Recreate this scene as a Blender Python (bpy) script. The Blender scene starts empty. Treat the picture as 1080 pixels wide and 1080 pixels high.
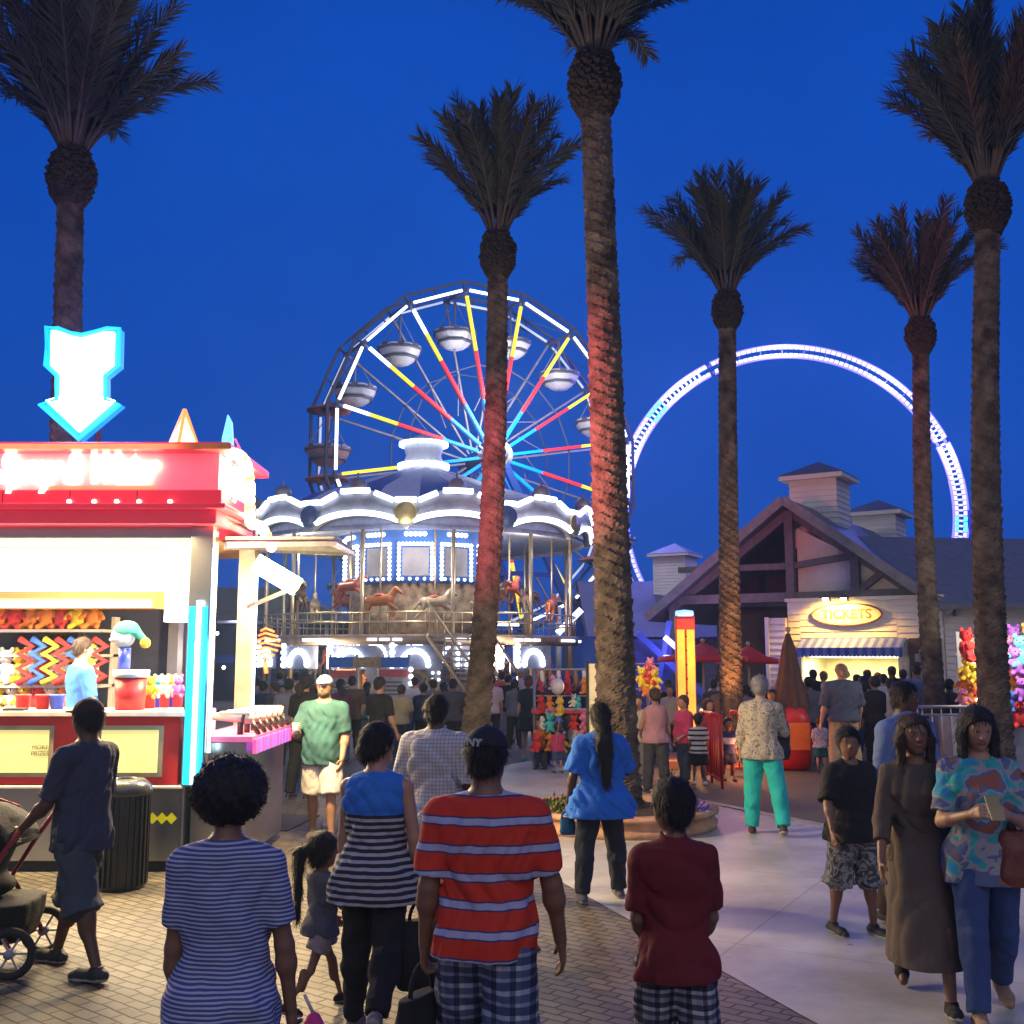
import bpy, math, random
import numpy as np
from mathutils import Vector, Matrix, Euler
C = bpy.context.scene.collection
PI = math.pi
R = math.radians
scene = bpy.context.scene
# ------------------------------------------------------------------ camera
FPX, HOR, CH = 1107.0, 690.0, 1.95
TILT = math.atan((HOR - 540) / FPX)
cd = bpy.data.cameras.new('camera'); cam = bpy.data.objects.new('camera', cd); C.objects.link(cam)
cd.sensor_width = 36; cd.lens = 36 * FPX / 1080; cd.clip_end = 2000; cd.clip_start = 0.05
cam.location = (0, 0, CH); cam.rotation_euler = (PI / 2 + TILT, 0, 0)
scene.camera = cam
# ------------------------------------------------------------------ dusk sky
w = bpy.data.worlds.new('World'); scene.world = w; w.use_nodes = True
nt = w.node_tree; nt.nodes.clear()
def N(t, **k):
    n = nt.nodes.new(t)
    for a, b in k.items(): setattr(n, a, b)
    return n
sky = N('ShaderNodeTexSky', sky_type='NISHITA', sun_disc=False)
sky.sun_elevation = R(1.0); sky.sun_rotation = R(180); sky.air_density = 1.3; sky.ozone_density = 3.0
geo = N('ShaderNodeTexCoord'); sep = N('ShaderNodeSeparateXYZ'); nt.links.new(geo.outputs['Generated'], sep.inputs[0])
ramp = N('ShaderNodeValToRGB')          # clear deep blue east, pale afterglow low in the west (behind the camera)
mp = N('ShaderNodeMapRange'); mp.inputs['From Min'].default_value = 0.35; mp.inputs['From Max'].default_value = -0.75
nt.links.new(sep.outputs['Y'], mp.inputs['Value']); nt.links.new(mp.outputs[0], ramp.inputs[0])
ramp.color_ramp.elements[0].color = (0.0015, 0.078, 0.49, 1); ramp.color_ramp.elements[1].color = (0.27, 0.26, 0.36, 1)
e = ramp.color_ramp.elements.new(0.45); e.color = (0.05, 0.10, 0.38, 1)
elev = N('ShaderNodeValToRGB'); nt.links.new(sep.outputs['Z'], elev.inputs[0])
elev.color_ramp.elements[0].position = 0.0; elev.color_ramp.elements[0].color = (1.6, 1.25, 1.10, 1)
elev.color_ramp.elements[1].position = 0.75; elev.color_ramp.elements[1].color = (0.62, 0.72, 0.86, 1)
e = elev.color_ramp.elements.new(0.30); e.color = (1.0, 1.0, 1.0, 1)
mul = N('ShaderNodeMix', data_type='RGBA', blend_type='MULTIPLY'); mul.inputs[0].default_value = 1
nt.links.new(ramp.outputs[0], mul.inputs[6]); nt.links.new(elev.outputs[0], mul.inputs[7])
bw = N('ShaderNodeMix', data_type='RGBA', blend_type='ADD'); bw.inputs[0].default_value = 0.004
nt.links.new(mul.outputs[2], bw.inputs[6]); nt.links.new(sky.outputs[0], bw.inputs[7])
cn1 = N('ShaderNodeTexNoise'); cn1.inputs['Scale'].default_value = 1.8; cn1.inputs['Detail'].default_value = 5; nt.links.new(geo.outputs['Generated'], cn1.inputs['Vector'])   # faint thin cloud
cr1 = N('ShaderNodeValToRGB'); cr1.color_ramp.elements[0].position = .32; cr1.color_ramp.elements[0].color = (.55, .66, .76, 1); cr1.color_ramp.elements[1].position = .7; cr1.color_ramp.elements[1].color = (1.12, 1.04, 1.03, 1); nt.links.new(cn1.outputs[0], cr1.inputs[0])
mc = N('ShaderNodeMix', data_type='RGBA', blend_type='MULTIPLY'); mc.inputs[0].default_value = 1; nt.links.new(bw.outputs[2], mc.inputs[6]); nt.links.new(cr1.outputs[0], mc.inputs[7])
bg = N('ShaderNodeBackground'); bg.inputs[1].default_value = 1.0
nt.links.new(mc.outputs[2], bg.inputs[0])
out = N('ShaderNodeOutputWorld'); nt.links.new(bg.outputs[0], out.inputs[0])
# soft last light from the set sun behind the camera
sl = bpy.data.lights.new('sun', 'SUN'); sl.energy = 0.42; sl.angle = R(50); sl.color = (0.92, 0.90, 1.0)
so = bpy.data.objects.new('sun', sl); C.objects.link(so); so.rotation_euler = (R(52), 0, R(12))
vs = scene.view_settings; vs.view_transform = 'Standard'; vs.look = 'None'; vs.exposure = 0.0; vs.gamma = 1
scene.render.engine = 'CYCLES'
cy = scene.cycles; cy.use_denoising = True; cy.max_bounces = 5; cy.diffuse_bounces = 2; cy.glossy_bounces = 2
cy.transmission_bounces = 2; cy.volume_bounces = 0; cy.caustics_reflective = False; cy.caustics_refractive = False
cy.sample_clamp_indirect = 4.0; cy.sample_clamp_direct = 0; cy.use_light_tree = True
# ------------------------------------------------------------------ picture helpers
CT, ST = math.cos(TILT), math.sin(TILT)
def ray(px, py):
    x = (px - 540) / FPX; z = (540 - py) / FPX
    return x, CT - z * ST, ST + z * CT
def P(px, py, Y):
    x, y, z = ray(px, py); s = Y / y
    return Vector((x * s, Y, CH + z * s))
def G(px, py, z0=0.0):
    x, y, z = ray(px, py); s = (z0 - CH) / z
    return Vector((x * s, y * s, z0))
def X_(px, py, Y): return P(px, py, Y).x
def Z_(py, Y): return P(540, py, Y).z
# ------------------------------------------------------------------ materials
MATS = {}
def mat(name, col, rough=.6, metal=0., emit=None, es=0., noise=.18, ns=6., bump=0., bs=60., sample=False, sub=0., alpha=None):
    if name in MATS: return MATS[name]
    m = bpy.data.materials.new(name); m.use_nodes = True; t = m.node_tree; b = t.nodes['Principled BSDF']
    b.inputs['Roughness'].default_value = rough; b.inputs['Metallic'].default_value = metal
    c = tuple(col) + (1,)
    tc = t.nodes.new('ShaderNodeTexCoord')
    if noise > 0:
        n = t.nodes.new('ShaderNodeTexNoise'); n.inputs['Scale'].default_value = ns; n.inputs['Detail'].default_value = 5
        t.links.new(tc.outputs['Object'], n.inputs['Vector'])
        r = t.nodes.new('ShaderNodeValToRGB')
        r.color_ramp.elements[0].position = .3; r.color_ramp.elements[1].position = .7
        r.color_ramp.elements[0].color = tuple(x * (1 - noise) for x in col) + (1,)
        r.color_ramp.elements[1].color = tuple(min(1, x * (1 + noise)) for x in col) + (1,)
        t.links.new(n.outputs[0], r.inputs[0]); t.links.new(r.outputs[0], b.inputs['Base Color'])
    else: b.inputs['Base Color'].default_value = c
    if bump > 0:
        n2 = t.nodes.new('ShaderNodeTexNoise'); n2.inputs['Scale'].default_value = bs; n2.inputs['Detail'].default_value = 4
        t.links.new(tc.outputs['Object'], n2.inputs['Vector'])
        bp = t.nodes.new('ShaderNodeBump'); bp.inputs['Strength'].default_value = bump; bp.inputs['Distance'].default_value = .02
        t.links.new(n2.outputs[0], bp.inputs['Height']); t.links.new(bp.outputs[0], b.inputs['Normal'])
    if emit is not None:
        b.inputs['Emission Color'].default_value = tuple(emit) + (1,); b.inputs['Emission Strength'].default_value = es
        if not sample: m.cycles.emission_sampling = 'NONE'
    if sub > 0:
        b.inputs['Subsurface Weight'].default_value = sub; b.inputs['Subsurface Scale'].default_value = .02
    if alpha is not None: b.inputs['Alpha'].default_value = alpha
    MATS[name] = m; return m
def creases(t, b, s=1.):
    tc = t.nodes.new('ShaderNodeTexCoord'); mp_ = t.nodes.new('ShaderNodeMapping'); mp_.inputs['Scale'].default_value = (9, 9, 5); mp_.inputs['Rotation'].default_value = (.3, .2, .5)
    n = t.nodes.new('ShaderNodeTexNoise'); n.inputs['Scale'].default_value = 1; n.inputs['Detail'].default_value = 3; n.inputs['Distortion'].default_value = 1.6
    try: n.noise_type = 'RIDGED_MULTIFRACTAL'
    except Exception: pass
    bp = t.nodes.new('ShaderNodeBump'); bp.inputs['Strength'].default_value = .55 * s; bp.inputs['Distance'].default_value = .02
    t.links.new(tc.outputs['Object'], mp_.inputs[0]); t.links.new(mp_.outputs[0], n.inputs['Vector']); t.links.new(n.outputs[0], bp.inputs['Height'])
    if b.inputs['Normal'].links: t.links.new(b.inputs['Normal'].links[0].from_socket, bp.inputs['Normal'])
    t.links.new(bp.outputs[0], b.inputs['Normal'])
def glow(name, col, es, sample=False):
    return mat(name, tuple(min(.8, c) for c in col), rough=.4, emit=col, es=es, noise=0, sample=sample)
def band_mat(name, stops, period, axis='Z', rough=.85, warp=.01, off=0., second=None, mixw=None):
    """woven or printed bands: stops = [(pos,col)...] constant ramp over one period of an object-space axis"""
    if name in MATS: return MATS[name]
    m = bpy.data.materials.new(name); m.use_nodes = True; t = m.node_tree; b = t.nodes['Principled BSDF']
    b.inputs['Roughness'].default_value = rough
    tc = t.nodes.new('ShaderNodeTexCoord'); n = t.nodes.new('ShaderNodeTexNoise'); n.inputs['Scale'].default_value = 5
    t.links.new(tc.outputs['Object'], n.inputs['Vector'])
    def bands(ax, st, per):
        s = t.nodes.new('ShaderNodeSeparateXYZ'); t.links.new(tc.outputs['Object'], s.inputs[0])
        a = t.nodes.new('ShaderNodeMath'); a.operation = 'MULTIPLY_ADD'; a.inputs[1].default_value = warp; t.links.new(n.outputs[0], a.inputs[0]); t.links.new(s.outputs[ax], a.inputs[2])
        d = t.nodes.new('ShaderNodeMath'); d.operation = 'MULTIPLY_ADD'; d.inputs[1].default_value = 1 / per; d.inputs[2].default_value = off; t.links.new(a.outputs[0], d.inputs[0])
        f = t.nodes.new('ShaderNodeMath'); f.operation = 'FRACT'; t.links.new(d.outputs[0], f.inputs[0])
        r = t.nodes.new('ShaderNodeValToRGB'); r.color_ramp.interpolation = 'CONSTANT'
        els = r.color_ramp.elements
        els[0].position = st[0][0]; els[0].color = tuple(st[0][1]) + (1,)
        els[1].position = st[1][0]; els[1].color = tuple(st[1][1]) + (1,)
        for p_, c_ in st[2:]:
            q = els.new(p_); q.color = tuple(c_) + (1,)
        t.links.new(f.outputs[0], r.inputs[0]); return r
    r = bands(axis, stops, period); o = r.outputs[0]
    if second:
        r2 = bands(second[0], second[1], second[2])
        mx = t.nodes.new('ShaderNodeMix'); mx.data_type = 'RGBA'; mx.blend_type = 'MULTIPLY'; mx.inputs[0].default_value = 1
        t.links.new(o, mx.inputs[6]); t.links.new(r2.outputs[0], mx.inputs[7]); o = mx.outputs[2]
    t.links.new(o, b.inputs['Base Color'])
    n2 = t.nodes.new('ShaderNodeTexNoise'); n2.inputs['Scale'].default_value = 300; t.links.new(tc.outputs['Object'], n2.inputs['Vector'])
    bp = t.nodes.new('ShaderNodeBump'); bp.inputs['Strength'].default_value = .3; bp.inputs['Distance'].default_value = .004
    t.links.new(n2.outputs[0], bp.inputs['Height']); t.links.new(bp.outputs[0], b.inputs['Normal']); creases(t, b)
    MATS[name] = m; return m
def print_mat(name, cols, scale=8., rough=.85, kind='noise', dist=2.):
    """all-over print or camouflage: patches of the given colours"""
    if name in MATS: return MATS[name]
    m = bpy.data.materials.new(name); m.use_nodes = True; t = m.node_tree; b = t.nodes['Principled BSDF']
    b.inputs['Roughness'].default_value = rough
    tc = t.nodes.new('ShaderNodeTexCoord')
    n = t.nodes.new('ShaderNodeTexNoise'); n.inputs['Scale'].default_value = scale; n.inputs['Detail'].default_value = 2; n.inputs['Distortion'].default_value = dist
    t.links.new(tc.outputs['Object'], n.inputs['Vector'])
    r = t.nodes.new('ShaderNodeValToRGB'); r.color_ramp.interpolation = 'CONSTANT'
    els = r.color_ramp.elements; k = len(cols)
    els[0].position = 0; els[0].color = tuple(cols[0]) + (1,)
    els[1].position = .36; els[1].color = tuple(cols[1]) + (1,)
    for i, c_ in enumerate(cols[2:]):
        q = els.new(.36 + .3 * (i + 1) / max(1, k - 1)); q.color = tuple(c_) + (1,)
    t.links.new(n.outputs[0], r.inputs[0]); t.links.new(r.outputs[0], b.inputs['Base Color']); creases(t, b)
    MATS[name] = m; return m
# ------------------------------------------------------------------ mesh collector
class MB:
    def __init__(s): s.v = []; s.f = []; s.m = []; s.k = 0; s.sm = []; s.smooth = False
    def mat(s, k): s.k = k; return s
    def add(s, vs, fs):
        o = len(s.v); s.v += [tuple(v) for v in vs]
        for f in fs: s.f.append([i + o for i in f]); s.m.append(s.k); s.sm.append(s.smooth)
        return s
    def box(s, x0, x1, y0, y1, z0, z1, M=None):
        vs = [Vector(p) for p in [(x0,y0,z0),(x1,y0,z0),(x1,y1,z0),(x0,y1,z0),(x0,y0,z1),(x1,y0,z1),(x1,y1,z1),(x0,y1,z1)]]
        if M is not None: vs = [M @ v for v in vs]
        return s.add(vs, [(0,3,2,1),(4,5,6,7),(0,1,5,4),(1,2,6,5),(2,3,7,6),(3,0,4,7)])
    def bar(s, a, b, w_, h_=None, up=(0,0,1)):
        a = Vector(a); b = Vector(b); d = b - a; L = d.length
        if L < 1e-6: return s
        d.normalize(); u = Vector(up)
        if abs(d.dot(u)) > .98: u = Vector((0,1,0))
        x = d.cross(u).normalized(); z = x.cross(d).normalized(); h_ = h_ or w_
        vs = []
        for p in (a, b):
            for sx, sz in ((-1,-1),(1,-1),(1,1),(-1,1)): vs.append(p + x * sx * w_ / 2 + z * sz * h_ / 2)
        return s.add(vs, [(0,1,2,3),(7,6,5,4),(0,4,5,1),(1,5,6,2),(2,6,7,3),(3,7,4,0)])
    def tube(s, pts, r, n=8, closed=False, cap=True):
        pts = [Vector(p) for p in pts]; rs = r if isinstance(r, (list, tuple)) else [r] * len(pts)
        k = len(pts); vs = []; pv = None
        for i, p in enumerate(pts):
            if closed: d = pts[(i + 1) % k] - pts[i - 1]
            else: d = pts[min(i + 1, k - 1)] - pts[max(i - 1, 0)]
            d.normalize()
            if pv is None:
                u = Vector((0,0,1)) if abs(d.z) < .9 else Vector((0,1,0)); pv = d.cross(u).normalized()
            pv = (pv - d * pv.dot(d)).normalized(); q = d.cross(pv)
            for j in range(n):
                a = 2 * PI * j / n; vs.append(p + (pv * math.cos(a) + q * math.sin(a)) * rs[i])
        fs = []
        for i in range(k if closed else k - 1):
            for j in range(n):
                a = i * n + j; b = i * n + (j + 1) % n; i2 = (i + 1) % k
                fs.append((a, b, i2 * n + (j + 1) % n, i2 * n + j))
        if cap and not closed: fs += [tuple(range(n - 1, -1, -1)), tuple((k - 1) * n + j for j in range(n))]
        o = s.smooth; s.smooth = True; s.add(vs, fs); s.smooth = o; return s
    def lathe(s, prof, n=24, c=(0,0,0), a0=0., a1=2*PI, sy=1.):
        full = abs(a1 - a0 - 2 * PI) < 1e-6; cols = n if full else n + 1; vs = []
        for (r, z) in prof:
            for j in range(cols):
                a = a0 + (a1 - a0) * j / n; vs.append((c[0] + r * math.cos(a), c[1] + r * math.sin(a) * sy, c[2] + z))
        fs = []
        for i in range(len(prof) - 1):
            for j in range(n):
                j2 = (j + 1) % cols; fs.append((i * cols + j, i * cols + j2, (i + 1) * cols + j2, (i + 1) * cols + j))
        o = s.smooth; s.smooth = True; s.add(vs, fs); s.smooth = o; return s
    def ball(s, c, r, n=10, sx=1., sy=1., sz=1.):
        pr = [(max(1e-4, r * math.sin(PI * i / n)), -r * math.cos(PI * i / n) * sz) for i in range(n + 1)]
        vs0 = len(s.v); s.lathe(pr, n + 2, c)
        if sx != 1 or sy != 1:
            for i in range(vs0, len(s.v)):
                v = s.v[i]; s.v[i] = (c[0] + (v[0] - c[0]) * sx, c[1] + (v[1] - c[1]) * sy, v[2])
        return s
    def prism(s, poly, y0, y1, M=None):
        """poly of (x,z), extruded along y"""
        n = len(poly); vs = [Vector((x, y0, z)) for x, z in poly] + [Vector((x, y1, z)) for x, z in poly]
        if M is not None: vs = [M @ v for v in vs]
        return s.add(vs, [tuple(range(n)), tuple(range(2 * n - 1, n - 1, -1))] + [(i, i + n, (i + 1) % n + n, (i + 1) % n) for i in range(n)])
    def quad(s, a, b, c, d): return s.add([a, b, c, d], [(0,1,2,3)])
    def build(s, name, mats, parent=None, bevel=0.):
        me = bpy.data.meshes.new(name); me.from_pydata([tuple(v) for v in s.v], [], s.f)
        if not isinstance(mats, (list, tuple)): mats = [mats]
        for m_ in mats: me.materials.append(m_)
        me.polygons.foreach_set('material_index', s.m); me.polygons.foreach_set('use_smooth', s.sm)
        me.update()
        o = bpy.data.objects.new(name, me); C.objects.link(o)
        if parent: o.parent = parent
        if bevel > 0:
            b = o.modifiers.new('bevel', 'BEVEL'); b.width = bevel; b.segments = 2; b.limit_method = 'ANGLE'
        return o
def thing(name, label, cat, loc=(0,0,0), rz=0., group=None):
    o = bpy.data.objects.new(name, None); C.objects.link(o); o.location = loc; o.rotation_euler = (0, 0, rz); o.empty_display_size = .1
    return tag(o, label, cat, group)
def tag(o, label=None, cat=None, group=None, kind=None):
    if label: o['label'] = label
    if cat: o['category'] = cat
    if group: o['group'] = group
    if kind: o['kind'] = kind
    return o
def dup(root, loc=None, rz=None, label=None, group=None, scale=None):
    r = root.copy(); C.objects.link(r)
    if loc is not None: r.location = loc
    if rz is not None: r.rotation_euler = (0, 0, rz)
    if scale: r.scale = (scale,) * 3
    if label: r['label'] = label
    if group: r['group'] = group
    for ch in list(root.children):
        c = ch.copy(); C.objects.link(c); c.parent = r
        for g in ch.children:
            d = g.copy(); C.objects.link(d); d.parent = c
    return r
def lamp(name, kind, loc, energy, col, size=.3, parent=None, rot=(0,0,0), sy=None, spot=None):
    l = bpy.data.lights.new(name, kind); l.energy = energy; l.color = col
    if kind == 'AREA':
        l.size = size
        if spot: l.spread = spot
        if sy: l.shape = 'RECTANGLE'; l.size_y = sy
    else: l.shadow_soft_size = size
    if kind == 'SPOT': l.spot_size = spot or R(90); l.spot_blend = .6
    o = bpy.data.objects.new(name, l); C.objects.link(o); o.location = loc; o.rotation_euler = rot
    if parent: o.parent = parent
    return o
def text(name, body, size, m, parent, loc, rot=(PI/2,0,0), ext=.01, off=0., shear=0., align='CENTER', bevel=0., xs=1.):
    c = bpy.data.curves.new(name, 'FONT'); c.body = body; c.size = size; c.extrude = ext; c.offset = off; c.shear = shear
    c.align_x = align; c.align_y = 'CENTER'; c.bevel_depth = bevel
    tmp = bpy.data.objects.new(name, c); C.objects.link(tmp); bpy.context.view_layer.update()
    me = bpy.data.meshes.new_from_object(tmp.evaluated_get(bpy.context.evaluated_depsgraph_get())); bpy.data.objects.remove(tmp)
    for v in me.vertices: v.co.x *= xs
    me.materials.clear(); me.materials.append(m); o = bpy.data.objects.new(name, me); C.objects.link(o); o.location = loc; o.rotation_euler = rot
    if parent: o.parent = parent
    return o
# ------------------------------------------------------------------ implicit bodies: smooth union of limbs -> one surface
class SDF:
    def __init__(s, lo, hi, h):
        s.h = h; s.lo = np.array(lo, np.float32); n = np.ceil((np.array(hi) - s.lo) / h).astype(int) + 1
        s.ax = [s.lo[i] + h * np.arange(n[i], dtype=np.float32) for i in range(3)]
        s.F = np.full(tuple(n), 5., np.float32)
    def _sl(s, lo, hi, m):
        r = []
        for i in range(3):
            a = int(max(0, math.floor((lo[i] - m - s.lo[i]) / s.h))); b = int(min(len(s.ax[i]), math.ceil((hi[i] + m - s.lo[i]) / s.h) + 1))
            if b <= a: return None
            r.append(slice(a, b))
        return tuple(r)
    def put(s, fn, lo, hi, k=.02, sub=False):
        sl = s._sl(lo, hi, k + 2.5 * s.h)
        if sl is None: return s
        x = s.ax[0][sl[0]][:, None, None]; y = s.ax[1][sl[1]][None, :, None]; z = s.ax[2][sl[2]][None, None, :]
        d = fn(x, y, z).astype(np.float32); F = s.F[sl]
        if sub: s.F[sl] = np.maximum(F, -d); return s
        if k <= 0: s.F[sl] = np.minimum(F, d); return s
        h = np.clip(.5 + .5 * (F - d) / k, 0, 1); s.F[sl] = F * (1 - h) + d * h - k * h * (1 - h); return s
    def cone(s, a, b, ra, rb, k=.02, flat=None, cuts=(), disp=None, sub=False):
        a = np.array(a, float); b = np.array(b, float); ba = b - a; L2 = max(1e-9, ba @ ba)
        def fn(x, y, z):
            px, py, pz = x - a[0], y - a[1], z - a[2]
            t = np.clip((px * ba[0] + py * ba[1] + pz * ba[2]) / L2, 0, 1)
            qx, qy, qz = px - t * ba[0], py - t * ba[1], pz - t * ba[2]; sc = 1.
            if flat:
                nx, ny, nz = flat[0]; f = flat[1]; c = (qx * nx + qy * ny + qz * nz) * (f - 1)
                qx, qy, qz = qx + c * nx, qy + c * ny, qz + c * nz
                sc = 1 / max(1, f) ** .5
            d = (np.sqrt(qx * qx + qy * qy + qz * qz) - (ra + (rb - ra) * t)) * sc
            for (p, n) in cuts: d = np.maximum(d, (x - p[0]) * n[0] + (y - p[1]) * n[1] + (z - p[2]) * n[2])
            if disp: d = d + disp(x, y, z)
            return d
        r = max(ra, rb) * 1.15 / (min(1, flat[1]) if flat else 1)
        return s.put(fn, np.minimum(a, b) - r, np.maximum(a, b) + r, k, sub)
    def ell(s, c, r, k=.02, M=None, cuts=(), disp=None, sub=False):
        c = np.array(c, float); r = np.array(r, float)
        A = np.array(M.transposed()) if M is not None else np.eye(3)
        def fn(x, y, z):
            px, py, pz = x - c[0], y - c[1], z - c[2]
            u = [A[i, 0] * px + A[i, 1] * py + A[i, 2] * pz for i in range(3)]
            l = np.sqrt((u[0] / r[0]) ** 2 + (u[1] / r[1]) ** 2 + (u[2] / r[2]) ** 2)
            g = np.sqrt((u[0] / r[0] ** 2) ** 2 + (u[1] / r[1] ** 2) ** 2 + (u[2] / r[2] ** 2) ** 2)
            d = np.where(g > 1e-6, l * (l - 1) / np.maximum(g, 1e-6), -r.min())
            for (p, n) in cuts: d = np.maximum(d, (x - p[0]) * n[0] + (y - p[1]) * n[1] + (z - p[2]) * n[2])
            if disp: d = d + disp(x, y, z)
            return d
        m = r.max(); return s.put(fn, c - m, c + m, k, sub)
    def col(s, lv, k=.02, e=2.3, disp=None, cuts=()):
        """stack of superellipse sections: rows z,cx,cy,rx,ry"""
        lv = np.array(sorted(lv), float); zs = lv[:, 0]
        zz = np.linspace(zs[0], zs[-1], 200); tab = []
        for i in range(1, 5):
            y_ = np.interp(zz, zs, lv[:, i]); kk = np.hanning(17); kk /= kk.sum()
            yp = np.pad(y_, 8, mode='edge'); tab.append(np.convolve(yp, kk, 'valid'))
        def fn(x, y, z):
            cx, cy_, rx, ry = [np.interp(z, zz, t_).astype(np.float32) for t_ in tab]
            d = ((np.abs((x - cx) / rx) ** e + np.abs((y - cy_) / ry) ** e) ** (1 / e) - 1) * np.minimum(rx, ry)
            if disp: d = d + disp(x, y, z)
            d = np.maximum(d, np.maximum(z - zs[-1], zs[0] - z))
            for (p, n) in cuts: d = np.maximum(d, (x - p[0]) * n[0] + (y - p[1]) * n[1] + (z - p[2]) * n[2])
            return d
        lo = (lv[:, 1] - lv[:, 3]).min(), (lv[:, 2] - lv[:, 4]).min(), zs[0]; hi = (lv[:, 1] + lv[:, 3]).max(), (lv[:, 2] + lv[:, 4]).max(), zs[-1]
        return s.put(fn, np.array(lo) - .03, np.array(hi) + .03, k)
    def mesh(s):
        F = s.F; F[0], F[-1], F[:, 0], F[:, -1], F[:, :, 0], F[:, :, -1] = (1.,) * 6
        S = F < 0; sh = S.shape
        c = [S[i:sh[0] - 1 + i, j:sh[1] - 1 + j, k:sh[2] - 1 + k] for i in (0, 1) for j in (0, 1) for k in (0, 1)]
        tot = sum(a.astype(np.int8) for a in c); act = (tot > 0) & (tot < 8)
        I, J, K = np.nonzero(act); n = len(I)
        if n == 0: return np.zeros((0, 3)), np.zeros((0, 4), int)
        idx = np.full(act.shape, -1, np.int64); idx[I, J, K] = np.arange(n)
        acc = np.zeros((n, 3)); cnt = np.zeros(n)
        cor = [(i, j, k) for i in (0, 1) for j in (0, 1) for k in (0, 1)]
        val = {q: F[I + q[0], J + q[1], K + q[2]] for q in cor}
        for a in cor:
            for ax in range(3):
                if a[ax] == 0:
                    b = list(a); b[ax] = 1; b = tuple(b); va, vb = val[a], val[b]; m = (va < 0) != (vb < 0)
                    t = np.where(m, va / np.where(m, va - vb, 1), 0); p = np.zeros((n, 3)); p[:] = a; p[:, ax] += t
                    acc[m] += p[m]; cnt[m] += 1
        V = (np.stack([I, J, K], 1) + acc / cnt[:, None]) * s.h + s.lo
        Q = []
        for ax in range(3):
            o1, o2 = (ax + 1) % 3, (ax + 2) % 3
            a = [slice(None)] * 3; b = [slice(None)] * 3; a[ax] = slice(0, -1); b[ax] = slice(1, None)
            D = S[tuple(a)] != S[tuple(b)]; E_ = np.stack(np.nonzero(D), 1)
            E_ = E_[(E_[:, o1] > 0) & (E_[:, o2] > 0)]
            if len(E_) == 0: continue
            def g(d1, d2):
                e = E_.copy(); e[:, o1] -= d1; e[:, o2] -= d2; return idx[e[:, 0], e[:, 1], e[:, 2]]
            q = np.stack([g(0, 0), g(1, 0), g(1, 1), g(0, 1)], 1)
            ins = S[E_[:, 0], E_[:, 1], E_[:, 2]]; q[~ins] = q[~ins][:, ::-1]; Q.append(q)
        Q = np.concatenate(Q); return V, Q[(Q >= 0).all(1)]
def np_obj(name, parts, mats, parent=None):
    """parts: list of (V, Q, material index) joined into one smooth mesh"""
    vs, fs, ms, o = [], [], [], 0
    for V, Q, k in parts:
        if len(V) == 0: continue
        vs.append(V); fs.append(Q + o); o += len(V)
        ms.append(np.full(len(Q), k) if np.isscalar(k) else k)
    me = bpy.data.meshes.new(name)
    V = np.concatenate(vs); Q = np.concatenate(fs); M_ = np.concatenate(ms)
    me.vertices.add(len(V)); me.vertices.foreach_set('co', V.astype(np.float32).ravel())
    me.loops.add(Q.size); me.loops.foreach_set('vertex_index', Q.astype(np.int32).ravel())
    me.polygons.add(len(Q)); me.polygons.foreach_set('loop_start', np.arange(0, Q.size, 4, dtype=np.int32))
    me.polygons.foreach_set('material_index', M_.astype(np.int32)); me.polygons.foreach_set('use_smooth', np.ones(len(Q), bool))
    me.update(calc_edges=True); me.validate()
    for m_ in (mats if isinstance(mats, (list, tuple)) else [mats]): me.materials.append(m_)
    ob = bpy.data.objects.new(name, me); C.objects.link(ob)
    if parent: ob.parent = parent
    return ob
def folds(amp, seed=0, f=22., vert=.35):
    rs = np.random.RandomState(seed); ks = []
    for i in range(5):
        a = rs.uniform(0, 2 * PI); ks.append((math.cos(a) * f * rs.uniform(.6, 1.3), math.sin(a) * f * rs.uniform(.6, 1.3), f * vert * rs.uniform(-1, 1), rs.uniform(0, 6.28)))
    w1, w2 = rs.uniform(0, 6, 2)
    def fn(x, y, z):
        d = 0; wx = x + .035 * np.sin(11 * z + w1) + .02 * np.sin(23 * z + 9 * y + w2); wy = y + .03 * np.sin(13 * z + w2)
        for i, (a, b, c_, p) in enumerate(ks):
            s_ = np.sin(a * wx + b * wy + c_ * z + p); d = d + (s_ if i % 2 else 1 - 2 * np.abs(s_) ** .8)
        return d * (amp / 2.5)
    return fn
# ------------------------------------------------------------------ people
def skin_mat(name, col):
    return mat('skin_' + name, col, rough=.5, noise=.08, ns=9, bump=.08, bs=220, sub=.06)
SK = {'dark': skin_mat('dark', (.105, .048, .028)), 'brown': skin_mat('brown', (.21, .105, .062)), 'tan': skin_mat('tan', (.38, .21, .135)), 'fair': skin_mat('fair', (.52, .33, .24))}
LIP = mat('lips', (.30, .09, .075), rough=.4, noise=.05); LIPD = mat('lips_dark', (.11, .035, .03), rough=.4, noise=.05)
EYEW = mat('eye_white', (.55, .53, .5), rough=.2, noise=0); EYEB = mat('eye_iris', (.012, .008, .006), rough=.1, noise=0)
def cloth(name, col, rough=.88, noise=.12):
    if 'cloth_' + name in MATS: return MATS['cloth_' + name]
    m = mat('cloth_' + name, col, rough=rough, noise=noise, ns=4, bump=.25, bs=350); creases(m.node_tree, m.node_tree.nodes['Principled BSDF']); return m
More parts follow.
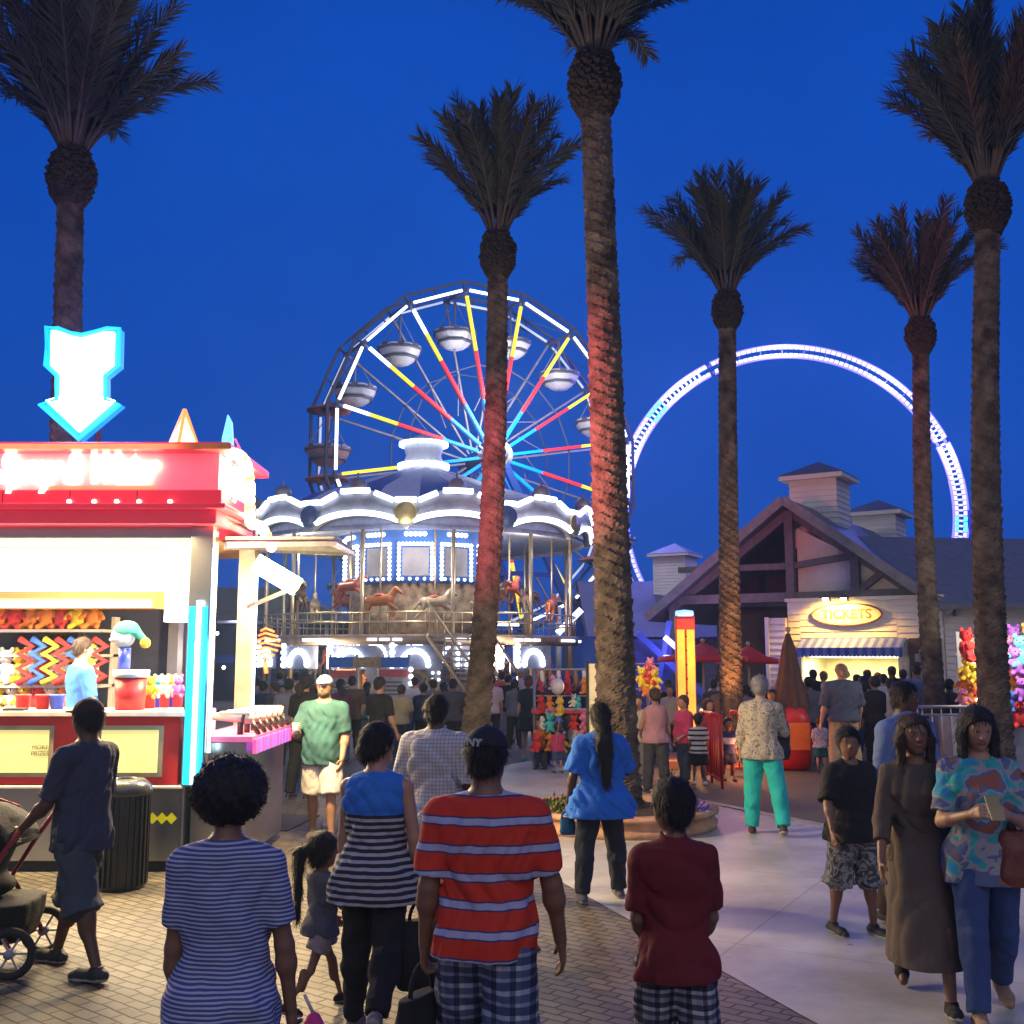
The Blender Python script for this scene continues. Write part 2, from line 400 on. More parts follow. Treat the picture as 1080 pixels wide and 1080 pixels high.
def hair_mat(name, col):
    key = 'hair_' + name
    if key in MATS: return MATS[key]
    m = mat(key, col, rough=.62, noise=.3, ns=14); t = m.node_tree; b = t.nodes['Principled BSDF']
    tc = t.nodes.new('ShaderNodeTexCoord'); mp_ = t.nodes.new('ShaderNodeMapping'); mp_.inputs['Scale'].default_value = (190, 190, 14)
    n = t.nodes.new('ShaderNodeTexNoise'); n.inputs['Scale'].default_value = 1; n.inputs['Detail'].default_value = 6; n.inputs['Distortion'].default_value = .6
    bp = t.nodes.new('ShaderNodeBump'); bp.inputs['Strength'].default_value = .8; bp.inputs['Distance'].default_value = .01
    t.links.new(tc.outputs['Object'], mp_.inputs[0]); t.links.new(mp_.outputs[0], n.inputs['Vector']); t.links.new(n.outputs[0], bp.inputs['Height']); t.links.new(bp.outputs[0], b.inputs['Normal'])
    return m
HB = hair_mat('black', (.012, .010, .010)); HBR = hair_mat('brown', (.05, .028, .016)); HG = hair_mat('grey', (.34, .33, .32)); HT = hair_mat('tan', (.25, .17, .09))
RUB = mat('shoe_sole', (.42, .41, .4), rough=.8)
SEED = [0]
def strands(V, Q, kind, seed, n, hc, wd):
    """loose hairs lying on the hair volume"""
    rs = np.random.RandomState(seed); idx = rs.randint(0, len(Q), n); q = V[Q[idx]]; p = q.mean(1); nr = np.cross(q[:, 2] - q[:, 0], q[:, 3] - q[:, 1]); nr /= np.linalg.norm(nr, axis=1)[:, None] + 1e-9
    out_ = ((p - hc) * nr).sum(1); nr[out_ < 0] *= -1
    if kind == 'afro': d = nr * .5 + rs.normal(0, .6, p.shape); L = rs.uniform(.006, .016, n); lift = .3
    else:
        dn = np.zeros_like(p); dn[:, 2] = -1; dn[:, 1] = -.25 * (p[:, 2] > hc[2]); d = dn - nr * (dn * nr).sum(1)[:, None]; d += rs.normal(0, .22, p.shape); L = rs.uniform(.02, .055, n) * (1.5 if kind in ('long', 'longfront', 'ponytail') else 1); lift = .18
    d /= np.linalg.norm(d, axis=1)[:, None] + 1e-9; s = np.cross(d, nr); s /= np.linalg.norm(s, axis=1)[:, None] + 1e-9
    base = p - nr * .002; mid = base + d * (L * .5)[:, None] + nr * (L * lift * .7)[:, None]; tip = base + d * L[:, None] + nr * (L * lift * rs.uniform(-.2, 1.2, n))[:, None]
    w = s * wd; Vn = np.stack([base - w, base + w, mid + w, mid - w, tip + w * .25, tip - w * .25], 1).reshape(-1, 3); o = np.arange(n)[:, None] * 6
    return Vn, np.concatenate([o + np.array([[0, 1, 2, 3]]), o + np.array([[3, 2, 4, 5]])])
LEVELS_M = [(.455,.02,.070,.050),(.49,0,.088,.062),(.53,-.006,.096,.068),(.60,0,.082,.058),(.66,.002,.088,.062),(.74,.002,.102,.068),(.79,0,.104,.062),(.825,-.004,.082,.050),(.85,-.006,.045,.036)]
LEVELS_F = [(.455,.02,.074,.052),(.49,-.004,.098,.068),(.53,-.01,.102,.070),(.60,0,.076,.054),(.66,.002,.080,.058),(.735,.010,.090,.070),(.79,0,.090,.056),(.825,-.004,.068,.044),(.85,-.006,.038,.032)]
def person(label, px, foot=None, head=None, Y=None, H=None, X=None, rot=0., sex='m', girth=1., skin='brown', hair='short', hmat=None,
           top=None, bottom=None, shoe=None, arms=((5, 8, 12, 0), (5, 8, 12, 0)), legs=((8, 3, 4, 0), (-8, 3, 6, 0)), lean=0., yaw=0., nod=0.,
           cap=None, face=False, group=None, curl=(.4, .4), hcut=None, hr=None, hlen=.35, hq=None, h=None, base_z=0., belly=0., beard=None, cat='person', bust=0., extra_hair=None):
    """faces +Y (away from the camera) at rot 0; x<0 is the person's left side, arms/legs are (left, right)"""
    if Y is None: Y = G(px, foot).y
    if H is None:
        H = P(px, head, Y).z - base_z
    X = X_(px, 700, Y) if X is None else X
    if h is None: h = min(.024, max(.0075, Y * .00125))
    SEED[0] += 1; sd = SEED[0]
    q = .134 * 1.75 * (.62 + .38 * min(1, H / 1.7)) * (hq or 1); S = (H - q) / (1 - .134)
    g = girth; gs = g ** .6; LV = LEVELS_M if sex == 'm' else LEVELS_F
    if sex == 'c': LV = [(a, b, c_ * .93, d_ * .97) for a, b, c_, d_ in LEVELS_M]
    shw = {'m': .108, 'f': .092, 'c': .092}[sex] * S * gs
    top = top or {}; bottom = bottom or {}
    # legs
    def V3(*a): return np.array(a, float)
    L = []
    for i, sgn in ((0, -1), (1, 1)):
        swing, abd, bend, toe = legs[i]; a = R(swing); b = R(abd); c_ = R(swing - bend)
        td = V3(sgn * math.sin(b), math.sin(a) * math.cos(b), -math.cos(a) * math.cos(b))
        sdn = V3(sgn * math.sin(b) * .6, math.sin(c_), -math.cos(c_)); sdn /= np.linalg.norm(sdn)
        hip = V3(sgn * .048 * S * gs, 0, 0); knee = hip + td * .245 * S; ank = knee + sdn * .235 * S
        L.append([hip, knee, ank, td, sdn, R(toe)])
    low = min(l[2][2] - .04 * S for l in L); pz = -low
    for l, lg_ in zip(L, legs):
        if lg_[0] <= 0 or l[5] < 0: l[5] = -math.asin(min(.75, max(0, l[2][2] - .04 * S - low) / (.12 * S)))
    for l in L:
        for j in range(3): l[j] = l[j] + V3(0, 0, pz)
    dz = pz - .52 * S; tl = math.tan(R(lean))
    def tp(x, y, z): return V3(x, y + tl * max(0, z * S + dz - pz), z * S + dz)       # torso point by height fraction
    def torso(f, off, z0, z1, flare=0., e=2.4, disp=None, cuts=(), k=.02, bel=belly):
        rows = []; zs = sorted(set([z0, z1] + [r_[0] for r_ in LV if z0 < r_[0] < z1])); A = np.array(LV)
        for z in zs:
            cy_, rx, ry = [np.interp(z, A[:, 0], A[:, i]) for i in (1, 2, 3)]
            if z < .53 and flare >= 0 and off > 0.004: rx = max(rx, .096 if sex != 'f' else .102); ry = max(ry, .068); cy_ = -.006
            fl = flare * max(0, (.62 - z) / .15); bl = bel * math.exp(-((z - .6) / .08) ** 2)
            bu = bust * math.exp(-((z - .725) / .03) ** 2)
            rows.append((z * S + dz, 0, cy_ * S + tl * max(0, z * S + dz - pz) + (bl + bu) * .5, rx * S * g + off + fl + bl * .5, ry * S * g + off + fl + (bl + bu) * .6))
        f.col(rows, k, e, disp, cuts)
    sh = [tp(-shw, -.004 * S, .797), tp(shw, -.004 * S, .797)]
    A_ = []
    for i, sgn in ((0, -1), (1, 1)):
        sw, abd, bend, inw = [R(v) for v in arms[i]]
        u = V3(sgn * math.sin(abd), math.sin(sw) * math.cos(abd), -math.cos(sw) * math.cos(abd))
        v = V3(sgn * math.sin(abd * .5 - inw), math.sin(sw + bend) * math.cos(inw), -math.cos(sw + bend) * math.cos(inw)); v /= np.linalg.norm(v)
        el = sh[i] + u * .172 * S; wr = el + v * .145 * S; A_.append((sh[i], el, wr, u, v))
    ag = gs * {'m': 1., 'f': .86, 'c': .84}[sex]
    def arm(f, i, off, frac, cut=True, k=.02, disp=None, loose=0.):
        s_, el, wr, u, v = A_[i]; ra, rm, rb = .031 * S * ag + off, .0245 * S * ag + off, .0165 * S * ag + off
        if frac <= 1:
            e_ = s_ + (el - s_) * frac; r_ = ra + (rm - ra) * frac + loose
            f.cone(s_, e_, ra, r_, k, cuts=[(e_, u)] if cut else (), disp=disp)
        else:
            f.cone(s_, el, ra, rm, k, disp=disp); fr = frac - 1; e_ = el + (wr - el) * fr
            f.cone(el, e_, rm, rm + (rb - rm) * fr + loose, .02, cuts=[(e_, v)] if cut else (), disp=disp)
            if fr > .5: m_ = el + (wr - el) * .25; f.ell(m_, (rm * 1.08,) * 3, .03)
    lg = g ** .7 * {'m': 1., 'f': 1.04, 'c': .92}[sex]
    def leg(f, i, off, frac, cut=True, k=.02, disp=None, loose=0.):
        hp, kn, an, td, sdn, toe = L[i]; ra, rk, rb = .053 * S * lg + off, .034 * S * lg + off, .021 * S * lg + off
        if frac <= 1:
            e_ = hp + (kn - hp) * frac; f.cone(hp, e_, ra, ra + (rk - ra) * frac + loose, k, cuts=[(e_, td)] if cut else (), disp=disp)
        else:
            fr = frac - 1; e_ = kn + (an - kn) * fr
            f.cone(hp, kn, ra, rk + loose * .5, k, disp=disp); f.cone(kn, e_, rk + loose * .5, rk + (rb - rk) * fr + loose, .015, cuts=[(e_, sdn)] if cut else (), disp=disp)
            if fr > .4:
                m_ = kn + (an - kn) * .28 + V3(0, -.008 * S, 0); f.ell(m_, (rk * .98, rk * 1.1, .07 * S), .02, disp=disp)
    # head frame
    nb = tp(0, -.006 * S, .845); hc = nb + V3(0, tl * .06 * S, .0 * S) ; hc = np.array([0, nb[1] + .012 * S, dz + S * .866 + q * .5])
    MH = Euler((R(-nod), 0, R(yaw))).to_matrix()
    def hp_(x, y, z): return hc + np.array(MH @ Vector((x * q, y * q, z * q)))
    mg = .12 * S
    xs_ = [p[0] for a in A_ for p in a[:3]] + [p[0] for l in L for p in l[:3]]; ys_ = [p[1] for a in A_ for p in a[:3]] + [p[1] for l in L for p in l[:3]] + [hc[1]]
    lo = V3(min(xs_) - mg, min(ys_) - mg - .04, -.02); hi = V3(max(xs_) + mg, max(ys_) + mg + .04, hc[2] + q * .6)
    lo[0] = min(lo[0], -.2 * S * g); hi[0] = max(hi[0], .2 * S * g); lo[1] = min(lo[1], -.16 * S * g); hi[1] = max(hi[1], .16 * S * g + belly)
    f = SDF(lo, hi, h)
    torso(f, -.006, .455, .85, k=.02)
    for i in (0, 1):
        f.cone(tp(0, -.008 * S, .825), sh[i], .034 * S * gs, .030 * S * ag, .03)
        arm(f, i, -.002, 2., cut=False, k=.014); leg(f, i, -.006, 2., cut=False, k=.018)
        an, kn = L[i][2], L[i][1]; toe = L[i][5]; fd = V3(0, math.cos(toe), math.sin(toe))
        f.cone(an + V3(0, -.01, -.015 * S), an + fd * .10 * S + V3(0, 0, -.025 * S), .021 * S, .015 * S, .02)
    nr = {'m': .034, 'f': .027, 'c': .028}[sex] * S * gs ** .7
    f.cone(nb - V3(0, 0, .02 * S), hp_(0, -.08, -.22), nr * 1.08, nr, .03)
    f.ell(hp_(0, -.05, .12), (.325 * q, .40 * q, .365 * q), .03, MH)
    f.ell(hp_(0, .09, -.10), (.265 * q, .285 * q, .35 * q), .03, MH)
    f.ell(hp_(0, .05, -.26), (.235 * q, .25 * q, .19 * q), .02, MH); f.ell(hp_(0, .24, -.39), (.10 * q, .085 * q, .085 * q), .02, MH)
    f.cone(hp_(0, .36, .03), hp_(0, .43, -.115), .03 * q, .052 * q, .012); f.ell(hp_(0, .39, -.13), (.08 * q, .05 * q, .04 * q), .01, MH)
    f.cone(hp_(-.15, .315, .10), hp_(.15, .315, .10), .05 * q, .05 * q, .02)
    for s_ in (-1, 1): f.ell(hp_(s_ * .325, -.02, -.03), (.035 * q, .07 * q, .115 * q), .008, MH)
    if face:
        for s_ in (-1, 1): f.ell(hp_(s_ * .13, .385, .022), (.062 * q, .05 * q, .026 * q), .01, MH, sub=True)
        f.ell(hp_(0, .345, -.235), (.10 * q, .045 * q, .022 * q), .008, MH); f.ell(hp_(0, .34, -.275), (.085 * q, .045 * q, .025 * q), .006, MH)
    V, Q = f.mesh(); fc = V[Q].mean(1) - hc; fl = fc @ np.array(MH)          # into head space (rows times M = M^T v)
    k_ = np.zeros(len(Q), int)
    if face:
        k_[((fl[:, 0] / (.105 * q)) ** 2 + ((fl[:, 1] - .37 * q) / (.09 * q)) ** 2 + ((fl[:, 2] + .255 * q) / (.045 * q)) ** 2) < 1] = 1
    parts = [(V, Q, k_)]
    if face:
        for s_ in (-1, 1):
            e_ = SDF(hp_(s_ * .13, .33, .022) - .07 * q, hp_(s_ * .13, .33, .022) + .07 * q, .012 * q); e_.ell(hp_(s_ * .13, .315, .022), (.048 * q, .048 * q, .036 * q), 0)
            Ve, Qe = e_.mesh(); ce = hp_(s_ * .13, .315, .022); gz = np.array(MH @ Vector((0, 1, -.05))); dd = (Ve[Qe].mean(1) - ce) @ gz
            parts.append((Ve, Qe, np.where(dd > .037 * q, 3, 2)))
    hs = S / 1.70 * {'m': 1., 'f': .9, 'c': .95}[sex]
    for i, sgn in ((0, -1), (1, 1)):
        wr, v = A_[i][2], A_[i][4]; n_ = V3(-sgn, 0, 0); n_ = n_ - v * (n_ @ v); n_ /= np.linalg.norm(n_); w_ = np.cross(v, n_) * (1 if sgn > 0 else -1)
        if w_[1] + w_[2] < 0: w_ = -w_
        hh = max(.0045, min(h * .6, .010)); fh = SDF(wr - .21 * hs, wr + .21 * hs, hh)
        fh.cone(wr - v * .03, wr + v * .02 * hs, .0165 * S * ag, .021 * hs, .01)
        for o_ in (-.022, 0, .022): fh.cone(wr + v * .015 * hs + w_ * o_ * .6 * hs, wr + v * .08 * hs + w_ * o_ * hs, .015 * hs, .014 * hs, .012)
        cu = curl[i]
        for o_, ln in ((.030, .070), (.010, .080), (-.010, .074), (-.029, .058)):
            a = wr + v * .082 * hs + w_ * o_ * hs; c1, c2 = cu * .7, cu * 1.7
            d1 = v * math.cos(c1) + n_ * math.sin(c1) + w_ * o_ * 1.2; d2 = v * math.cos(c2) + n_ * math.sin(c2) + w_ * o_ * .6; b = a + d1 * ln * .5 * hs
            fh.cone(a, b, .0098 * hs, .0088 * hs, .005); fh.cone(b, b + d2 * ln * .52 * hs, .0088 * hs, .0072 * hs, .003)
        a = wr + v * .03 * hs + w_ * .022 * hs; b = a + (v * .55 + w_ * .55 + n_ * .45) * .042 * hs; fh.cone(a, b, .0135 * hs, .0105 * hs, .008)
        fh.cone(b, b + (v * .85 + n_ * (.3 + cu * .4) + w_ * .1) * .032 * hs, .0105 * hs, .0085 * hs, .004)
        Vh, Qh = fh.mesh(); parts.append((Vh, Qh, 0))
    sm_ = SK[skin]; root = np_obj('person', parts, [sm_, LIPD if skin == 'dark' else LIP, EYEW, EYEB])
    root.location = (X, Y, base_z); root.rotation_euler = (0, 0, R(rot)); tag(root, label, cat, group)
    # shoes
    smin = []
    shm = shoe or cloth('black_shoe', (.02, .02, .022), .5)
    for i in (0, 1):
        an = L[i][2]; toe = L[i][5]; fd = V3(0, math.cos(toe), math.sin(toe)); up = V3(0, -math.sin(toe), math.cos(toe)); ss = S * {'m': 1., 'f': .92, 'c': 1.02}[sex]
        hl = an - up * .022 * ss - fd * .025 * ss; bl = an - up * .026 * ss + fd * .075 * ss; te = an - up * .030 * ss + fd * .105 * ss; sole = an - up * .041 * ss
        sf = SDF(an - .2 * ss, an + .2 * ss, min(h, .014)); cuts = [(sole, -up)]
        sf.cone(hl, bl, .0235 * ss, .027 * ss, .01, cuts=cuts); sf.cone(bl, te, .027 * ss, .020 * ss, .012, cuts=cuts)
        sf.cone(an - up * .02 * ss, an + up * .008 * ss, .025 * ss, .024 * ss, .02, cuts=cuts + [(an + up * .010 * ss, up)])
        Vs, Qs = sf.mesh(); kk = np.where(((Vs[Qs].mean(1) - sole) @ up) < .011 * ss, 1, 0); so_ = np_obj('shoe', [(Vs, Qs, kk)], [shm, RUB], root)
        smin.append(Vs[:, 2].min())
    root.location.z = base_z - min(smin)
    # bottoms
    if bottom:
        kd = bottom['kind']; bm_ = bottom['mat']; fd_ = folds(bottom.get('fold', .006) * (1.4 if Y < 10 else 1), sd * 7 + 1, 34, .8); off = bottom.get('off', .012)
        f = SDF(lo - .03, V3(hi[0] + .03, hi[1] + .03, .66 * S + dz), h)
        if kd in ('pants', 'shorts'):
            torso(f, off * .7, .458, .57, flare=-1, disp=fd_, bel=belly * .4)
            fr = bottom.get('len', 1.96 if kd == 'pants' else .92); lo_ = bottom.get('loose', .012 if kd == 'pants' else .022)
            for i in (0, 1): leg(f, i, off, fr, disp=fd_, loose=lo_, k=.02)
        else:
            z1 = bottom.get('top', .60); ze = bottom.get('end', .30); fr = bottom.get('flare', .05)
            rows = []; A = np.array(LV); step = max(abs(L[0][2][1]), abs(L[1][2][1])) * .55
            for z in np.linspace(ze, z1, 9):
                rx = max(np.interp(z, A[:, 0], A[:, 2]), .100 if z < .53 else 0); ry = max(np.interp(z, A[:, 0], A[:, 3]), .07 if z < .53 else 0); t_ = max(0, (.56 - z) / (.56 - ze)) if ze < .56 else 0
                rows.append((z * S + dz, 0, 0, rx * S * g + off + fr * t_, ry * S * g + off + (fr + step * .6) * t_))
            f.col(rows, .01, 2.2, folds(bottom.get('fold', .010), sd, 26, .05))
        Vb, Qb = f.mesh(); np_obj(bottom.get('name', {'pants': 'trousers', 'shorts': 'shorts', 'skirt': 'skirt', 'dress': 'dress'}[kd]), [(Vb, Qb, 0)], bm_, root)
    if top:
        kd = top.get('kind', 'tshirt'); off = top.get('off', .013); hem = top.get('hem', .49); fl_ = top.get('flare', .015); fd_ = folds(top.get('fold', .006) * (1.7 if Y < 10 else 1.15), sd * 3 + 2, 30, .8)
        f = SDF(V3(lo[0] - .03, lo[1] - .03, hem * S + dz - .05), hi + .03, h); zt = .85
        torso(f, off, hem, .835, flare=fl_, disp=fd_, e=2.3)
        if kd != 'tank':
            for i in (0, 1):
                f.cone(tp(0, -.008 * S, .822), sh[i], .036 * S * gs + off * .8, .031 * S * ag + off, .03)
                arm(f, i, off * (1 if kd != 'tank' else .5), top.get('sleeve', .72), disp=folds(top.get('fold', .006) * .8, sd, 38, 1.), loose=top.get('cuff', .012) * .6, k=.022)
        else:
            for i in (0, 1): p_ = tp(0, -.008 * S, .822); f.cone(p_, p_ + (sh[i] - p_) * .62, .036 * S * gs + off * .8, .032 * S * ag + off, .02)
        if top.get('collar'): f.cone(nb - V3(0, 0, .01), nb + V3(0, .004, .022 * S), nr + .02, nr + .016, .006, cuts=[(nb + V3(0, 0, .024 * S), V3(0, -.25, .97))])
        else: f.cone(nb + V3(0, .01 * S, -.008 * S), nb + V3(0, .05 * S, .06 * S), nr + .012, nr + .02, 0, sub=True)
        Vt, Qt = f.mesh(); np_obj(top.get('name', 'shirt'), [(Vt, Qt, 0)], top['mat'], root)
    # hair and hats
    hm = hmat or HB; rg = np.random.RandomState(sd)
    if hair and hair != 'bald':
        if cap: cc = list(hcut or [(hp_(0, .26, .20), np.array(MH @ Vector((0, .78, -.62)))), (hp_(0, -.1, -.36), np.array(MH @ Vector((0, .25, -.97))))]) + [(hp_(0, 0, .16), np.array(MH @ Vector((0, .1, .99))))]; hcut = cc
        hlo = hc - V3(.9 * q, .9 * q, q * (.75 + hlen / q)); hhi = hc + V3(.9 * q, .9 * q, q * .85); f = SDF(hlo, hhi, min(h, .012))
        rough = folds(.0035 if hair != 'afro' else .006, sd + 5, 90, 1.); cc = hcut or [(hp_(0, .26, .20), np.array(MH @ Vector((0, .78, -.62)))), (hp_(0, -.1, -.36), np.array(MH @ Vector((0, .25, -.97))))]
        if hair == 'afro':
            rr = hr or (.50, .52, .50); cc2 = [(hp_(0, .30, .18), np.array(MH @ Vector((0, .93, -.37)))) ]
            f.ell(hp_(0, -.05, .06), [v_ * q for v_ in rr], .01, MH, cuts=cc2, disp=rough)
        else:
            rr = hr or (.365, .44, .405); f.ell(hp_(0, -.05, .125), [v_ * q for v_ in rr], .01, MH, cuts=cc, disp=rough)
            f.ell(hp_(0, -.20, -.12), (.28 * q, .24 * q, .24 * q), .02, MH, cuts=cc, disp=rough)
        bk = V3(0, -.30 * q, 0)
        if hair in ('long', 'longfront'):
            a = hp_(0, -.24, .0); yb_ = min(a[1] - .04, -(.068 * S * g + top.get('off', .013) + .035)); b = V3(0, yb_, a[2] - hlen * .45); c2 = V3(.01, yb_ - .01, a[2] - hlen); f.cone(a, b, .28 * q, .25 * q, .04, flat=((0, 1, 0), 1.6), disp=rough); f.cone(b, c2, .25 * q, .13 * q, .03, flat=((0, 1, 0), 1.8), disp=rough)
        if hair == 'longfront':
            for s_ in (-1, 1):
                a = hp_(s_ * .24, .02, .28); b = hp_(s_ * .36, .04, -.15); c2 = hc + V3(s_ * .36 * q, .12 * q, -hlen)
                f.cone(a, b, .12 * q, .12 * q, .02, disp=rough); f.cone(b, c2, .12 * q, .09 * q, .02, disp=rough)
        if hair == 'ponytail':
            a = hp_(0, -.46, .12); m_ = a + V3(0, -.06, -.03); b = V3(m_[0], m_[1] - .0, m_[2] - hlen)
            f.ell(a, (.1 * q,) * 3, .02); f.cone(a, m_, .09 * q, .14 * q, .02, disp=rough); f.cone(m_, b, .15 * q, .06 * q, .03, disp=rough)
        if hair == 'bun': f.ell(hp_(0, -.42, .26), (.19 * q, .17 * q, .17 * q), .02, MH, disp=rough)
        if hair == 'lowbun': f.ell(hp_(0, -.40, -.12), (.22 * q, .16 * q, .20 * q), .03, MH, disp=rough)
        Vt, Qt = f.mesh(); hp_parts = [(Vt, Qt, 0)]
        if Y < 13: hp_parts.append(strands(Vt, Qt, hair, sd, 2600 if Y < 9 else 900, hc, max(.0011, Y * .00022)) + (0,))
        np_obj('hair', hp_parts, hm, root)
    if beard:
        f = SDF(hc - q, hc + q, min(h, .012)); rough = folds(.003, sd, 90, 1.)
        f.ell(hp_(0, .10, -.30), (.265 * q, .30 * q, .22 * q), .01, MH, cuts=[(hp_(0, .05, -.20), np.array(MH @ Vector((0, .25, .97)))), (hp_(0, .0, 0), np.array(MH @ Vector((0, -1, 0))))], disp=rough)
        Vt, Qt = f.mesh(); np_obj('beard', [(Vt, Qt, 0)], beard, root)
    if cap:
        f = SDF(hc - q, hc + q, min(h, .010)); f.ell(hp_(0, -.05, .13), (.385 * q, .455 * q, .41 * q), 0, MH, cuts=[(hp_(0, 0, .14), np.array(MH @ Vector((0, -.12, -.99))))])
        a = hp_(0, .40, .17); f.ell(a, (.27 * q, .34 * q, .035 * q), .015, MH, cuts=[(hp_(0, .2, 0), np.array(MH @ Vector((0, -1, 0))))])
        f.ell(hp_(0, -.05, .54), (.03 * q,) * 3, .006)
        Vt, Qt = f.mesh(); np_obj('cap', [(Vt, Qt, 0)], cap, root)


    def W(v): return Matrix.Translation(root.location) @ Matrix.Rotation(R(rot), 4, 'Z') @ Vector(v)
    return dict(o=root, wrist=[W(a[2] + a[4] * .06 * hs) for a in A_], sh=[W(p) for p in sh], S=S, q=q, hc=W(hc), W=W, hp=lambda x, y, z: W(hp_(x, y, z)))
# ================================================================== GROUND
def ground_mat():
    m = bpy.data.materials.new('asphalt'); m.use_nodes = True; t = m.node_tree; b = t.nodes['Principled BSDF']; b.inputs['Roughness'].default_value = .8
    tc = t.nodes.new('ShaderNodeTexCoord'); n = t.nodes.new('ShaderNodeTexNoise'); n.inputs['Scale'].default_value = .6; n.inputs['Detail'].default_value = 8
    n2 = t.nodes.new('ShaderNodeTexNoise'); n2.inputs['Scale'].default_value = 90
    t.links.new(tc.outputs['Object'], n.inputs['Vector']); t.links.new(tc.outputs['Object'], n2.inputs['Vector'])
    r = t.nodes.new('ShaderNodeValToRGB'); r.color_ramp.elements[0].color = (.055, .052, .05, 1); r.color_ramp.elements[1].color = (.12, .113, .105, 1)
    t.links.new(n.outputs[0], r.inputs[0]); t.links.new(r.outputs[0], b.inputs['Base Color'])
    bp = t.nodes.new('ShaderNodeBump'); bp.inputs['Strength'].default_value = .5; bp.inputs['Distance'].default_value = .01
    t.links.new(n2.outputs[0], bp.inputs['Height']); t.links.new(bp.outputs[0], b.inputs['Normal']); return m
def paver_mat():
    m = bpy.data.materials.new('brick_pavers'); m.use_nodes = True; t = m.node_tree; b = t.nodes['Principled BSDF']; b.inputs['Roughness'].default_value = .62
    tc = t.nodes.new('ShaderNodeTexCoord'); mp_ = t.nodes.new('ShaderNodeMapping'); mp_.inputs['Rotation'].default_value = (0, 0, R(38))
    nn = t.nodes.new('ShaderNodeTexNoise'); nn.inputs['Scale'].default_value = 3.; ad = t.nodes.new('ShaderNodeVectorMath'); ad.operation = 'MULTIPLY_ADD'; ad.inputs[1].default_value = (.05, .05, .05)
    br = t.nodes.new('ShaderNodeTexBrick'); br.inputs['Scale'].default_value = 1; br.inputs['Brick Width'].default_value = .17; br.inputs['Row Height'].default_value = .085
    br.inputs['Mortar Size'].default_value = .009; br.inputs['Mortar Smooth'].default_value = .5; br.inputs['Color1'].default_value = (.17, .145, .11, 1); br.inputs['Color2'].default_value = (.10, .085, .07, 1); br.inputs['Mortar'].default_value = (.022, .02, .018, 1); br.inputs['Bias'].default_value = -.1
    t.links.new(tc.outputs['Object'], mp_.inputs[0]); t.links.new(tc.outputs['Object'], nn.inputs['Vector'])
    t.links.new(nn.outputs['Color'], ad.inputs[0]); t.links.new(mp_.outputs[0], ad.inputs[2]); t.links.new(ad.outputs[0], br.inputs['Vector'])
    n = t.nodes.new('ShaderNodeTexNoise'); n.inputs['Scale'].default_value = 1.3; n.inputs['Detail'].default_value = 8; t.links.new(tc.outputs['Object'], n.inputs['Vector'])
    r = t.nodes.new('ShaderNodeValToRGB'); r.color_ramp.elements[0].position = .3; r.color_ramp.elements[0].color = (.62, .6, .58, 1); r.color_ramp.elements[1].position = .7; r.color_ramp.elements[1].color = (1.1, 1.1, 1.1, 1)
    t.links.new(n.outputs[0], r.inputs[0])
    mx = t.nodes.new('ShaderNodeMix'); mx.data_type = 'RGBA'; mx.blend_type = 'MULTIPLY'; mx.inputs[0].default_value = 1
    t.links.new(br.outputs['Color'], mx.inputs[6]); t.links.new(r.outputs[0], mx.inputs[7]); t.links.new(mx.outputs[2], b.inputs['Base Color'])
    vo = t.nodes.new('ShaderNodeTexVoronoi'); vo.inputs['Scale'].default_value = 2.3; t.links.new(tc.outputs['Object'], vo.inputs['Vector'])
    vr_ = t.nodes.new('ShaderNodeValToRGB'); vr_.color_ramp.elements[0].position = .055; vr_.color_ramp.elements[0].color = (.45, .44, .43, 1); vr_.color_ramp.elements[1].position = .075; vr_.color_ramp.elements[1].color = (1, 1, 1, 1); t.links.new(vo.outputs['Distance'], vr_.inputs[0])
    st2 = t.nodes.new('ShaderNodeTexNoise'); st2.inputs['Scale'].default_value = .45; st2.inputs['Detail'].default_value = 10; st2.inputs['Roughness'].default_value = .75; t.links.new(tc.outputs['Object'], st2.inputs['Vector'])
    sr2 = t.nodes.new('ShaderNodeValToRGB'); sr2.color_ramp.elements[0].position = .40; sr2.color_ramp.elements[0].color = (.82, .81, .80, 1); sr2.color_ramp.elements[1].position = .56; sr2.color_ramp.elements[1].color = (1, 1, 1, 1); t.links.new(st2.outputs[0], sr2.inputs[0])
    mg_ = t.nodes.new('ShaderNodeMix'); mg_.data_type = 'RGBA'; mg_.blend_type = 'MULTIPLY'; mg_.inputs[0].default_value = 1; t.links.new(vr_.outputs[0], mg_.inputs[6]); t.links.new(sr2.outputs[0], mg_.inputs[7])
    mf_ = t.nodes.new('ShaderNodeMix'); mf_.data_type = 'RGBA'; mf_.blend_type = 'MULTIPLY'; mf_.inputs[0].default_value = 1; t.links.new(mx.outputs[2], mf_.inputs[6]); t.links.new(mg_.outputs[2], mf_.inputs[7]); t.links.new(mf_.outputs[2], b.inputs['Base Color'])
    bp = t.nodes.new('ShaderNodeBump'); bp.inputs['Strength'].default_value = .9; bp.inputs['Distance'].default_value = .012; bp.invert = True
    t.links.new(br.outputs['Fac'], bp.inputs['Height']); t.links.new(bp.outputs[0], b.inputs['Normal']); return m
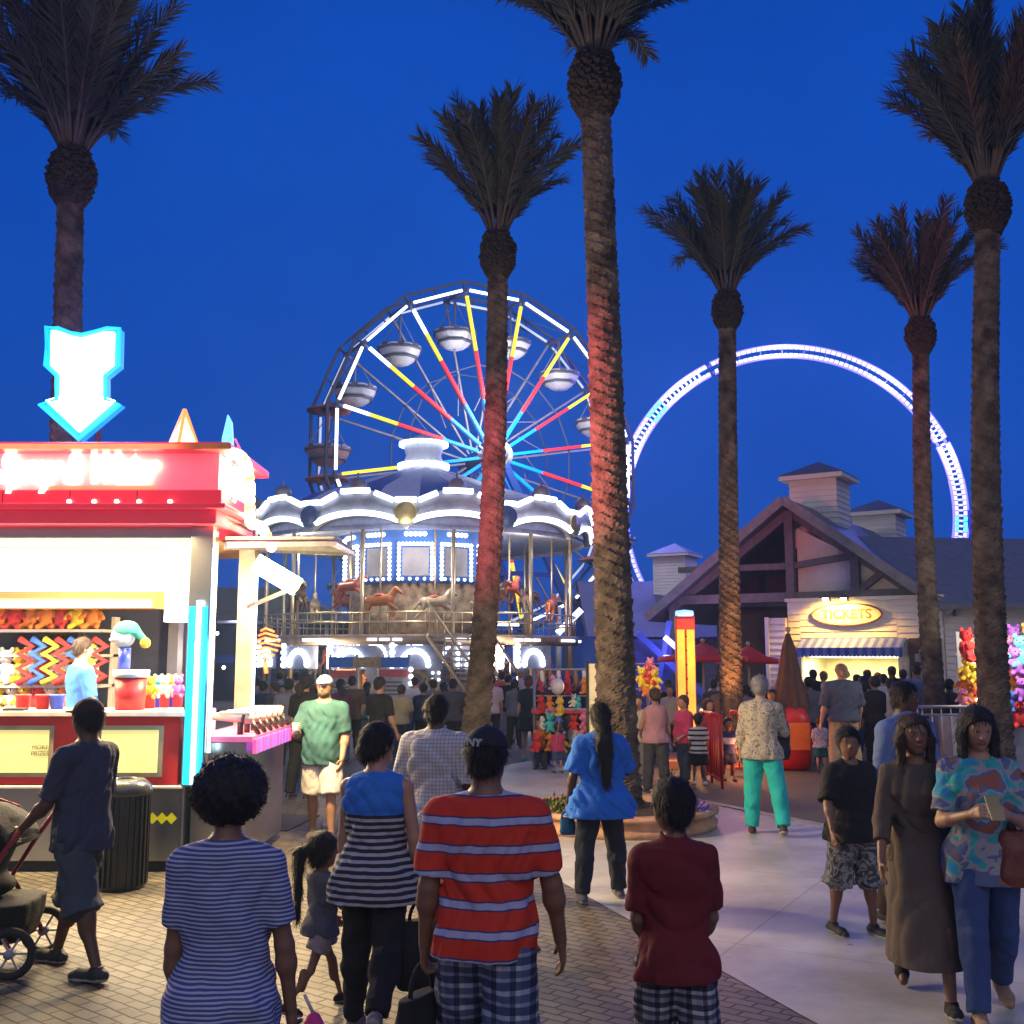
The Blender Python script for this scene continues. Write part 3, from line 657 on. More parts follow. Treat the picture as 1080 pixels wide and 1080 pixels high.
def concrete_mat():
    m = bpy.data.materials.new('concrete'); m.use_nodes = True; t = m.node_tree; b = t.nodes['Principled BSDF']; b.inputs['Roughness'].default_value = .55
    tc = t.nodes.new('ShaderNodeTexCoord'); n = t.nodes.new('ShaderNodeTexNoise'); n.inputs['Scale'].default_value = .9; n.inputs['Detail'].default_value = 9; n.inputs['Roughness'].default_value = .62
    t.links.new(tc.outputs['Object'], n.inputs['Vector'])
    r = t.nodes.new('ShaderNodeValToRGB'); r.color_ramp.elements[0].position = .3; r.color_ramp.elements[0].color = (.33, .33, .33, 1); r.color_ramp.elements[1].position = .72; r.color_ramp.elements[1].color = (.50, .50, .50, 1)
    t.links.new(n.outputs[0], r.inputs[0])
    br = t.nodes.new('ShaderNodeTexBrick'); br.offset = 0; br.inputs['Scale'].default_value = 1; br.inputs['Brick Width'].default_value = 2.4; br.inputs['Row Height'].default_value = 2.4; br.inputs['Mortar Size'].default_value = .006
    br.inputs['Color1'].default_value = (1, 1, 1, 1); br.inputs['Color2'].default_value = (.93, .93, .93, 1); br.inputs['Mortar'].default_value = (.6, .6, .6, 1)
    mp_ = t.nodes.new('ShaderNodeMapping'); mp_.inputs['Rotation'].default_value = (0, 0, R(30)); t.links.new(tc.outputs['Object'], mp_.inputs[0]); t.links.new(mp_.outputs[0], br.inputs['Vector'])
    mx = t.nodes.new('ShaderNodeMix'); mx.data_type = 'RGBA'; mx.blend_type = 'MULTIPLY'; mx.inputs[0].default_value = 1
    t.links.new(r.outputs[0], mx.inputs[6]); t.links.new(br.outputs[0], mx.inputs[7]); t.links.new(mx.outputs[2], b.inputs['Base Color'])
    vo = t.nodes.new('ShaderNodeTexVoronoi'); vo.inputs['Scale'].default_value = 1.9; t.links.new(tc.outputs['Object'], vo.inputs['Vector'])
    vr_ = t.nodes.new('ShaderNodeValToRGB'); vr_.color_ramp.elements[0].position = .055; vr_.color_ramp.elements[0].color = (.45, .44, .43, 1); vr_.color_ramp.elements[1].position = .075; vr_.color_ramp.elements[1].color = (1, 1, 1, 1); t.links.new(vo.outputs['Distance'], vr_.inputs[0])
    st2 = t.nodes.new('ShaderNodeTexNoise'); st2.inputs['Scale'].default_value = .45; st2.inputs['Detail'].default_value = 10; st2.inputs['Roughness'].default_value = .75; t.links.new(tc.outputs['Object'], st2.inputs['Vector'])
    sr2 = t.nodes.new('ShaderNodeValToRGB'); sr2.color_ramp.elements[0].position = .40; sr2.color_ramp.elements[0].color = (.82, .81, .80, 1); sr2.color_ramp.elements[1].position = .56; sr2.color_ramp.elements[1].color = (1, 1, 1, 1); t.links.new(st2.outputs[0], sr2.inputs[0])
    mg_ = t.nodes.new('ShaderNodeMix'); mg_.data_type = 'RGBA'; mg_.blend_type = 'MULTIPLY'; mg_.inputs[0].default_value = 1; t.links.new(vr_.outputs[0], mg_.inputs[6]); t.links.new(sr2.outputs[0], mg_.inputs[7])
    mf_ = t.nodes.new('ShaderNodeMix'); mf_.data_type = 'RGBA'; mf_.blend_type = 'MULTIPLY'; mf_.inputs[0].default_value = 1; t.links.new(mx.outputs[2], mf_.inputs[6]); t.links.new(mg_.outputs[2], mf_.inputs[7]); t.links.new(mf_.outputs[2], b.inputs['Base Color'])
    n2 = t.nodes.new('ShaderNodeTexNoise'); n2.inputs['Scale'].default_value = 130; t.links.new(tc.outputs['Object'], n2.inputs['Vector'])
    bp = t.nodes.new('ShaderNodeBump'); bp.inputs['Strength'].default_value = .25; bp.inputs['Distance'].default_value = .005
    t.links.new(n2.outputs[0], bp.inputs['Height']); t.links.new(bp.outputs[0], b.inputs['Normal']); return m
o = MB().quad((-220, -40, 0), (220, -40, 0), (220, 340, 0), (-220, 340, 0)).build('ground', ground_mat()); tag(o, kind='structure')
hzm = bpy.data.materials.new('evening_haze'); hzm.use_nodes = True; t = hzm.node_tree; t.nodes.clear()      # thin humid evening air that the lamps light up
o_ = t.nodes.new('ShaderNodeOutputMaterial'); v_ = t.nodes.new('ShaderNodeVolumePrincipled'); v_.inputs['Density'].default_value = .0014; v_.inputs['Anisotropy'].default_value = .35; v_.inputs['Color'].default_value = (.42, .68, 1., 1); t.links.new(v_.outputs[0], o_.inputs['Volume'])
tag(MB().box(-225, 225, -45, 345, -1, 27).build('haze', hzm), kind='stuff')
def sheet(name, pts, z, m): 
    o = MB().add([(p[0], p[1], z) for p in pts], [list(range(len(pts)))]).build(name, m); return tag(o, kind='structure')
pa = G(590, 930); pb = G(860, 1080); dr = (pb - pa); ea = pa + dr * -1.15; eb = pa + dr * 3.
sheet('brick_pavement', [(-14, 17), (-14, -8), (eb.x, -8), (eb.x, eb.y), (pb.x, pb.y), (pa.x, pa.y), (ea.x, ea.y), (-.6, 17)], .004, paver_mat())
q1, q2, q3, q4 = G(565, 802), G(700, 838), G(900, 878), G(1085, 905)
sheet('concrete_path', [(pb.x, pb.y), (eb.x, eb.y), (14, eb.y), (14, q4.y - .6), (q4.x, q4.y), (q3.x, q3.y), (q2.x, q2.y), (q1.x, q1.y), (-1.2, 17.2), (ea.x, ea.y), (pa.x, pa.y)], .008, concrete_mat())
kb = MB()
for a, b in ((q4, q3), (q3, q2), (q2, q1)):
    kb.bar((a.x, a.y, .012), (b.x, b.y, .012), .12, .02)
tag(kb.build('pavement_edge', mat('edge_concrete', (.3, .29, .27))), kind='structure')
# ================================================================== PALMS
bark = mat('palm_bark', (.10, .078, .058), rough=.9, noise=.75, ns=4.5, bump=.7, bs=35)
boss_m = mat('palm_boss', (.035, .030, .022), rough=.95, noise=.5, ns=12, bump=.6, bs=30)
leaf_m = mat('palm_leaf', (.045, .062, .055), rough=.75, noise=.4, ns=1.5)
rach_m = mat('palm_midrib', (.08, .07, .055), rough=.7, noise=.2)
def palm(label, base, boss, Y, r0, crown, seed, tilt=(0, 0), nf=30, spread=62):
    """base/boss: picture x,y of the trunk foot and of the middle of the boss; crown = frond length"""
    rs = random.Random(seed); B = P(base, 740, Y); T = P(boss[0], boss[1], Y)
    root = thing('palm_tree', label, 'palm tree', (B.x, Y, 0), 0, 'date palms along the walk'); dx = T.x - B.x; zt = T.z
    n = 40; dz = .022; k = int(zt / dz); vs = []; fs = []; bend = rs.uniform(-.12, .12)
    rr = np.random.RandomState(seed); jit = rr.uniform(.4, 1.6, (k + 1, n)); jr = rr.uniform(-.03, .03, (k // 6 + 2, n))
    for i in range(k + 1):
        z = i * dz; t = z / zt; cx = dx * t + bend * math.sin(PI * t); r = r0 * (1.00 - .27 * t ** .7) * (1 + .30 * math.exp(-z / .35))
        for j in range(n):
            a = 2 * PI * j / n; ph = (z / .135 + (j % 8) / 8. * (1 if (j // 8) % 2 else 1)) % 1.; sc = 1 + .13 * (ph ** 1.5) * jit[i, j] + jr[i // 6, j]
            vs.append((cx + r * sc * math.cos(a), r * sc * math.sin(a), z))
    for i in range(k):
        for j in range(n): fs.append((i * n + j, i * n + (j + 1) % n, (i + 1) * n + (j + 1) % n, (i + 1) * n + j))
    m = MB(); m.add(vs, fs); m.build('trunk', bark, root)
    m = MB(); m.smooth = False; R0 = r0 * 1.16; rows = 16; Hb = R0 * 2.7      # the pineapple of cut leaf bases
    m.lathe([(r0 * .8, -Hb * .55), (R0 * .8, -Hb * .35), (R0 * .9, 0), (R0 * .7, Hb * .35), (r0 * .5, Hb * .75)], 16, (dx, 0, zt))
    for i in range(rows):
        t = i / (rows - 1); z = zt - Hb * .5 + Hb * 1.05 * t; rad = R0 * (math.sin(PI * (.16 + .70 * t)) ** .7); 
        for j in range(20):
            a = 2 * PI * (j + (i % 2) * .5) / 20 + rs.uniform(-.05, .05); L = rs.uniform(.04, .10); c, s_ = math.cos(a), math.sin(a)
            m.bar((dx + c * rad * .85, s_ * rad * .85, z - .03), (dx + c * (rad + L * .8), s_ * (rad + L * .8), z + L * .9), .065, .035)
    m.build('crown_boss', boss_m, root)
    m = MB(); base0 = Vector((dx, 0, zt + Hb * .55))
    for i in range(nf):
        u = (i + .5) / nf; th = R(3 + spread * .92 * u ** .62 * rs.uniform(.86, 1.08)); az = i * 2.39996 + rs.uniform(-.25, .25)
        L = crown * rs.uniform(.86, 1.08) * (1 - .12 * u); hx, hy = math.cos(az), math.sin(az); droop = rs.uniform(.02, .34) * (.3 + u); droop += 1.3 * rs.uniform(.6, 1.1) if (u > .80 and rs.random() < .5) else 0
        pts = []; p = base0 + Vector((hx, hy, 0)) * r0 * .5; ang = th * .45; K = 14
        for k_ in range(K + 1):
            pts.append(p.copy()); t = k_ / K; ang += (th * .55 + droop * 1.6 * t * t + (.10 if t > .5 else 0)) / K
            p = p + Vector((hx * math.sin(ang), hy * math.sin(ang), math.cos(ang))) * (L / K)
        m.mat(1); m.tube(pts, [.028 * (1 - .85 * t_ / K) + .004 for t_ in range(K + 1)], 5); m.mat(0)
        side0 = Vector((-hy, hx, 0)); nl = 96
        for s_ in (-1, 1):
            for j in range(nl):
                t = .20 + .80 * (j + rs.random()) / nl; fi = t * K; i0 = min(K - 1, int(fi)); pp = pts[i0].lerp(pts[i0 + 1], fi - i0); d = (pts[i0 + 1] - pts[i0]).normalized()
                nrm = side0.cross(d).normalized(); ll = (.36 * math.sin(PI * (.10 + .62 * t)) ** .9 + .03) * crown / 2.4 * rs.uniform(.75, 1.15)
                dirn = (d * rs.uniform(.75, 1.0) + side0 * s_ * rs.uniform(.30, .70) + nrm * rs.uniform(-.45, .45)).normalized(); wv = d.cross(dirn).cross(dirn).normalized() * .0115
                e_ = pp + dirn * ll + Vector((0, 0, -.05 * ll)); mid = pp + dirn * ll * .5
                m.add([pp - wv * .6, pp + wv * .6, mid + wv, e_, mid - wv], [(0, 1, 2, 3, 4)])
    m.build('crown', [leaf_m, rach_m], root); return root
palm('tall palm rising behind the game booth under the blue arrow sign', 68, (75, 192), 12.6, .20, 2.35, 11, nf=46, spread=62)
palm('palm with a reddish lit trunk standing in front of the carousel', 497, (525, 272), 16.2, .205, 2.3, 22, nf=30, spread=54)
palm('thickest palm, its crown cut off at the top, growing from the round planter', 652, (627, 95), 12.5, .235, 2.3, 33, nf=46, spread=66)
palm('palm with an orange lit lower trunk left of the ticket building gable', 771, (767, 330), 19.0, .20, 2.3, 44, nf=30, spread=58)
palm('shorter palm whose trunk crosses the right end of the light ring', 988, (971, 357), 19.0, .185, 2.15, 55, nf=28, spread=60)
palm('tall dark palm at the right edge beside the prize stall', 1048, (1042, 223), 14.6, .215, 2.45, 66, nf=46, spread=47)
# ================================================================== PLANTER
c = G(655, 866); c.y = 12.5; c.x = P(652, 740, 12.5).x
pl = thing('planter', 'low round stone planter with a soil bed around the thickest palm', 'planter', (c.x, c.y, 0))
stone = mat('planter_stone', (.48, .27, .16), rough=.85, noise=.3, ns=5, bump=.5, bs=18)
MB().lathe([(1.02, 0), (1.10, .0), (1.12, .08), (1.08, .09), (1.08, .17), (1.13, .18), (1.13, .22), (.88, .22), (.88, .14)], 40).build('rim', stone, pl)
MB().lathe([(.9, .15), (.5, .19), (.2, .21)], 32).build('soil', mat('soil', (.05, .038, .028), rough=1, noise=.4, ns=20, bump=1, bs=40), pl)
rs = random.Random(5)
def shrub(label, x, y, z, r, n, m_, seed, hh=.35):
    rs = random.Random(seed); t = thing('low_shrub', label, 'plant', (x, y, z), 0, 'low plants in the round planter'); m = MB()
    for i in range(n):
        a = rs.uniform(0, 6.28); u = rs.random() ** .5; px_, py_ = u * r * math.cos(a), u * r * math.sin(a); z_ = hh * (1 - u * u * .8) * rs.uniform(.3, 1); s_ = rs.uniform(.025, .05)
        d = Vector((rs.uniform(-1, 1), rs.uniform(-1, 1), rs.uniform(.1, 1))).normalized(); q_ = d.orthogonal().normalized(); w_ = d.cross(q_); p = Vector((px_, py_, z_))
        m.add([p, p + d * s_ + q_ * s_ * .4, p + d * s_ * 2, p + d * s_ - q_ * s_ * .4], [(0, 1, 2, 3)])
    m.build('foliage', m_, t); m = MB()
    for i in range(7): a = rs.uniform(0, 6.28); m.tube([(0, 0, 0), (math.cos(a) * r * .5, math.sin(a) * r * .5, hh * .6)], .006, 5)
    m.build('stem', rach_m, t); return t
gl = mat('shrub_leaf', (.12, .15, .03), rough=.6, noise=.4, ns=10); fl = mat('flower_petal', (.16, .10, .42), rough=.6, noise=.3, ns=10)
shrub('yellow green low plant on the left side of the round planter', c.x - .72, c.y - .35, .18, .30, 420, gl, 1, .17)
shrub('purple flowering plant on the right side of the round planter', c.x + .70, c.y - .3, .18, .30, 260, fl, 2, .15)
# ================================================================== FERRIS WHEEL
YW = 50.; hub = P(509, 483, YW); TH = R(31)
fw = thing('ferris_wheel', 'white lit ferris wheel with yellow, red and blue light spokes behind the carousel', 'ferris wheel', (hub.x, YW, 0), TH)
HZ = hub.z - .1; RW = 8.1; HW = 1.0
steel = mat('ride_steel', (.30, .31, .36), rough=.5, noise=.1); dsteel = mat('dark_steel', (.10, .10, .13), rough=.5, noise=.1); bsteel = mat('blue_steel', (.03, .10, .42), rough=.45, noise=.1)
led_w = glow('led_white', (.72, .80, 1.), 3.2); led_wd = glow('led_white_dim', (.55, .65, 1.), .75)
led_y = glow('led_yellow', (1., .74, .03), 1.25); led_r = glow('led_red', (1., .035, .04), 1.05); led_b = glow('led_blue', (.0, .27, 1.), 1.3)
def wp(r, deg, y): a = R(deg); return Vector((r * math.cos(a), y, HZ + r * math.sin(a)))
angs = [11.25 + 22.5 * i for i in range(16)]
for y, nm in ((-HW, 'near'), (HW, 'far')):
    m = MB()
    for i, a in enumerate(angs):
        b = a + 22.5
        m.bar(wp(RW, a, y), wp(RW, b, y), .14); m.bar(wp(RW + .42, a, y), wp(RW + .42, b, y), .12)
        m.bar(wp(RW, a, y), wp(RW + .42, a, y), .09); m.bar(wp(RW, a + 11.25, y) * .0 + (wp(RW, a, y) + wp(RW, b, y)) / 2, (wp(RW + .42, a, y) + wp(RW + .42, b, y)) / 2, .06)
        m.bar(wp(RW * .55, a, y), wp(RW * .55, b, y), .05)
    m.build('rim', dsteel, fw)
    m = MB(); off = -.09 if y < 0 else -.09
    for i, a in enumerate(angs):
        b = a + 22.5; p, q_ = wp(RW, a, y + off), wp(RW, b, y + off); m.bar(p.lerp(q_, .07), p.lerp(q_, .93), .12 if y < 0 else .10)
    m.build('rim_light', led_w if y < 0 else led_wd, fw)
m = MB()
for a in angs:
    m.bar(wp(RW, a, -HW), wp(RW, a, HW), .12); m.bar(wp(RW, a, -HW), wp(RW, a + 22.5, HW), .04)
m.build('cross_beam', dsteel, fw)
for a in angs:
    m = MB(); m.bar(wp(.5, a, -HW * .9), wp(RW, a, -HW), .10); m.build('spoke', steel, fw)
    m = MB(); m.bar(wp(.5, a, HW * .9), wp(RW, a, HW), .09)
    m.bar(wp(RW * .55, a, HW * .9), wp(RW * .30, a + 22.5, 0), .04); m.build('spoke', mat('spoke_dim', (.42, .36, .36), noise=.2, ns=3), fw)
    m = MB()
    for k in range(44):
        r0 = .9 + (RW - 1.2) * k / 44; r1 = r0 + (RW - 1.2) / 44 * .86; t = k / 44
        m.mat(2 if t < .26 else 1 if t < .60 else (3 if (t > .80 and 120 < a < 175) else 0)); m.bar(wp(r0, a, -HW - .10), wp(r1, a, -HW - .10), .13)
    m.build('spoke_light', [led_y, led_r, led_b, led_w], fw)
m = MB(); m.tube([(0, -HW - 1.0, HZ), (0, HW + 1.0, HZ)], .28, 20); m.build('axle', steel, fw)
m = MB(); m.smooth = True
m.lathe([(.05, 0), (.55, .02), (.62, .12), (.62, .75), (.5, .8)], 24)
m.v = [(x, -HW - .95 + z, HZ + y) for (x, y, z) in m.v]; m.build('hub_drum', mat('hub_cream', (.62, .58, .42), rough=.5, noise=.1), fw)
for y, sg in ((-HW - .7, -1), (HW + .7, 1)):
    for sx in (-1, 1):
        m = MB(); m.bar((0, y, HZ), (sx * 5.2, y * 1.7, .2), .34); m.build('support_leg', bsteel, fw)
    m = MB(); m.bar((-2.6, y * 1.35, HZ * .5), (2.6, y * 1.35, HZ * .5), .2); m.build('brace', bsteel, fw)
MB().box(-6.2, 6.2, -4, 4, 0, .9).build('platform', bsteel, fw)
m = MB(); m.bar((3.4, -3.9, 1.0), (7.6, -3.9, 4.6), .16); m.build('ramp_light', led_w, fw)
gw = mat('gondola_shell', (.74, .72, .74), rough=.45, noise=.1); gd = mat('gondola_trim', (.12, .12, .15), rough=.5, noise=.1); gr = mat('gondola_canopy', (.50, .17, .09), rough=.6, noise=.15); gp = mat('gondola_pink_lit', (.52, .30, .28), rough=.5, noise=.1)
for i, a in enumerate(angs):
    p = wp(RW - .05, a, 0); g = MB(); n = 8
    g.lathe([(.08, -2.62), (.42, -2.6), (.78, -2.35), (1.02, -1.98), (1.06, -1.78), (1.0, -1.76), (.92, -2.05)], n, p)
    go = g.build('gondola', gp if (150 < a < 200) else gw, fw)  # left gondolas and hangers tinted to imitate pink light on them
    g = MB(); g.lathe([(1.04, -1.98), (1.09, -1.97), (1.10, -1.86), (1.05, -1.85)], n, p); g.lathe([(.80, -2.38), (.84, -2.38), (.90, -2.26), (.86, -2.26)], n, p)
    for k in range(8):
        b_ = 2 * PI * (k + .5) / 8; g.box(-.14, .14, -.03, .03, -.12, .0, Matrix.Translation(p + Vector((1.0 * math.cos(b_), 1.0 * math.sin(b_), -1.74))) @ Matrix.Rotation(b_ + PI / 2, 4, 'Z'))
    g.build('trim', gd, go)
    g = MB(); g.tube([p + Vector((0, 0, .1)), p + Vector((0, 0, -2.4))], .06, 8); g.tube([p + Vector((-.95, 0, -1.8)), p + Vector((0, 0, -.2)), p + Vector((.95, 0, -1.8))], .03, 6); g.build('hanger', gp if (150 < a < 200) else steel, go)
    if 150 < a < 215 or a < 0 or a > 300:
        g = MB(); g.lathe([(.02, .22), (.5, .10), (1.0, -.06), (1.02, -.12), (.4, 0)], 10, p); g.build('canopy', gr, go)
lamp('wheel_fill', 'POINT', (0, -3.2, HZ + 2), 1900, (.85, .88, 1), 1.5, fw)  # added lamp in front of the wheel, strengthens its light
# ================================================================== LIGHT RING RIDE
YR = 56.; rc = P(831, 541, YR); RR = 9.15
rr_ = thing('ring_ride', 'huge upright ring of blue white lights rising above the ticket building', 'ride', (rc.x, YR, 0), R(-6))
def rp(r, deg, y): a = R(deg); return Vector((r * math.cos(a), y, rc.z + r * math.sin(a)))
m = MB()
for i in range(96):
    a, b = i * 3.75, i * 3.75 + 3.75
    m.bar(rp(RR - .44, a, 0), rp(RR - .44, b, 0), .10, .16); m.bar(rp(RR, a, 0), rp(RR, b, 0), .10, .16)
    if i % 2 == 0: m.bar(rp(RR - .44, a, 0), rp(RR, a, 0), .06)
m.build('track', dsteel, rr_)
led_v = glow('led_violet_white', (.40, .39, 1.), 2.2); led_c = glow('led_cyan', (.10, .75, 1.), 2.0); halo_vs = glow('halo_violet', (.16, .12, 1.), 2.5)
for r, nm in ((RR, 0), (RR - .44, 1)):
    m = MB(); n = 200
    for i in range(n):
        a = i * 360 / n; 
        if abs((a % 46) - 23) < .5: continue
        m.mat(1 if (136 < a < 143 or 352 < a < 358 or a < 0) else 0); m.bar(rp(r, a, -.14), rp(r, a + 360 / n * .80, -.14), .14, .17)
        m.mat(2); s_ = 1 if nm == 0 else -1; m.bar(rp(r + s_ * .13, a, -.10), rp(r + s_ * .13, a + 360 / n, -.10), .13, .07)  # violet side bars added to imitate the halo round the lights
    m.build('light_strip', [led_v, led_c, halo_vs], rr_)
m = MB()
for i in range(200):
    a = i * 1.8
    if a < 40 or 120 < a < 175 or a > 330: m.bar(rp(RR - .32, a, -.12), rp(RR - .12, a, -.12), .10)
m.build('rung_light', led_v, rr_)
for sx in (-1, 1):
    m = MB(); m.bar((sx * 2.5, 0, rc.z - RR + .4), (sx * 8, -2.5, 0), .4); m.bar((sx * 2.5, 0, rc.z - RR + .4), (sx * 8, 2.5, 0), .4); m.bar((sx * (RR + .1), 0, rc.z), (sx * 11, 0, 0), .35); m.build('support_leg', bsteel, rr_)
for a_ in (20, 52, 90, 128, 160): lamp('ring_fill', 'POINT', rp(RR - .2, a_, -1.2), 2200, (.24, .22, 1), 1.2, rr_)  # added lamps around the arch, boosting the ring's blue light
# ================================================================== CAROUSEL
YC = 34.; cc = P(446, 545, YC); ZE = P(446, 553, 28.6).z
ca = thing('carousel', 'double deck carousel with blue and white striped top and scalloped rows of white lights', 'carousel', (cc.x, YC, 0))
wht = mat('carousel_white', (.62, .62, .66), rough=.45, noise=.12, ns=3); blu = mat('carousel_blue', (.025, .09, .34), rough=.5, noise=.15); gold = mat('carousel_gold', (.52, .40, .16), rough=.35, metal=.6, noise=.1)
RB = 5.4; zt0 = Z_(528, YC - 4.5); zc0 = Z_(492, YC - 1); 
m = MB(); ng = 24; prof = [(RB - .2, zt0 - .15), (3.9, zt0 + (zc0 - zt0) * .34), (2.2, zt0 + (zc0 - zt0) * .70), (.8, zc0)]
for i in range(ng): m.mat(i % 2); m.lathe(prof, 2, (0, 0, 0), 2 * PI * i / ng + .065, 2 * PI * (i + 1) / ng + .065)
m.build('canopy', [blu, mat('canvas_white', (.55, .58, .68), rough=.7, noise=.1)], ca)
z1 = Z_(488, YC - 1); z2 = Z_(462, YC - 1)
m = MB(); m.lathe([(.80, z1 - .4), (.70, z1), (.58, (z1 + z2) / 2), (.68, z2), (.6, z2 + .1), (.02, z2 + .35)], 24); cu_ = m.build('cupola', wht, ca)
m = MB()
for k in range(18):
    a0 = 2 * PI * k / 18
    for z_, r_, w_ in ((z1 + .04, .78, .15), (z2 - .02, .76, .11)): m.bar((r_ * math.cos(a0), r_ * math.sin(a0), z_), (r_ * math.cos(a0 + .28), r_ * math.sin(a0 + .28), z_), w_)
m.build('bulb_ring', led_w, cu_)
def cyl(r, a, z): return Vector((r * math.sin(a), -r * math.cos(a), z))       # a=0 faces the camera
zb = ZE
def arch_lo(t): return zb - .12 + .38 * (1 - (2 * t - 1) ** 2) ** .7       # lower scallop
def arch_hi(t):
    u = abs(2 * t - 1); return zb + .66 + (.32 if u < .28 else .32 * (1 - (u - .28) / .52) if u < .80 else 0)
NB = 12
for b in range(NB):
    a0 = R(-30) * .5 + R(15) + b * R(30); a1 = a0 + R(30); K = 16; m = MB(); vs = []
    for k in range(K + 1):
        t = k / K; a = a0 + (a1 - a0) * t
        for rr, z in ((RB, arch_lo(t)), (RB + .10, (arch_lo(t) + arch_hi(t)) / 2), (RB + .02, arch_hi(t)), (RB - .12, arch_hi(t)), (RB - .14, arch_lo(t))): vs.append(cyl(rr, a, z))
    fs = [(k * 5 + j, (k + 1) * 5 + j, (k + 1) * 5 + (j + 1) % 5, k * 5 + (j + 1) % 5) for k in range(K) for j in range(5)]; m.add(vs, fs)
    bo = m.build('rounding_board', mat('board_paint', (.26, .26, .29), rough=.45, noise=.35, ns=2.2), ca)
    m = MB(); t_ = [.07 + .86 * k / 14 for k in range(15)]; m.tube([cyl(RB + .12, a0 + (a1 - a0) * t, arch_lo(t) + .07) for t in t_], .085, 6); m.build('lower_light', led_w, bo)
    m = MB()
    for (ta, tb) in ((.355, .645), (.70, .88), (.12, .30)): m.tube([cyl(RB + .12, a0 + (a1 - a0) * t, arch_hi(t) - .03) for t in (ta, (ta + tb) / 2, tb)], .085, 6)
    m.tube([cyl(RB + .12, a0 + (a1 - a0) * t, zb + .68) for t in (-.10, 0, .10)], .085, 6); m.build('upper_light', led_w, bo)
    m = MB(); p = cyl(RB + .14, a0, zb + .30); Mr = Matrix.Translation(p) @ Matrix.Rotation(a0, 4, 'Z') @ Matrix.Rotation(PI / 2, 4, 'X'); m.lathe([(.02, .06), (.30, .05), (.34, 0), (.30, -.03)], 20); m.v = [tuple(Mr @ Vector(v)) for v in m.v]
    m.build('medallion', gold if b % 2 == 0 else mat('medallion_blue', (.06, .09, .20), rough=.4, noise=.2), bo)
    m = MB(); p = cyl(RB - .08, (a0 + a1) / 2, zb + 1.08); m.ball(p, .26, 10); m.tube([p, p + Vector((0, 0, .4))], .03, 6); m.build('finial', mat('finial_grey', (.20, .19, .20), rough=.5, noise=.2), bo)
m = MB(); m.lathe([(RB - .1, zb + .02), (1.6, zb + .25)], 48); m.lathe([(RB - .16, zb - .1), (RB - .16, zb + .5)], 48); m.build('ceiling', mat('ceiling_blue', (.22, .24, .34), rough=.6, noise=.2), ca)
zu = Z_(669, YC - 5.0); zd = .55
mdeck = mat('deck_wood', (.28, .20, .14), rough=.6, noise=.25, ns=5)
m = MB(); m.lathe([(1.2, zu), (5.0, zu), (5.05, zu - .05), (5.05, zu - .26), (4.9, zu - .28), (1.2, zu - .24)], 48); m.build('upper_deck', [mdeck], ca)
m = MB()
for k in range(90):
    if (k // 3) % 2 == 0: continue
    a = 2 * PI * k / 90; m.bar(cyl(5.09, a, zu - .14), cyl(5.09, a + .05, zu - .14), .07)
m.build('deck_light', led_w, ca)
m = MB(); m.lathe([(5.3, 0), (5.3, zd - .02), (5.2, zd), (1.2, zd)], 48); m.build('lower_deck', mdeck, ca)
brass = mat('brass', (.55, .45, .28), rough=.3, metal=.8, noise=.1)
for k in range(12):
    a = R(15) + k * R(30); m = MB(); m.tube([cyl(4.9, a, zd), cyl(4.9, a, zb + .1)], .06, 8); m.build('post', brass, ca)
m = MB()
for z_ in (zu + .35, zu + .62):
    m.tube([cyl(4.95, 2 * PI * k / 60, z_) for k in range(60)], .025, 6, closed=True)
for k in range(60): a = 2 * PI * k / 60; m.tube([cyl(4.95, a, zu), cyl(4.95, a, zu + .62)], .012, 4)
m.build('railing', brass, ca)
# centre drum: framed panels edged with bulbs on both levels
bulb = glow('bulb_white', (.72, .8, 1.), 3.2)
zk = [(Z_(610, YC - 2.6), Z_(573, YC - 2.6)), (zd + .2, zd + 2.2)]
pnl = mat('mirror_panel', (.16, .17, .24), rough=.6, metal=.2, noise=.3, ns=2)
m = MB(); m.lathe([(2.3, zu), (2.3, zk[0][0] - .12), (2.2, zk[0][0] - .12)], 12, (0, 0, 0), R(-105), R(255)); m.build('drum', mat('drum_gilt', (.13, .09, .06), rough=.5, noise=.9, ns=4), ca)
m = MB(); m.lathe([(2.25, zk[0][0] - .12), (2.25, zk[0][0] - .1), (2.45, zk[0][0]), (2.45, zk[0][1] + .3), (3.0, zb + .3)], 12, (0, 0, 0), R(-90 - 15), R(270 - 15)); m.build('drum', blu, ca)
m = MB(); m.lathe([(2.3, zd), (2.3, zu - .2)], 12, (0, 0, 0), R(-105), R(255)); m.build('drum', mat('drum_mural', (.32, .30, .30), rough=.5, noise=.5, ns=2.5), ca)
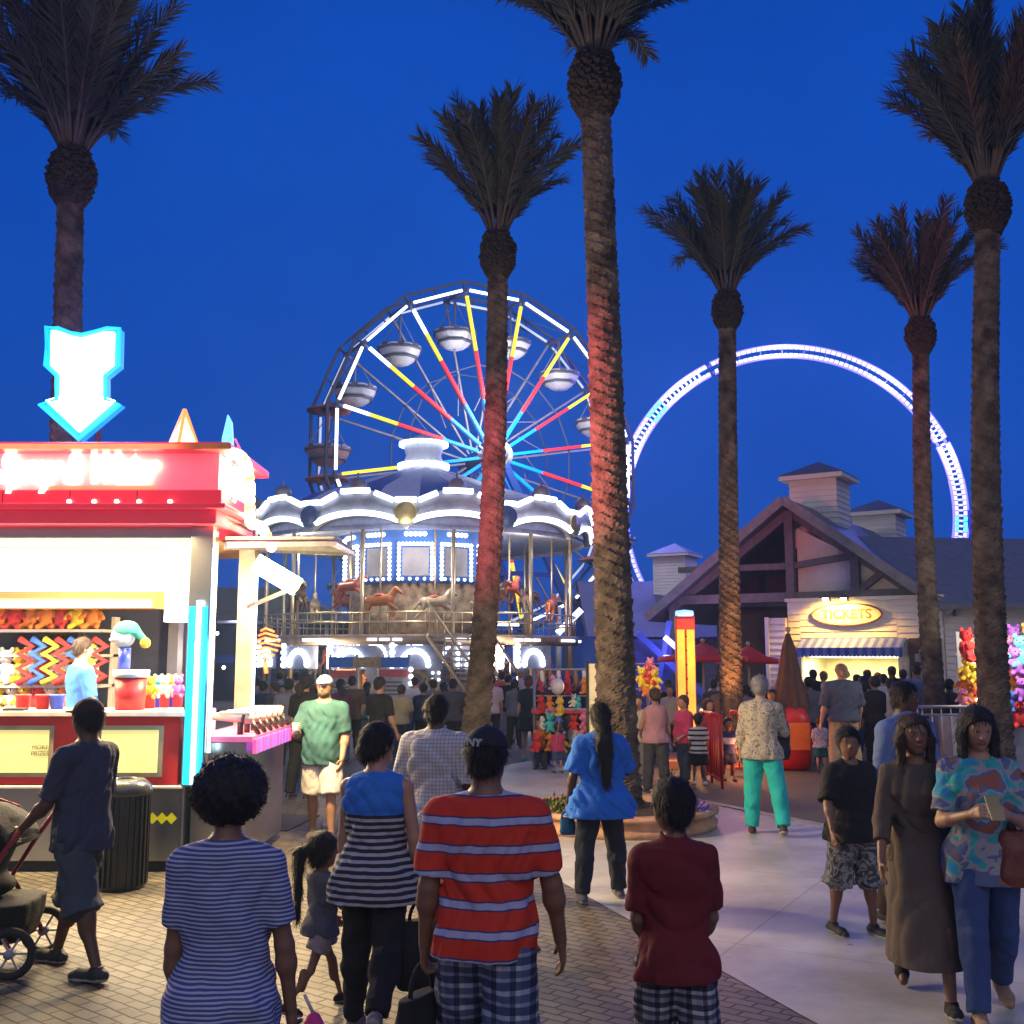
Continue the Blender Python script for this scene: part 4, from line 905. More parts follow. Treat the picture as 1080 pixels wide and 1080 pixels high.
for k in range(12):
    a = k * R(30); z0, z1_ = zk[0]; w_ = .50; c_ = Vector((math.cos(a), math.sin(a), 0)); nrm = cyl(1, a, 0); m = MB(); r_ = 2.40
    o_ = nrm * r_; m.add([o_ - c_ * w_ * .8 + Vector((0, 0, z0 + .1)), o_ + c_ * w_ * .8 + Vector((0, 0, z0 + .1)), o_ + c_ * w_ * .8 + Vector((0, 0, z1_ - .1)), o_ - c_ * w_ * .8 + Vector((0, 0, z1_ - .1))], [(0, 1, 2, 3)])
    po = m.build('panel', pnl, ca); m = MB()
    for s_ in (-1, 1):
        for j in range(9): m.ball(o_ + nrm * .05 + c_ * s_ * w_ + Vector((0, 0, z0 + (z1_ - z0) * j / 8)), .062, 5)
    for j in range(1, 9): m.ball(o_ + nrm * .05 + c_ * (-w_ + 2 * w_ * j / 9) + Vector((0, 0, z1_)), .062, 5)
    for j in range(1, 9, 2): m.ball(o_ + nrm * .05 + c_ * (-w_ + 2 * w_ * j / 9) + Vector((0, 0, z0)), .05, 5)
    m.build('bulb_frame', bulb, po); m = MB()
    for j in range(5): m.ball(o_ + nrm * .1 + c_ * (-.28 + .14 * j) + Vector((0, 0, z1_ + .30)), .075, 5)
    m.build('bulb_row', bulb, po)
    z0 = zd + .75; m = MB(); o_ = nrm * 2.35
    m.add([o_ - c_ * .45 + Vector((0, 0, z0 - .2)), o_ + c_ * .45 + Vector((0, 0, z0 - .2)), o_ + c_ * .45 + Vector((0, 0, z0 + 1.0)), o_ - c_ * .45 + Vector((0, 0, z0 + 1.0))], [(0, 1, 2, 3)]); po = m.build('panel', pnl, ca); m = MB()
    for j in range(13): b_ = PI * j / 12; m.ball(o_ + nrm * .06 + c_ * .42 * math.cos(b_) + Vector((0, 0, z0 + .45 + .50 * math.sin(b_))), .062, 5)
    for j in range(6):
        for s_ in (-1, 1): m.ball(o_ + nrm * .06 + c_ * s_ * .55 + Vector((0, 0, z0 - .1 + j * .2)), .05, 5)
    m.build('bulb_frame', bulb, po)
# outer lower valance with big bulb arches, seen between the posts
for k in (-2, -1, 0, 1, 2, 3):
    a = R(-17) + k * R(20); nrm = cyl(1, a, 0); c_ = Vector((math.cos(a), math.sin(a), 0)); o_ = nrm * 5.12; m = MB(); z0 = zu - .95
    m.add([o_ - c_ * .75 + Vector((0, 0, z0)), o_ + c_ * .75 + Vector((0, 0, z0)), o_ + c_ * .75 + Vector((0, 0, zu - .3)), o_ - c_ * .75 + Vector((0, 0, zu - .3))], [(0, 1, 2, 3)]); po = m.build('valance_panel', mat('valance_paint', (.33, .36, .45), noise=.3, ns=3), ca); m = MB()
    for j in range(13): b_ = PI * j / 12; m.ball(o_ + nrm * .06 + c_ * .36 * math.cos(b_) + Vector((0, 0, z0 + .12 + .38 * math.sin(b_))), .085, 5)
    for j in range(4): m.ball(o_ + nrm * .06 - c_ * .62 + Vector((0, 0, z0 + .1 + j * .18)), .085, 5)
    m.build('bulb_arch', bulb, po)
# curved stair up to the upper deck
m = MB(); st = []
a_s, a_e, zs_, ze_ = R(22), R(8), zd, zu
for i in range(14):
    t = i / 13; a = a_s + (a_e - a_s) * t; z = zs_ + (ze_ - zs_) * t; c_ = Vector((math.cos(a), math.sin(a), 0)); p = cyl(5.6 - t * .3, a, z); m.bar(p - c_ * .1, p + c_ * 1.0, .28, .05)
m.build('stair_tread', mat('tread_wood', (.40, .33, .25), noise=.2), ca)
for dx_ in (-.15, 1.05):
    m = MB(); pts = []; pt2 = []
    for i in range(20):
        t = i / 19; a = a_s + (a_e - a_s) * t; c_ = Vector((math.cos(a), math.sin(a), 0)); z = zs_ + (ze_ - zs_) * t; p = cyl(5.6 - t * .3, a, z) + c_ * dx_
        pts.append(p + Vector((0, 0, .9))); pt2.append(p)
    m.tube(pts, .045, 6); m.tube(pt2, .06, 6)
    for i in range(0, 20, 3): m.tube([pts[i], pt2[i]], .02, 5)
    m.build('stair_rail', brass, ca)
# horses
def horse_mesh():
    f = SDF((-.95, -.25, -.05), (.95, .25, 1.5), .03)
    f.cone((-.40, 0, .82), (.35, 0, .86), .21, .22, .05); f.cone((.38, 0, .92), (.62, 0, 1.25), .15, .09, .06); f.cone((.62, 0, 1.28), (.86, 0, 1.12), .10, .055, .04)
    f.cone((.60, .05, 1.34), (.60, .05, 1.42), .02, .01, .01); f.cone((-.55, 0, .90), (-.80, 0, .55), .07, .04, .04)
    f.cone((.55, 0, 1.32), (.32, 0, 1.0), .04, .05, .03)
    for s_ in (-1, 1):
        f.cone((.34, .11 * s_, .74), (.62 - .1 * s_, .11 * s_, .50), .09, .05, .03); f.cone((.62 - .1 * s_, .11 * s_, .50), (.45 - .1 * s_, .11 * s_, .22), .045, .04, .02)
        f.cone((-.40, .12 * s_, .76), (-.52, .12 * s_, .45), .11, .055, .03); f.cone((-.52, .12 * s_, .45), (-.78, .12 * s_, .20), .05, .04, .02)
    return f.mesh()
hm_ = horse_mesh(); hcols = [mat('horse_cream', (.34, .28, .20), rough=.35, noise=.15), mat('horse_brown', (.12, .06, .035), rough=.35, noise=.2), mat('horse_red', (.32, .07, .05), rough=.35, noise=.1), mat('horse_orange', (.45, .15, .05), rough=.35, noise=.1)]
hproto = []
for i, hcm in enumerate(hcols):
    o = np_obj('horse', [(hm_[0], hm_[1], 0)], hcm, ca); hproto.append(o)
sadm = mat('saddle', (.55, .08, .06), rough=.4, noise=.1)
cnt = 0
for lev, z0 in ((0, zd), (1, zu)):
    for k in range(16):
        a = 2 * PI * (k + .5 * lev) / 16; rr = 4.25 if k % 2 else 3.4; p = cyl(rr, a, z0 + .35 + .25 * (k % 3))
        if cnt < 4: o = hproto[cnt]
        else: o = hproto[cnt % 4].copy(); C.objects.link(o)
        cnt += 1; o.parent = ca; o.location = p; o.rotation_euler = (0, 0, a); o.scale = (.74,) * 3
        if k < 16:
            m = MB(); m.tube([(0, 0, (z0 - p.z) / .74), (0, 0, ((zu - .25 if lev == 0 else zb + .1) - p.z) / .74)], .04, 6); m.build('pole', brass, o)
            m = MB(); m.ball((-.03, 0, 1.04), .20, 8, 1.1, .9, .35); m.build('saddle', sadm, o)
for (x, y, z, e) in ((0, -4.0, zb - .3, 300), (-3.6, -2.5, zb - .3, 260), (3.6, -2.5, zb - .3, 260), (-2.2, -4.7, zu - .6, 420), (2.5, -4.7, zu - .6, 420)): lamp('carousel_lamp', 'POINT', (x, y, z), e, (1., .82, .60), .25, ca)
for (x, e) in ((-4, 60), (0, 80), (4, 60)): lamp('board_fill', 'POINT', (x, -6.1, zb - .5), e, (.85, .9, 1), .5, ca)  # added fill lamps, boosting the light off the rounding boards
# entrance boards
en = thing('ride_entrance_sign', 'blue and gold banner over two red headed rule boards at the carousel entrance', 'sign', (X_(380, 700, 27), 27, 0))
W_ = 1107 / 27.
def ex(px, py): v = P(px, py, 27); return v.x - en.location.x, v.z
def brd(nm, x0, y0, x1, y1, m_, th=.06, yy=0.):
    a = ex(x0, y0); b = ex(x1, y1); return MB().box(a[0], b[0], yy, yy + th, b[1], a[1]).build(nm, m_, en)
bnb = mat('banner_blue', (.03, .16, .55), rough=.5, noise=.1); bng = mat('banner_gold', (.40, .30, .14), rough=.5, noise=.3, ns=12)
brd('banner', 347, 693, 372, 704, bnb); brd('banner', 372.2, 693, 402, 704, bng, yy=.02); brd('banner', 402.2, 693, 431, 704, bnb)
brds = mat('rule_board', (.42, .40, .38), rough=.6, noise=.15); rhd = mat('rule_board_head', (.55, .12, .12), rough=.6, noise=.12); txt = mat('board_text', (.12, .12, .13), noise=0)
for x0, x1, ya, yb in ((349, 374, 707, 757), (401, 430, 706, 761)):
    b = brd('rule_board', x0, ya + 8, x1, yb, brds); b2 = brd('board_head', x0 - 1, ya, x1 + 1, ya + 8, rhd, yy=-.01)
    m = MB(); rs = random.Random(x0)
    for k in range(9):
        y_ = ya + 13 + k * 4.3; a = ex(x0 + 3, y_); c_ = ex(x1 - 3 - rs.random() * 7, y_); m.box(a[0], c_[0], -.006, -.001, a[1] - .03, a[1] + .01)
    m.build('board_text', txt, b)
for x0 in (347.5, 431, 400, 376):
    a = ex(x0, 690); MB().tube([(a[0], .12, 0), (a[0], .12, a[1])], .04, 8).build('sign_post', steel, en)
m = MB(); 
for k in range(8): a = ex(433.5, 706 + k * 7.4); m.ball((a[0], -.05, a[1]), .065, 6)
m.build('bulb_column', bulb, en)
# ================================================================== TICKET BUILDING
AB = R(33); ap = P(840, 530, 26.); BO = Vector((ap.x, 26., 0))
tb = thing('ticket_building', 'cream clapboard ticket building with an open timber gable and a lit counter', 'building', BO, -AB)
ca_, sa_ = math.cos(AB), math.sin(AB)
def BL(px, py, yl):
    """point of the picture ray on the building's local plane y=yl, in local coordinates"""
    x, y, z = ray(px, py); nx, ny = sa_, ca_                 # local +y in world
    s = (yl + BO.x * nx + BO.y * ny) / (x * nx + y * ny); wx, wy, wz = x * s - BO.x, y * s - BO.y, CH + z * s
    return Vector((wx * ca_ - wy * sa_, yl, wz))
clap = mat('clapboard_cream', (.62, .60, .57), rough=.6, noise=.10, ns=1.2); trim = mat('trim_white', (.62, .60, .57), rough=.5, noise=.05); timb = mat('porch_timber', (.12, .12, .125), rough=.75, noise=.2)
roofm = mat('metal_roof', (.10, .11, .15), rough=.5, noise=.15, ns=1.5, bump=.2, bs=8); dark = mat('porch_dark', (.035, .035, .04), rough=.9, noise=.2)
def clapwall(nm, x0, x1, z0, z1, y, parent=tb, M=None, th=.15):
    m = MB(); n = max(1, round((z1 - z0) / th)); d = (z1 - z0) / n
    for i in range(n):
        a = z0 + i * d
        vs = [Vector(v) for v in [(x0, y - .03, a), (x1, y - .03, a), (x1, y - .005, a + d), (x0, y - .005, a + d), (x0, y + .12, a), (x1, y + .12, a), (x1, y + .12, a + d), (x0, y + .12, a + d)]]
        if M is not None: vs = [M @ v for v in vs]
        m.add(vs, [(0, 1, 2, 3), (5, 4, 7, 6), (4, 5, 1, 0), (3, 2, 6, 7), (4, 0, 3, 7), (1, 5, 6, 2)])
    return m.build(nm, clap, parent)
apz = ap.z; HWd = 3.25; evz = BL(975, 628, -.7).z; RD = 13.
m = MB(); sl_ = (apz - evz) / HWd; ov = .45
for s_ in (-1, 1):
    for yy in (-1.0,):
        m.add([(0, -1.0, apz), (s_ * (HWd + ov), -1.0, evz - ov * sl_), (s_ * (HWd + ov), RD, evz - ov * sl_), (0, RD, apz), (0, -1.0, apz - .16), (s_ * (HWd + ov), -1.0, evz - ov * sl_ - .14), (s_ * (HWd + ov), RD, evz - ov * sl_ - .14), (0, RD, apz - .16)],
              [(0, 1, 2, 3), (7, 6, 5, 4), (0, 4, 5, 1), (1, 5, 6, 2), (2, 6, 7, 3)])
rf = m.build('roof', roofm, tb)
m = MB()
for s_ in (-1, 1): m.bar((0, -1.06, apz - .06), (s_ * (HWd + ov), -1.06, evz - ov * sl_ - .06), .06, .22)
m.build('rake_board', mat('rake_paint', (.20, .20, .22), rough=.6), rf)
m = MB(); yb = -.62; tz = evz + .06
m.bar((0, yb, tz), (0, yb, apz - .3), .2); m.bar((-HWd, yb, tz), (HWd, yb, tz), .16, .22); xr = BL(902, 600, yb).x
m.bar((xr, yb + .01, tz), (xr, yb + .01, tz + (HWd - xr) * sl_ - .15), .2); m.bar((-xr, yb + .01, tz), (-xr, yb + .01, tz + (HWd - xr) * sl_ - .15), .16)
m.bar((0, yb + .03, tz + .75), (xr, yb + .03, tz + (HWd - xr) * sl_ - .35), .15); m.bar((0, yb + .03, tz + .75), (-HWd + .3, yb + .03, tz + (.3) * sl_ + .55), .15); m.bar((xr, yb + .03, tz + .05), (xr + .75, yb + .03, tz + .62), .15)
for s_ in (-1, 1): m.bar((0, yb + .05, apz - .32), (s_ * HWd, yb + .05, evz - .22), .15, .2)
for k in range(1, 4): m.bar((-HWd, yb + k * 3, tz), (HWd, yb + k * 3, tz), .12, .16); m.bar((0, yb + k * 3, tz), (0, yb + k * 3, apz - .3), .12)
m.build('gable_truss', timb, tb)
# cream triangle on the right half, behind the timbers
m = MB(); x1 = HWd - .12; m.prism([(.10, tz), (x1, tz + .02), (.10, tz + (x1) * sl_ * .72)], -.40, -.28); m.build('gable_wall', mat('gable_panel', (.66, .65, .64), rough=.7, noise=.06), tb)
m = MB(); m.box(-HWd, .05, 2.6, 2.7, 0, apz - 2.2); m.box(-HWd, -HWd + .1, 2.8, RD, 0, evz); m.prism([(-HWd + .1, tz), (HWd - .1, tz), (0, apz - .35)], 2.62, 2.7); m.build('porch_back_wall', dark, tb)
for xx in (-HWd + .15, -1.5): MB().box(xx - .1, xx + .1, -.72, -.52, 0, tz - .08).build('porch_post', timb, tb)
# front wall with the counter opening
yw = -.80; xl = BL(832, 680, yw).x; xl2 = BL(812, 680, yw).x; xc = BL(996, 680, yw).x; ztop = tz - .13
w0 = BL(846, 700, yw).x; w1 = BL(948, 700, yw).x; zo = BL(897, 692, yw).z; zs_ = .98
clapwall('wall', xl, w0, 0, ztop, yw); clapwall('wall', w1, xc, 0, ztop, yw); clapwall('wall', w0, w1, zo, ztop, yw); clapwall('wall', w0, w1, 0, zs_, yw)
zl = BL(822, 652, yw).z; clapwall('wall', xl2, xl - .003, 0, zl, yw - .18)
MB().box(xl2 - .03, xl2 + .06, yw - .24, yw - .16, 0, zl + .02).build('corner_trim', trim, tb)
m = MB(); m.box(xl - .05, xc + .05, yw - .06, yw + .1, ztop, ztop + .08); m.build('top_trim', trim, tb)
m = MB(); m.box(w0 - .08, w0, yw - .05, yw + .02, zs_, zo + .06); m.box(w1, w1 + .08, yw - .05, yw + .02, zs_, zo + .06); m.box(w0 - .2, w1 + .2, yw - .35, yw + .25, zs_ - .05, zs_); m.build('counter_frame', trim, tb)
inn = mat('office_wall', (.75, .68, .42), rough=.8, noise=.12, ns=2)
m = MB(); y2 = yw + 2.2; m.quad((w0 - .1, y2, .4), (w1 + .1, y2, .4), (w1 + .1, y2, zo + .2), (w0 - .1, y2, zo + .2)); m.quad((w0 - .1, yw + .13, .4), (w0 - .1, y2, .4), (w0 - .1, y2, zo + .2), (w0 - .1, yw + .13, zo + .2)); m.quad((w1 + .1, y2, .4), (w1 + .1, yw + .13, .4), (w1 + .1, yw + .13, zo + .2), (w1 + .1, y2, zo + .2)); m.quad((w0 - .1, yw + .13, zo + .2), (w0 - .1, y2, zo + .2), (w1 + .1, y2, zo + .2), (w1 + .1, yw + .13, zo + .2))
m.build('office_interior', inn, tb)
MB().box(w0 + .1, w1 - .1, yw + .25, yw + .6, zo - .04, zo - .0).build('strip_light', glow('office_lamp', (1., .92, .62), 6), tb)
lamp('office_lamp', 'AREA', ((w0 + w1) / 2, yw + 1., zo - .06), 150, (1, .86, .5), 2.0, tb, (0, 0, 0), .8)
# scalloped blue awning
m = MB(); ax0, ax1 = BL(840, 688, yw - .5).x, BL(952, 688, yw - .5).x; za = BL(897, 683, yw - .5).z; zb_ = BL(897, 690, yw - .5).z; n = 26
m.quad((ax0, yw - .04, za + .22), (ax1, yw - .04, za + .22), (ax1, yw - .5, za), (ax0, yw - .5, za)); m.quad((ax0, yw - .5, zb_), (ax0, yw - .5, za), (ax1, yw - .5, za), (ax1, yw - .5, zb_))
for i in range(n):
    x0 = ax0 + (ax1 - ax0) * i / n; d = (ax1 - ax0) / n; m.add([(x0, yw - .5, zb_)] + [(x0 + d * (.5 - .5 * math.cos(PI * k / 6)), yw - .5, zb_ - .07 * math.sin(PI * k / 6)) for k in range(1, 6)] + [(x0 + d, yw - .5, zb_)], [tuple(range(7))])
m.build('awning', band_mat('awning_stripe', [(0, (.05, .09, .40)), (.5, (.15, .20, .50))], .20, 'X', warp=0), tb)
# oval sign
sp = BL(893, 648, yw - .05); m = MB(); a_, b_ = .80, .25
m.add([(sp.x + a_ * math.cos(t), yw - .09, sp.z + b_ * math.sin(t)) for t in [2 * PI * k / 40 for k in range(40)]] + [(sp.x + a_ * math.cos(t), yw - .035, sp.z + b_ * math.sin(t)) for t in [2 * PI * k / 40 for k in range(40)]],
      [tuple(range(39, -1, -1))] + [(k, (k + 1) % 40, (k + 1) % 40 + 40, k + 40) for k in range(40)])
sg = m.build('ticket_sign', mat('sign_cream', (.70, .60, .38), rough=.5, noise=.05), tb)
m = MB(); m.tube([(sp.x + a_ * math.cos(t), yw - .10, sp.z + b_ * math.sin(t)) for t in [2 * PI * k / 48 for k in range(48)]], .018, 6, closed=True); m.build('sign_rim', mat('sign_rim_maroon', (.20, .05, .04), noise=0), sg)
text('sign_lettering', 'TICKETS', .30, mat('sign_red', (.55, .05, .02), noise=0), sg, (sp.x, yw - .095, sp.z), ext=.006, off=.006)
for pxx in (870, 889):
    q_ = BL(pxx, 631, yw - .5); m = MB(); m.tube([(q_.x, yw - .06, q_.z - .05), (q_.x, yw - .25, q_.z + .14), (q_.x, yw - .45, q_.z + .12)], .018, 6); m.lathe([(.03, .08), (.13, -.02), (.14, -.05), (.11, -.03)], 14, (q_.x, yw - .47, q_.z + .05)); go = m.build('gooseneck_lamp', timb, tb)
    MB().ball((q_.x, yw - .47, q_.z - .0), .07, 8).build('bulb', glow('warm_bulb', (1., .75, .3), 30), go)
    lamp('gooseneck_light', 'SPOT', (q_.x, yw - .42, q_.z - .08), 240, (1., .50, .08), .08, tb, (R(28), 0, 0), spot=R(150))
# notice board with papers
n0, n1 = BL(960, 700, yw - .05).x, BL(994, 700, yw - .05).x; zt_, zbt = BL(975, 673, yw - .05).z, 1.1
nb_ = MB().box(n0, n1, yw - .10, yw - .035, zbt, zt_).build('notice_board', mat('notice_frame', (.06, .04, .045), noise=.1), tb)
m = MB(); rs = random.Random(3)
for k in range(7):
    x0 = n0 + .08 + rs.random() * .25; z0 = zbt + .1 + k * (zt_ - zbt - .4) / 7; m.box(x0, x0 + rs.uniform(.2, .4), yw - .108, yw - .102, z0, z0 + rs.uniform(.10, .2))
m.build('paper', mat('paper', (.35, .30, .30), noise=.3, ns=30), nb_)
# right wing, turning away
Mw = Matrix.Translation((xc, yw, 0)) @ Matrix.Rotation(R(40), 4, 'Z'); clapwall('wing_wall', .02, 9, 0, ztop - .12, 0, M=Mw)
m = MB(); vs = [Mw @ Vector(v) for v in [(-.3, -.4, ztop - .15), (9.3, -.4, ztop - .15), (9.3, 3.4, ztop + 1.75), (-.3, 3.4, ztop + 1.75), (-.3, -.4, ztop - .27), (9.3, -.4, ztop - .27), (9.3, 3.4, ztop + 1.6), (-.3, 3.4, ztop + 1.6)]]
m.add(vs, [(0, 1, 2, 3), (7, 6, 5, 4), (0, 4, 5, 1), (1, 5, 6, 2), (2, 6, 7, 3), (3, 7, 4, 0)]); m.build('wing_roof', mat('wing_roof_grey', (.16, .16, .18), rough=.6, noise=.15), tb)
def cupola(parent, x, y, w_, z0, z1, z2, rot=0.):
    M = Matrix.Translation((x, y, 0)) @ Matrix.Rotation(rot, 4, 'Z'); m = MB(); h_ = w_ / 2; n = max(3, int((z1 - z0) / .14))
    for i in range(n):
        a = z0 + (z1 - z0) * i / n; b = z0 + (z1 - z0) * (i + 1) / n
        vs = [M @ Vector(v) for v in [(-h_ - .02, -h_ - .02, a), (h_ + .02, -h_ - .02, a), (h_ + .02, h_ + .02, a), (-h_ - .02, h_ + .02, a), (-h_, -h_, b), (h_, -h_, b), (h_, h_, b), (-h_, h_, b)]]
        m.add(vs, [(3, 2, 1, 0), (0, 1, 5, 4), (1, 2, 6, 5), (2, 3, 7, 6), (3, 0, 4, 7), (4, 5, 6, 7)])
    c_ = m.build('cupola', clap, parent); e_ = h_ + .22
    MB().box(-e_, e_, -e_, e_, z1, z1 + .12, M).build('eave', trim, c_)
    m = MB(); vs = [M @ Vector(v) for v in [(-e_ - .02, -e_ - .02, z1 + .125), (e_ + .02, -e_ - .02, z1 + .125), (e_ + .02, e_ + .02, z1 + .125), (-e_ - .02, e_ + .02, z1 + .125), (0, 0, z2)]]; m.add(vs, [(3, 2, 1, 0), (0, 1, 4), (1, 2, 4), (2, 3, 4), (3, 0, 4)]); m.build('cupola_roof', roofm, c_)
q1_ = BL(867, 520, 2.2); cupola(tb, q1_.x * .2, 2.0, 1.22, apz - 1.0, BL(867, 510, 2.2).z, BL(867, 488, 2.2).z)
cupola(tb, 0, 8.2, 1.30, apz - 1.0, BL(925, 546, 8.2).z, BL(925, 527, 8.2).z)
lamp('porch_light', 'POINT', (-1.8, -1.4, 2.6), 12, (1, .7, .4), .2, tb)
# ================================================================== FAR HALL
ha = P(735, 690, 44.); hl = thing('market_hall', 'long low hall with a dark blue roof and a small cupola behind the strength tower', 'building', (ha.x, 44, 0))
def hx(px): return P(px, 650, 44).x - ha.x
x0, x1 = hx(618), hx(842); ze_, zr = P(700, 672, 44).z, P(700, 613, 50).z
m = MB(); m.add([(x0, -1, ze_), (x1, -1, ze_), (x1, 6, zr), (x0, 6, zr), (x1, 13, ze_), (x0, 13, ze_)], [(0, 1, 2, 3), (3, 2, 4, 5)]); m.build('roof', mat('hall_roof', (.05, .055, .12), rough=.6, noise=.2, ns=1), hl)
m = MB(); m.box(x0 + .3, x1 - .3, 0, 12, 0, ze_ - .05); m.add([(x0 + .3, 0, ze_), (x0 + .3, 12, ze_), (x0 + .3, 6, zr - .2)], [(0, 1, 2)]); m.build('wall', mat('hall_wall', (.10, .11, .20), rough=.8, noise=.2), hl)
m = MB()
for k in range(6): xx = x0 + 1 + k * (x1 - x0) / 6; m.box(xx, xx + .9, -.04, -.0, .8, 1.9)
m.build('window', mat('dark_glass', (.02, .03, .07), rough=.1, noise=0), hl)
cupola(hl, hx(731), 4.5, 1.55, ze_, P(731, 588, 48.5).z, P(731, 573, 48.5).z, R(-30))
# ================================================================== PAVILION BEHIND THE BOOTH
pv0 = P(235, 700, 41.); pv = thing('ride_pavilion', 'dark open ride pavilion with pale posts and a blue banner behind the water guns', 'pavilion', (pv0.x, 41, 0))
def pvx(px): return P(px, 700, 41).x - pv0.x
x0, x1 = pvx(20), pvx(345); zt_ = P(235, 655, 41).z
m = MB(); m.box(x0, x1, 5, 5.2, 0, zt_); m.box(x0, x0 + .2, 0, 5, 0, zt_); m.build('back_wall', mat('pavilion_wall', (.035, .04, .075), rough=.8, noise=.5, ns=.8), pv)
m = MB(); m.box(x0 - .4, x1 + .4, -.6, 5.4, zt_, zt_ + .25); m.prism([(x0 - .4, zt_ + .26), (x1 + .4, zt_ + .26), (x1 - 2, zt_ + 1.3), (x0 + 2, zt_ + 1.3)], 0, 5); m.build('roof', roofm, pv)
MB().box(x0, x1, -.1, 0, P(235, 699, 41).z, P(235, 691, 41).z).build('banner', mat('pavilion_banner', (.02, .07, .30), rough=.5, noise=.3, ns=1.5), pv)
for k in range(12): xx = x0 + (x1 - x0) * k / 11; MB().tube([(xx, -.25, 0), (xx, -.25, zt_)], .07, 8).build('post', mat('pavilion_post', (.30, .29, .30), noise=.1), pv)
for k, (px, py) in enumerate([(229, 668), (305, 686), (318, 672), (236, 704)]): q = P(px, py, 40.8); MB().ball((q.x - pv0.x, -.2, q.z), .07, 8).build('bulb', glow('stall_bulb', (1., .9, .65), 9), pv)
lamp('pavilion_lamp', 'POINT', (0, 2, zt_ - .6), 160, (.8, .75, 1.), .3, pv)
# ================================================================== GAME BOOTH
YB = 9.8; BX = -2.98; bo_ = thing('game_booth', 'red and stainless water gun game booth with blazing lights at the left edge', 'booth', (BX, YB, 0))
def B(px, py, y=YB): v = P(px, py, y); return v - Vector((BX, YB, 0))
sst = mat('stainless', (.42, .42, .43), rough=.28, metal=.85, noise=.12, ns=3); redp = mat('red_paint', (.80, .04, .04), rough=.35, noise=.06); yel = mat('yellow_panel', (.80, .72, .25), rough=.5, emit=(1., .88, .30), es=.62, noise=.05)
XL = -5.2; zc_ = B(0, 752).z; zbse = B(0, 829).z; dpt = 3.1; SX = .42
m = MB(); m.box(XL, -.0, 0, dpt, .10, zbse); m.build('base_cabinet', sst, bo_, bevel=.01)
MB().box(XL, -.05, .06, dpt - .05, 0, .10).build('plinth', dark, bo_)
m = MB()
for px_ in (60, 190): x_ = B(px_, 860).x; m.box(x_ - .006, x_ + .006, -.004, 0, .12, zbse - .02)
m.build('cabinet_seam', dsteel, bo_)
m = MB()
for k in range(4):
    x_ = B(151 + k * 10, 863).x; z_ = B(150, 863).z; r_ = .052; m.add([(x_ - r_, -.006, z_), (x_, -.006, z_ - r_), (x_ + r_, -.006, z_), (x_, -.006, z_ + r_)], [(0, 1, 2, 3)])
m.build('diamond_decal', mat('decal_yellow', (.85, .75, .02), rough=.4, emit=(1, .85, 0), es=.25, noise=0), bo_)
m = MB(); m.box(XL, -.06, -.02, .10, zbse + .01, zc_ - .03); m.build('counter_front', redp, bo_, bevel=.008)
for a, b in ((-120, 58), (104, 173)):
    xa, xb = B(a, 790).x, B(b, 790).x; z0_, z1_ = B(0, 819).z, B(0, 765).z
    f_ = MB(); f_.box(xa, xb, -.045, -.021, z0_, z1_); fo = f_.build('panel_frame', mat('panel_frame', (.55, .45, .28), rough=.4, metal=.4), bo_)
    MB().box(xa + .04, xb - .04, -.052, -.046, z0_ + .04, z1_ - .04).build('lit_panel', yel, fo)
text('panel_lettering', 'MORE\nPRIZES', .055, mat('ink_dark', (.05, .03, .03), noise=0), bo_, (B(45, 791).x, -.055, B(45, 791).z), ext=.001)
m = MB(); m.box(XL, 0.0, -.08, .55, zc_ - .03, zc_ + .02); m.box(XL, 0, -.06, .02, zbse - .02, zbse + .008); m.build('counter_top', mat('counter_pale', (.70, .62, .60), rough=.4), bo_, bevel=.008)
MB().box(B(5, 752).x, B(27, 752).x, -.05, .05, zc_ + .022, zc_ + .045).build('tray', dark, bo_)
# side counter with the water guns
zs1 = zc_ - .22; m = MB(); m.box(.03, SX + .1, .12, 1.75, .1, zs1 - .06); m.build('side_cabinet', sst, bo_)
m = MB(); m.box(.0, SX + .16, .10, 1.78, zs1 - .05, zs1); m.build('side_counter', mat('pink_lit_counter', (.75, .16, .32), rough=.4, emit=(1, .15, .35), es=.35, noise=.1), bo_)  # pink light on the counter is put into its colour and emission
m = MB()
for k in range(11): m.mat(k % 2); y_ = .14 + k * .145; m.box(SX + .155, SX + .185, y_, y_ + .12, zs1 - .16, zs1 - .03)
m.build('edge_light', [glow('led_pink', (1, .08, .30), 1.4), glow('led_purple', (.25, .10, 1.), 1.4)], bo_)
zeb = mat('gun_black', (.02, .02, .02), rough=.4, noise=0); zew = mat('gun_cream', (.72, .66, .55), rough=.4, noise=.05)
for k in range(6):
    y_ = .35 + k * .26; m = MB(); c_ = Vector((SX - .02, y_, zs1)); m.mat(0); m.tube([c_, c_ + Vector((0, 0, .12))], .03, 8); m.mat(1); m.tube([c_ + Vector((-.26, 0, .17)), c_ + Vector((.12, 0, .15))], [.035, .055], 10)
    m.mat(0); m.tube([c_ + Vector((.02, 0, .155)), c_ + Vector((.05, 0, .152))], .058, 10); m.tube([c_ + Vector((.10, 0, .13)), c_ + Vector((.18, 0, .0))], .025, 6); m.mat(1); m.box(c_.x - .2, c_.x + .1, y_ - .05, y_ + .05, zs1 + .19, zs1 + .21)
    m.build('water_gun', [zeb, zew], bo_)
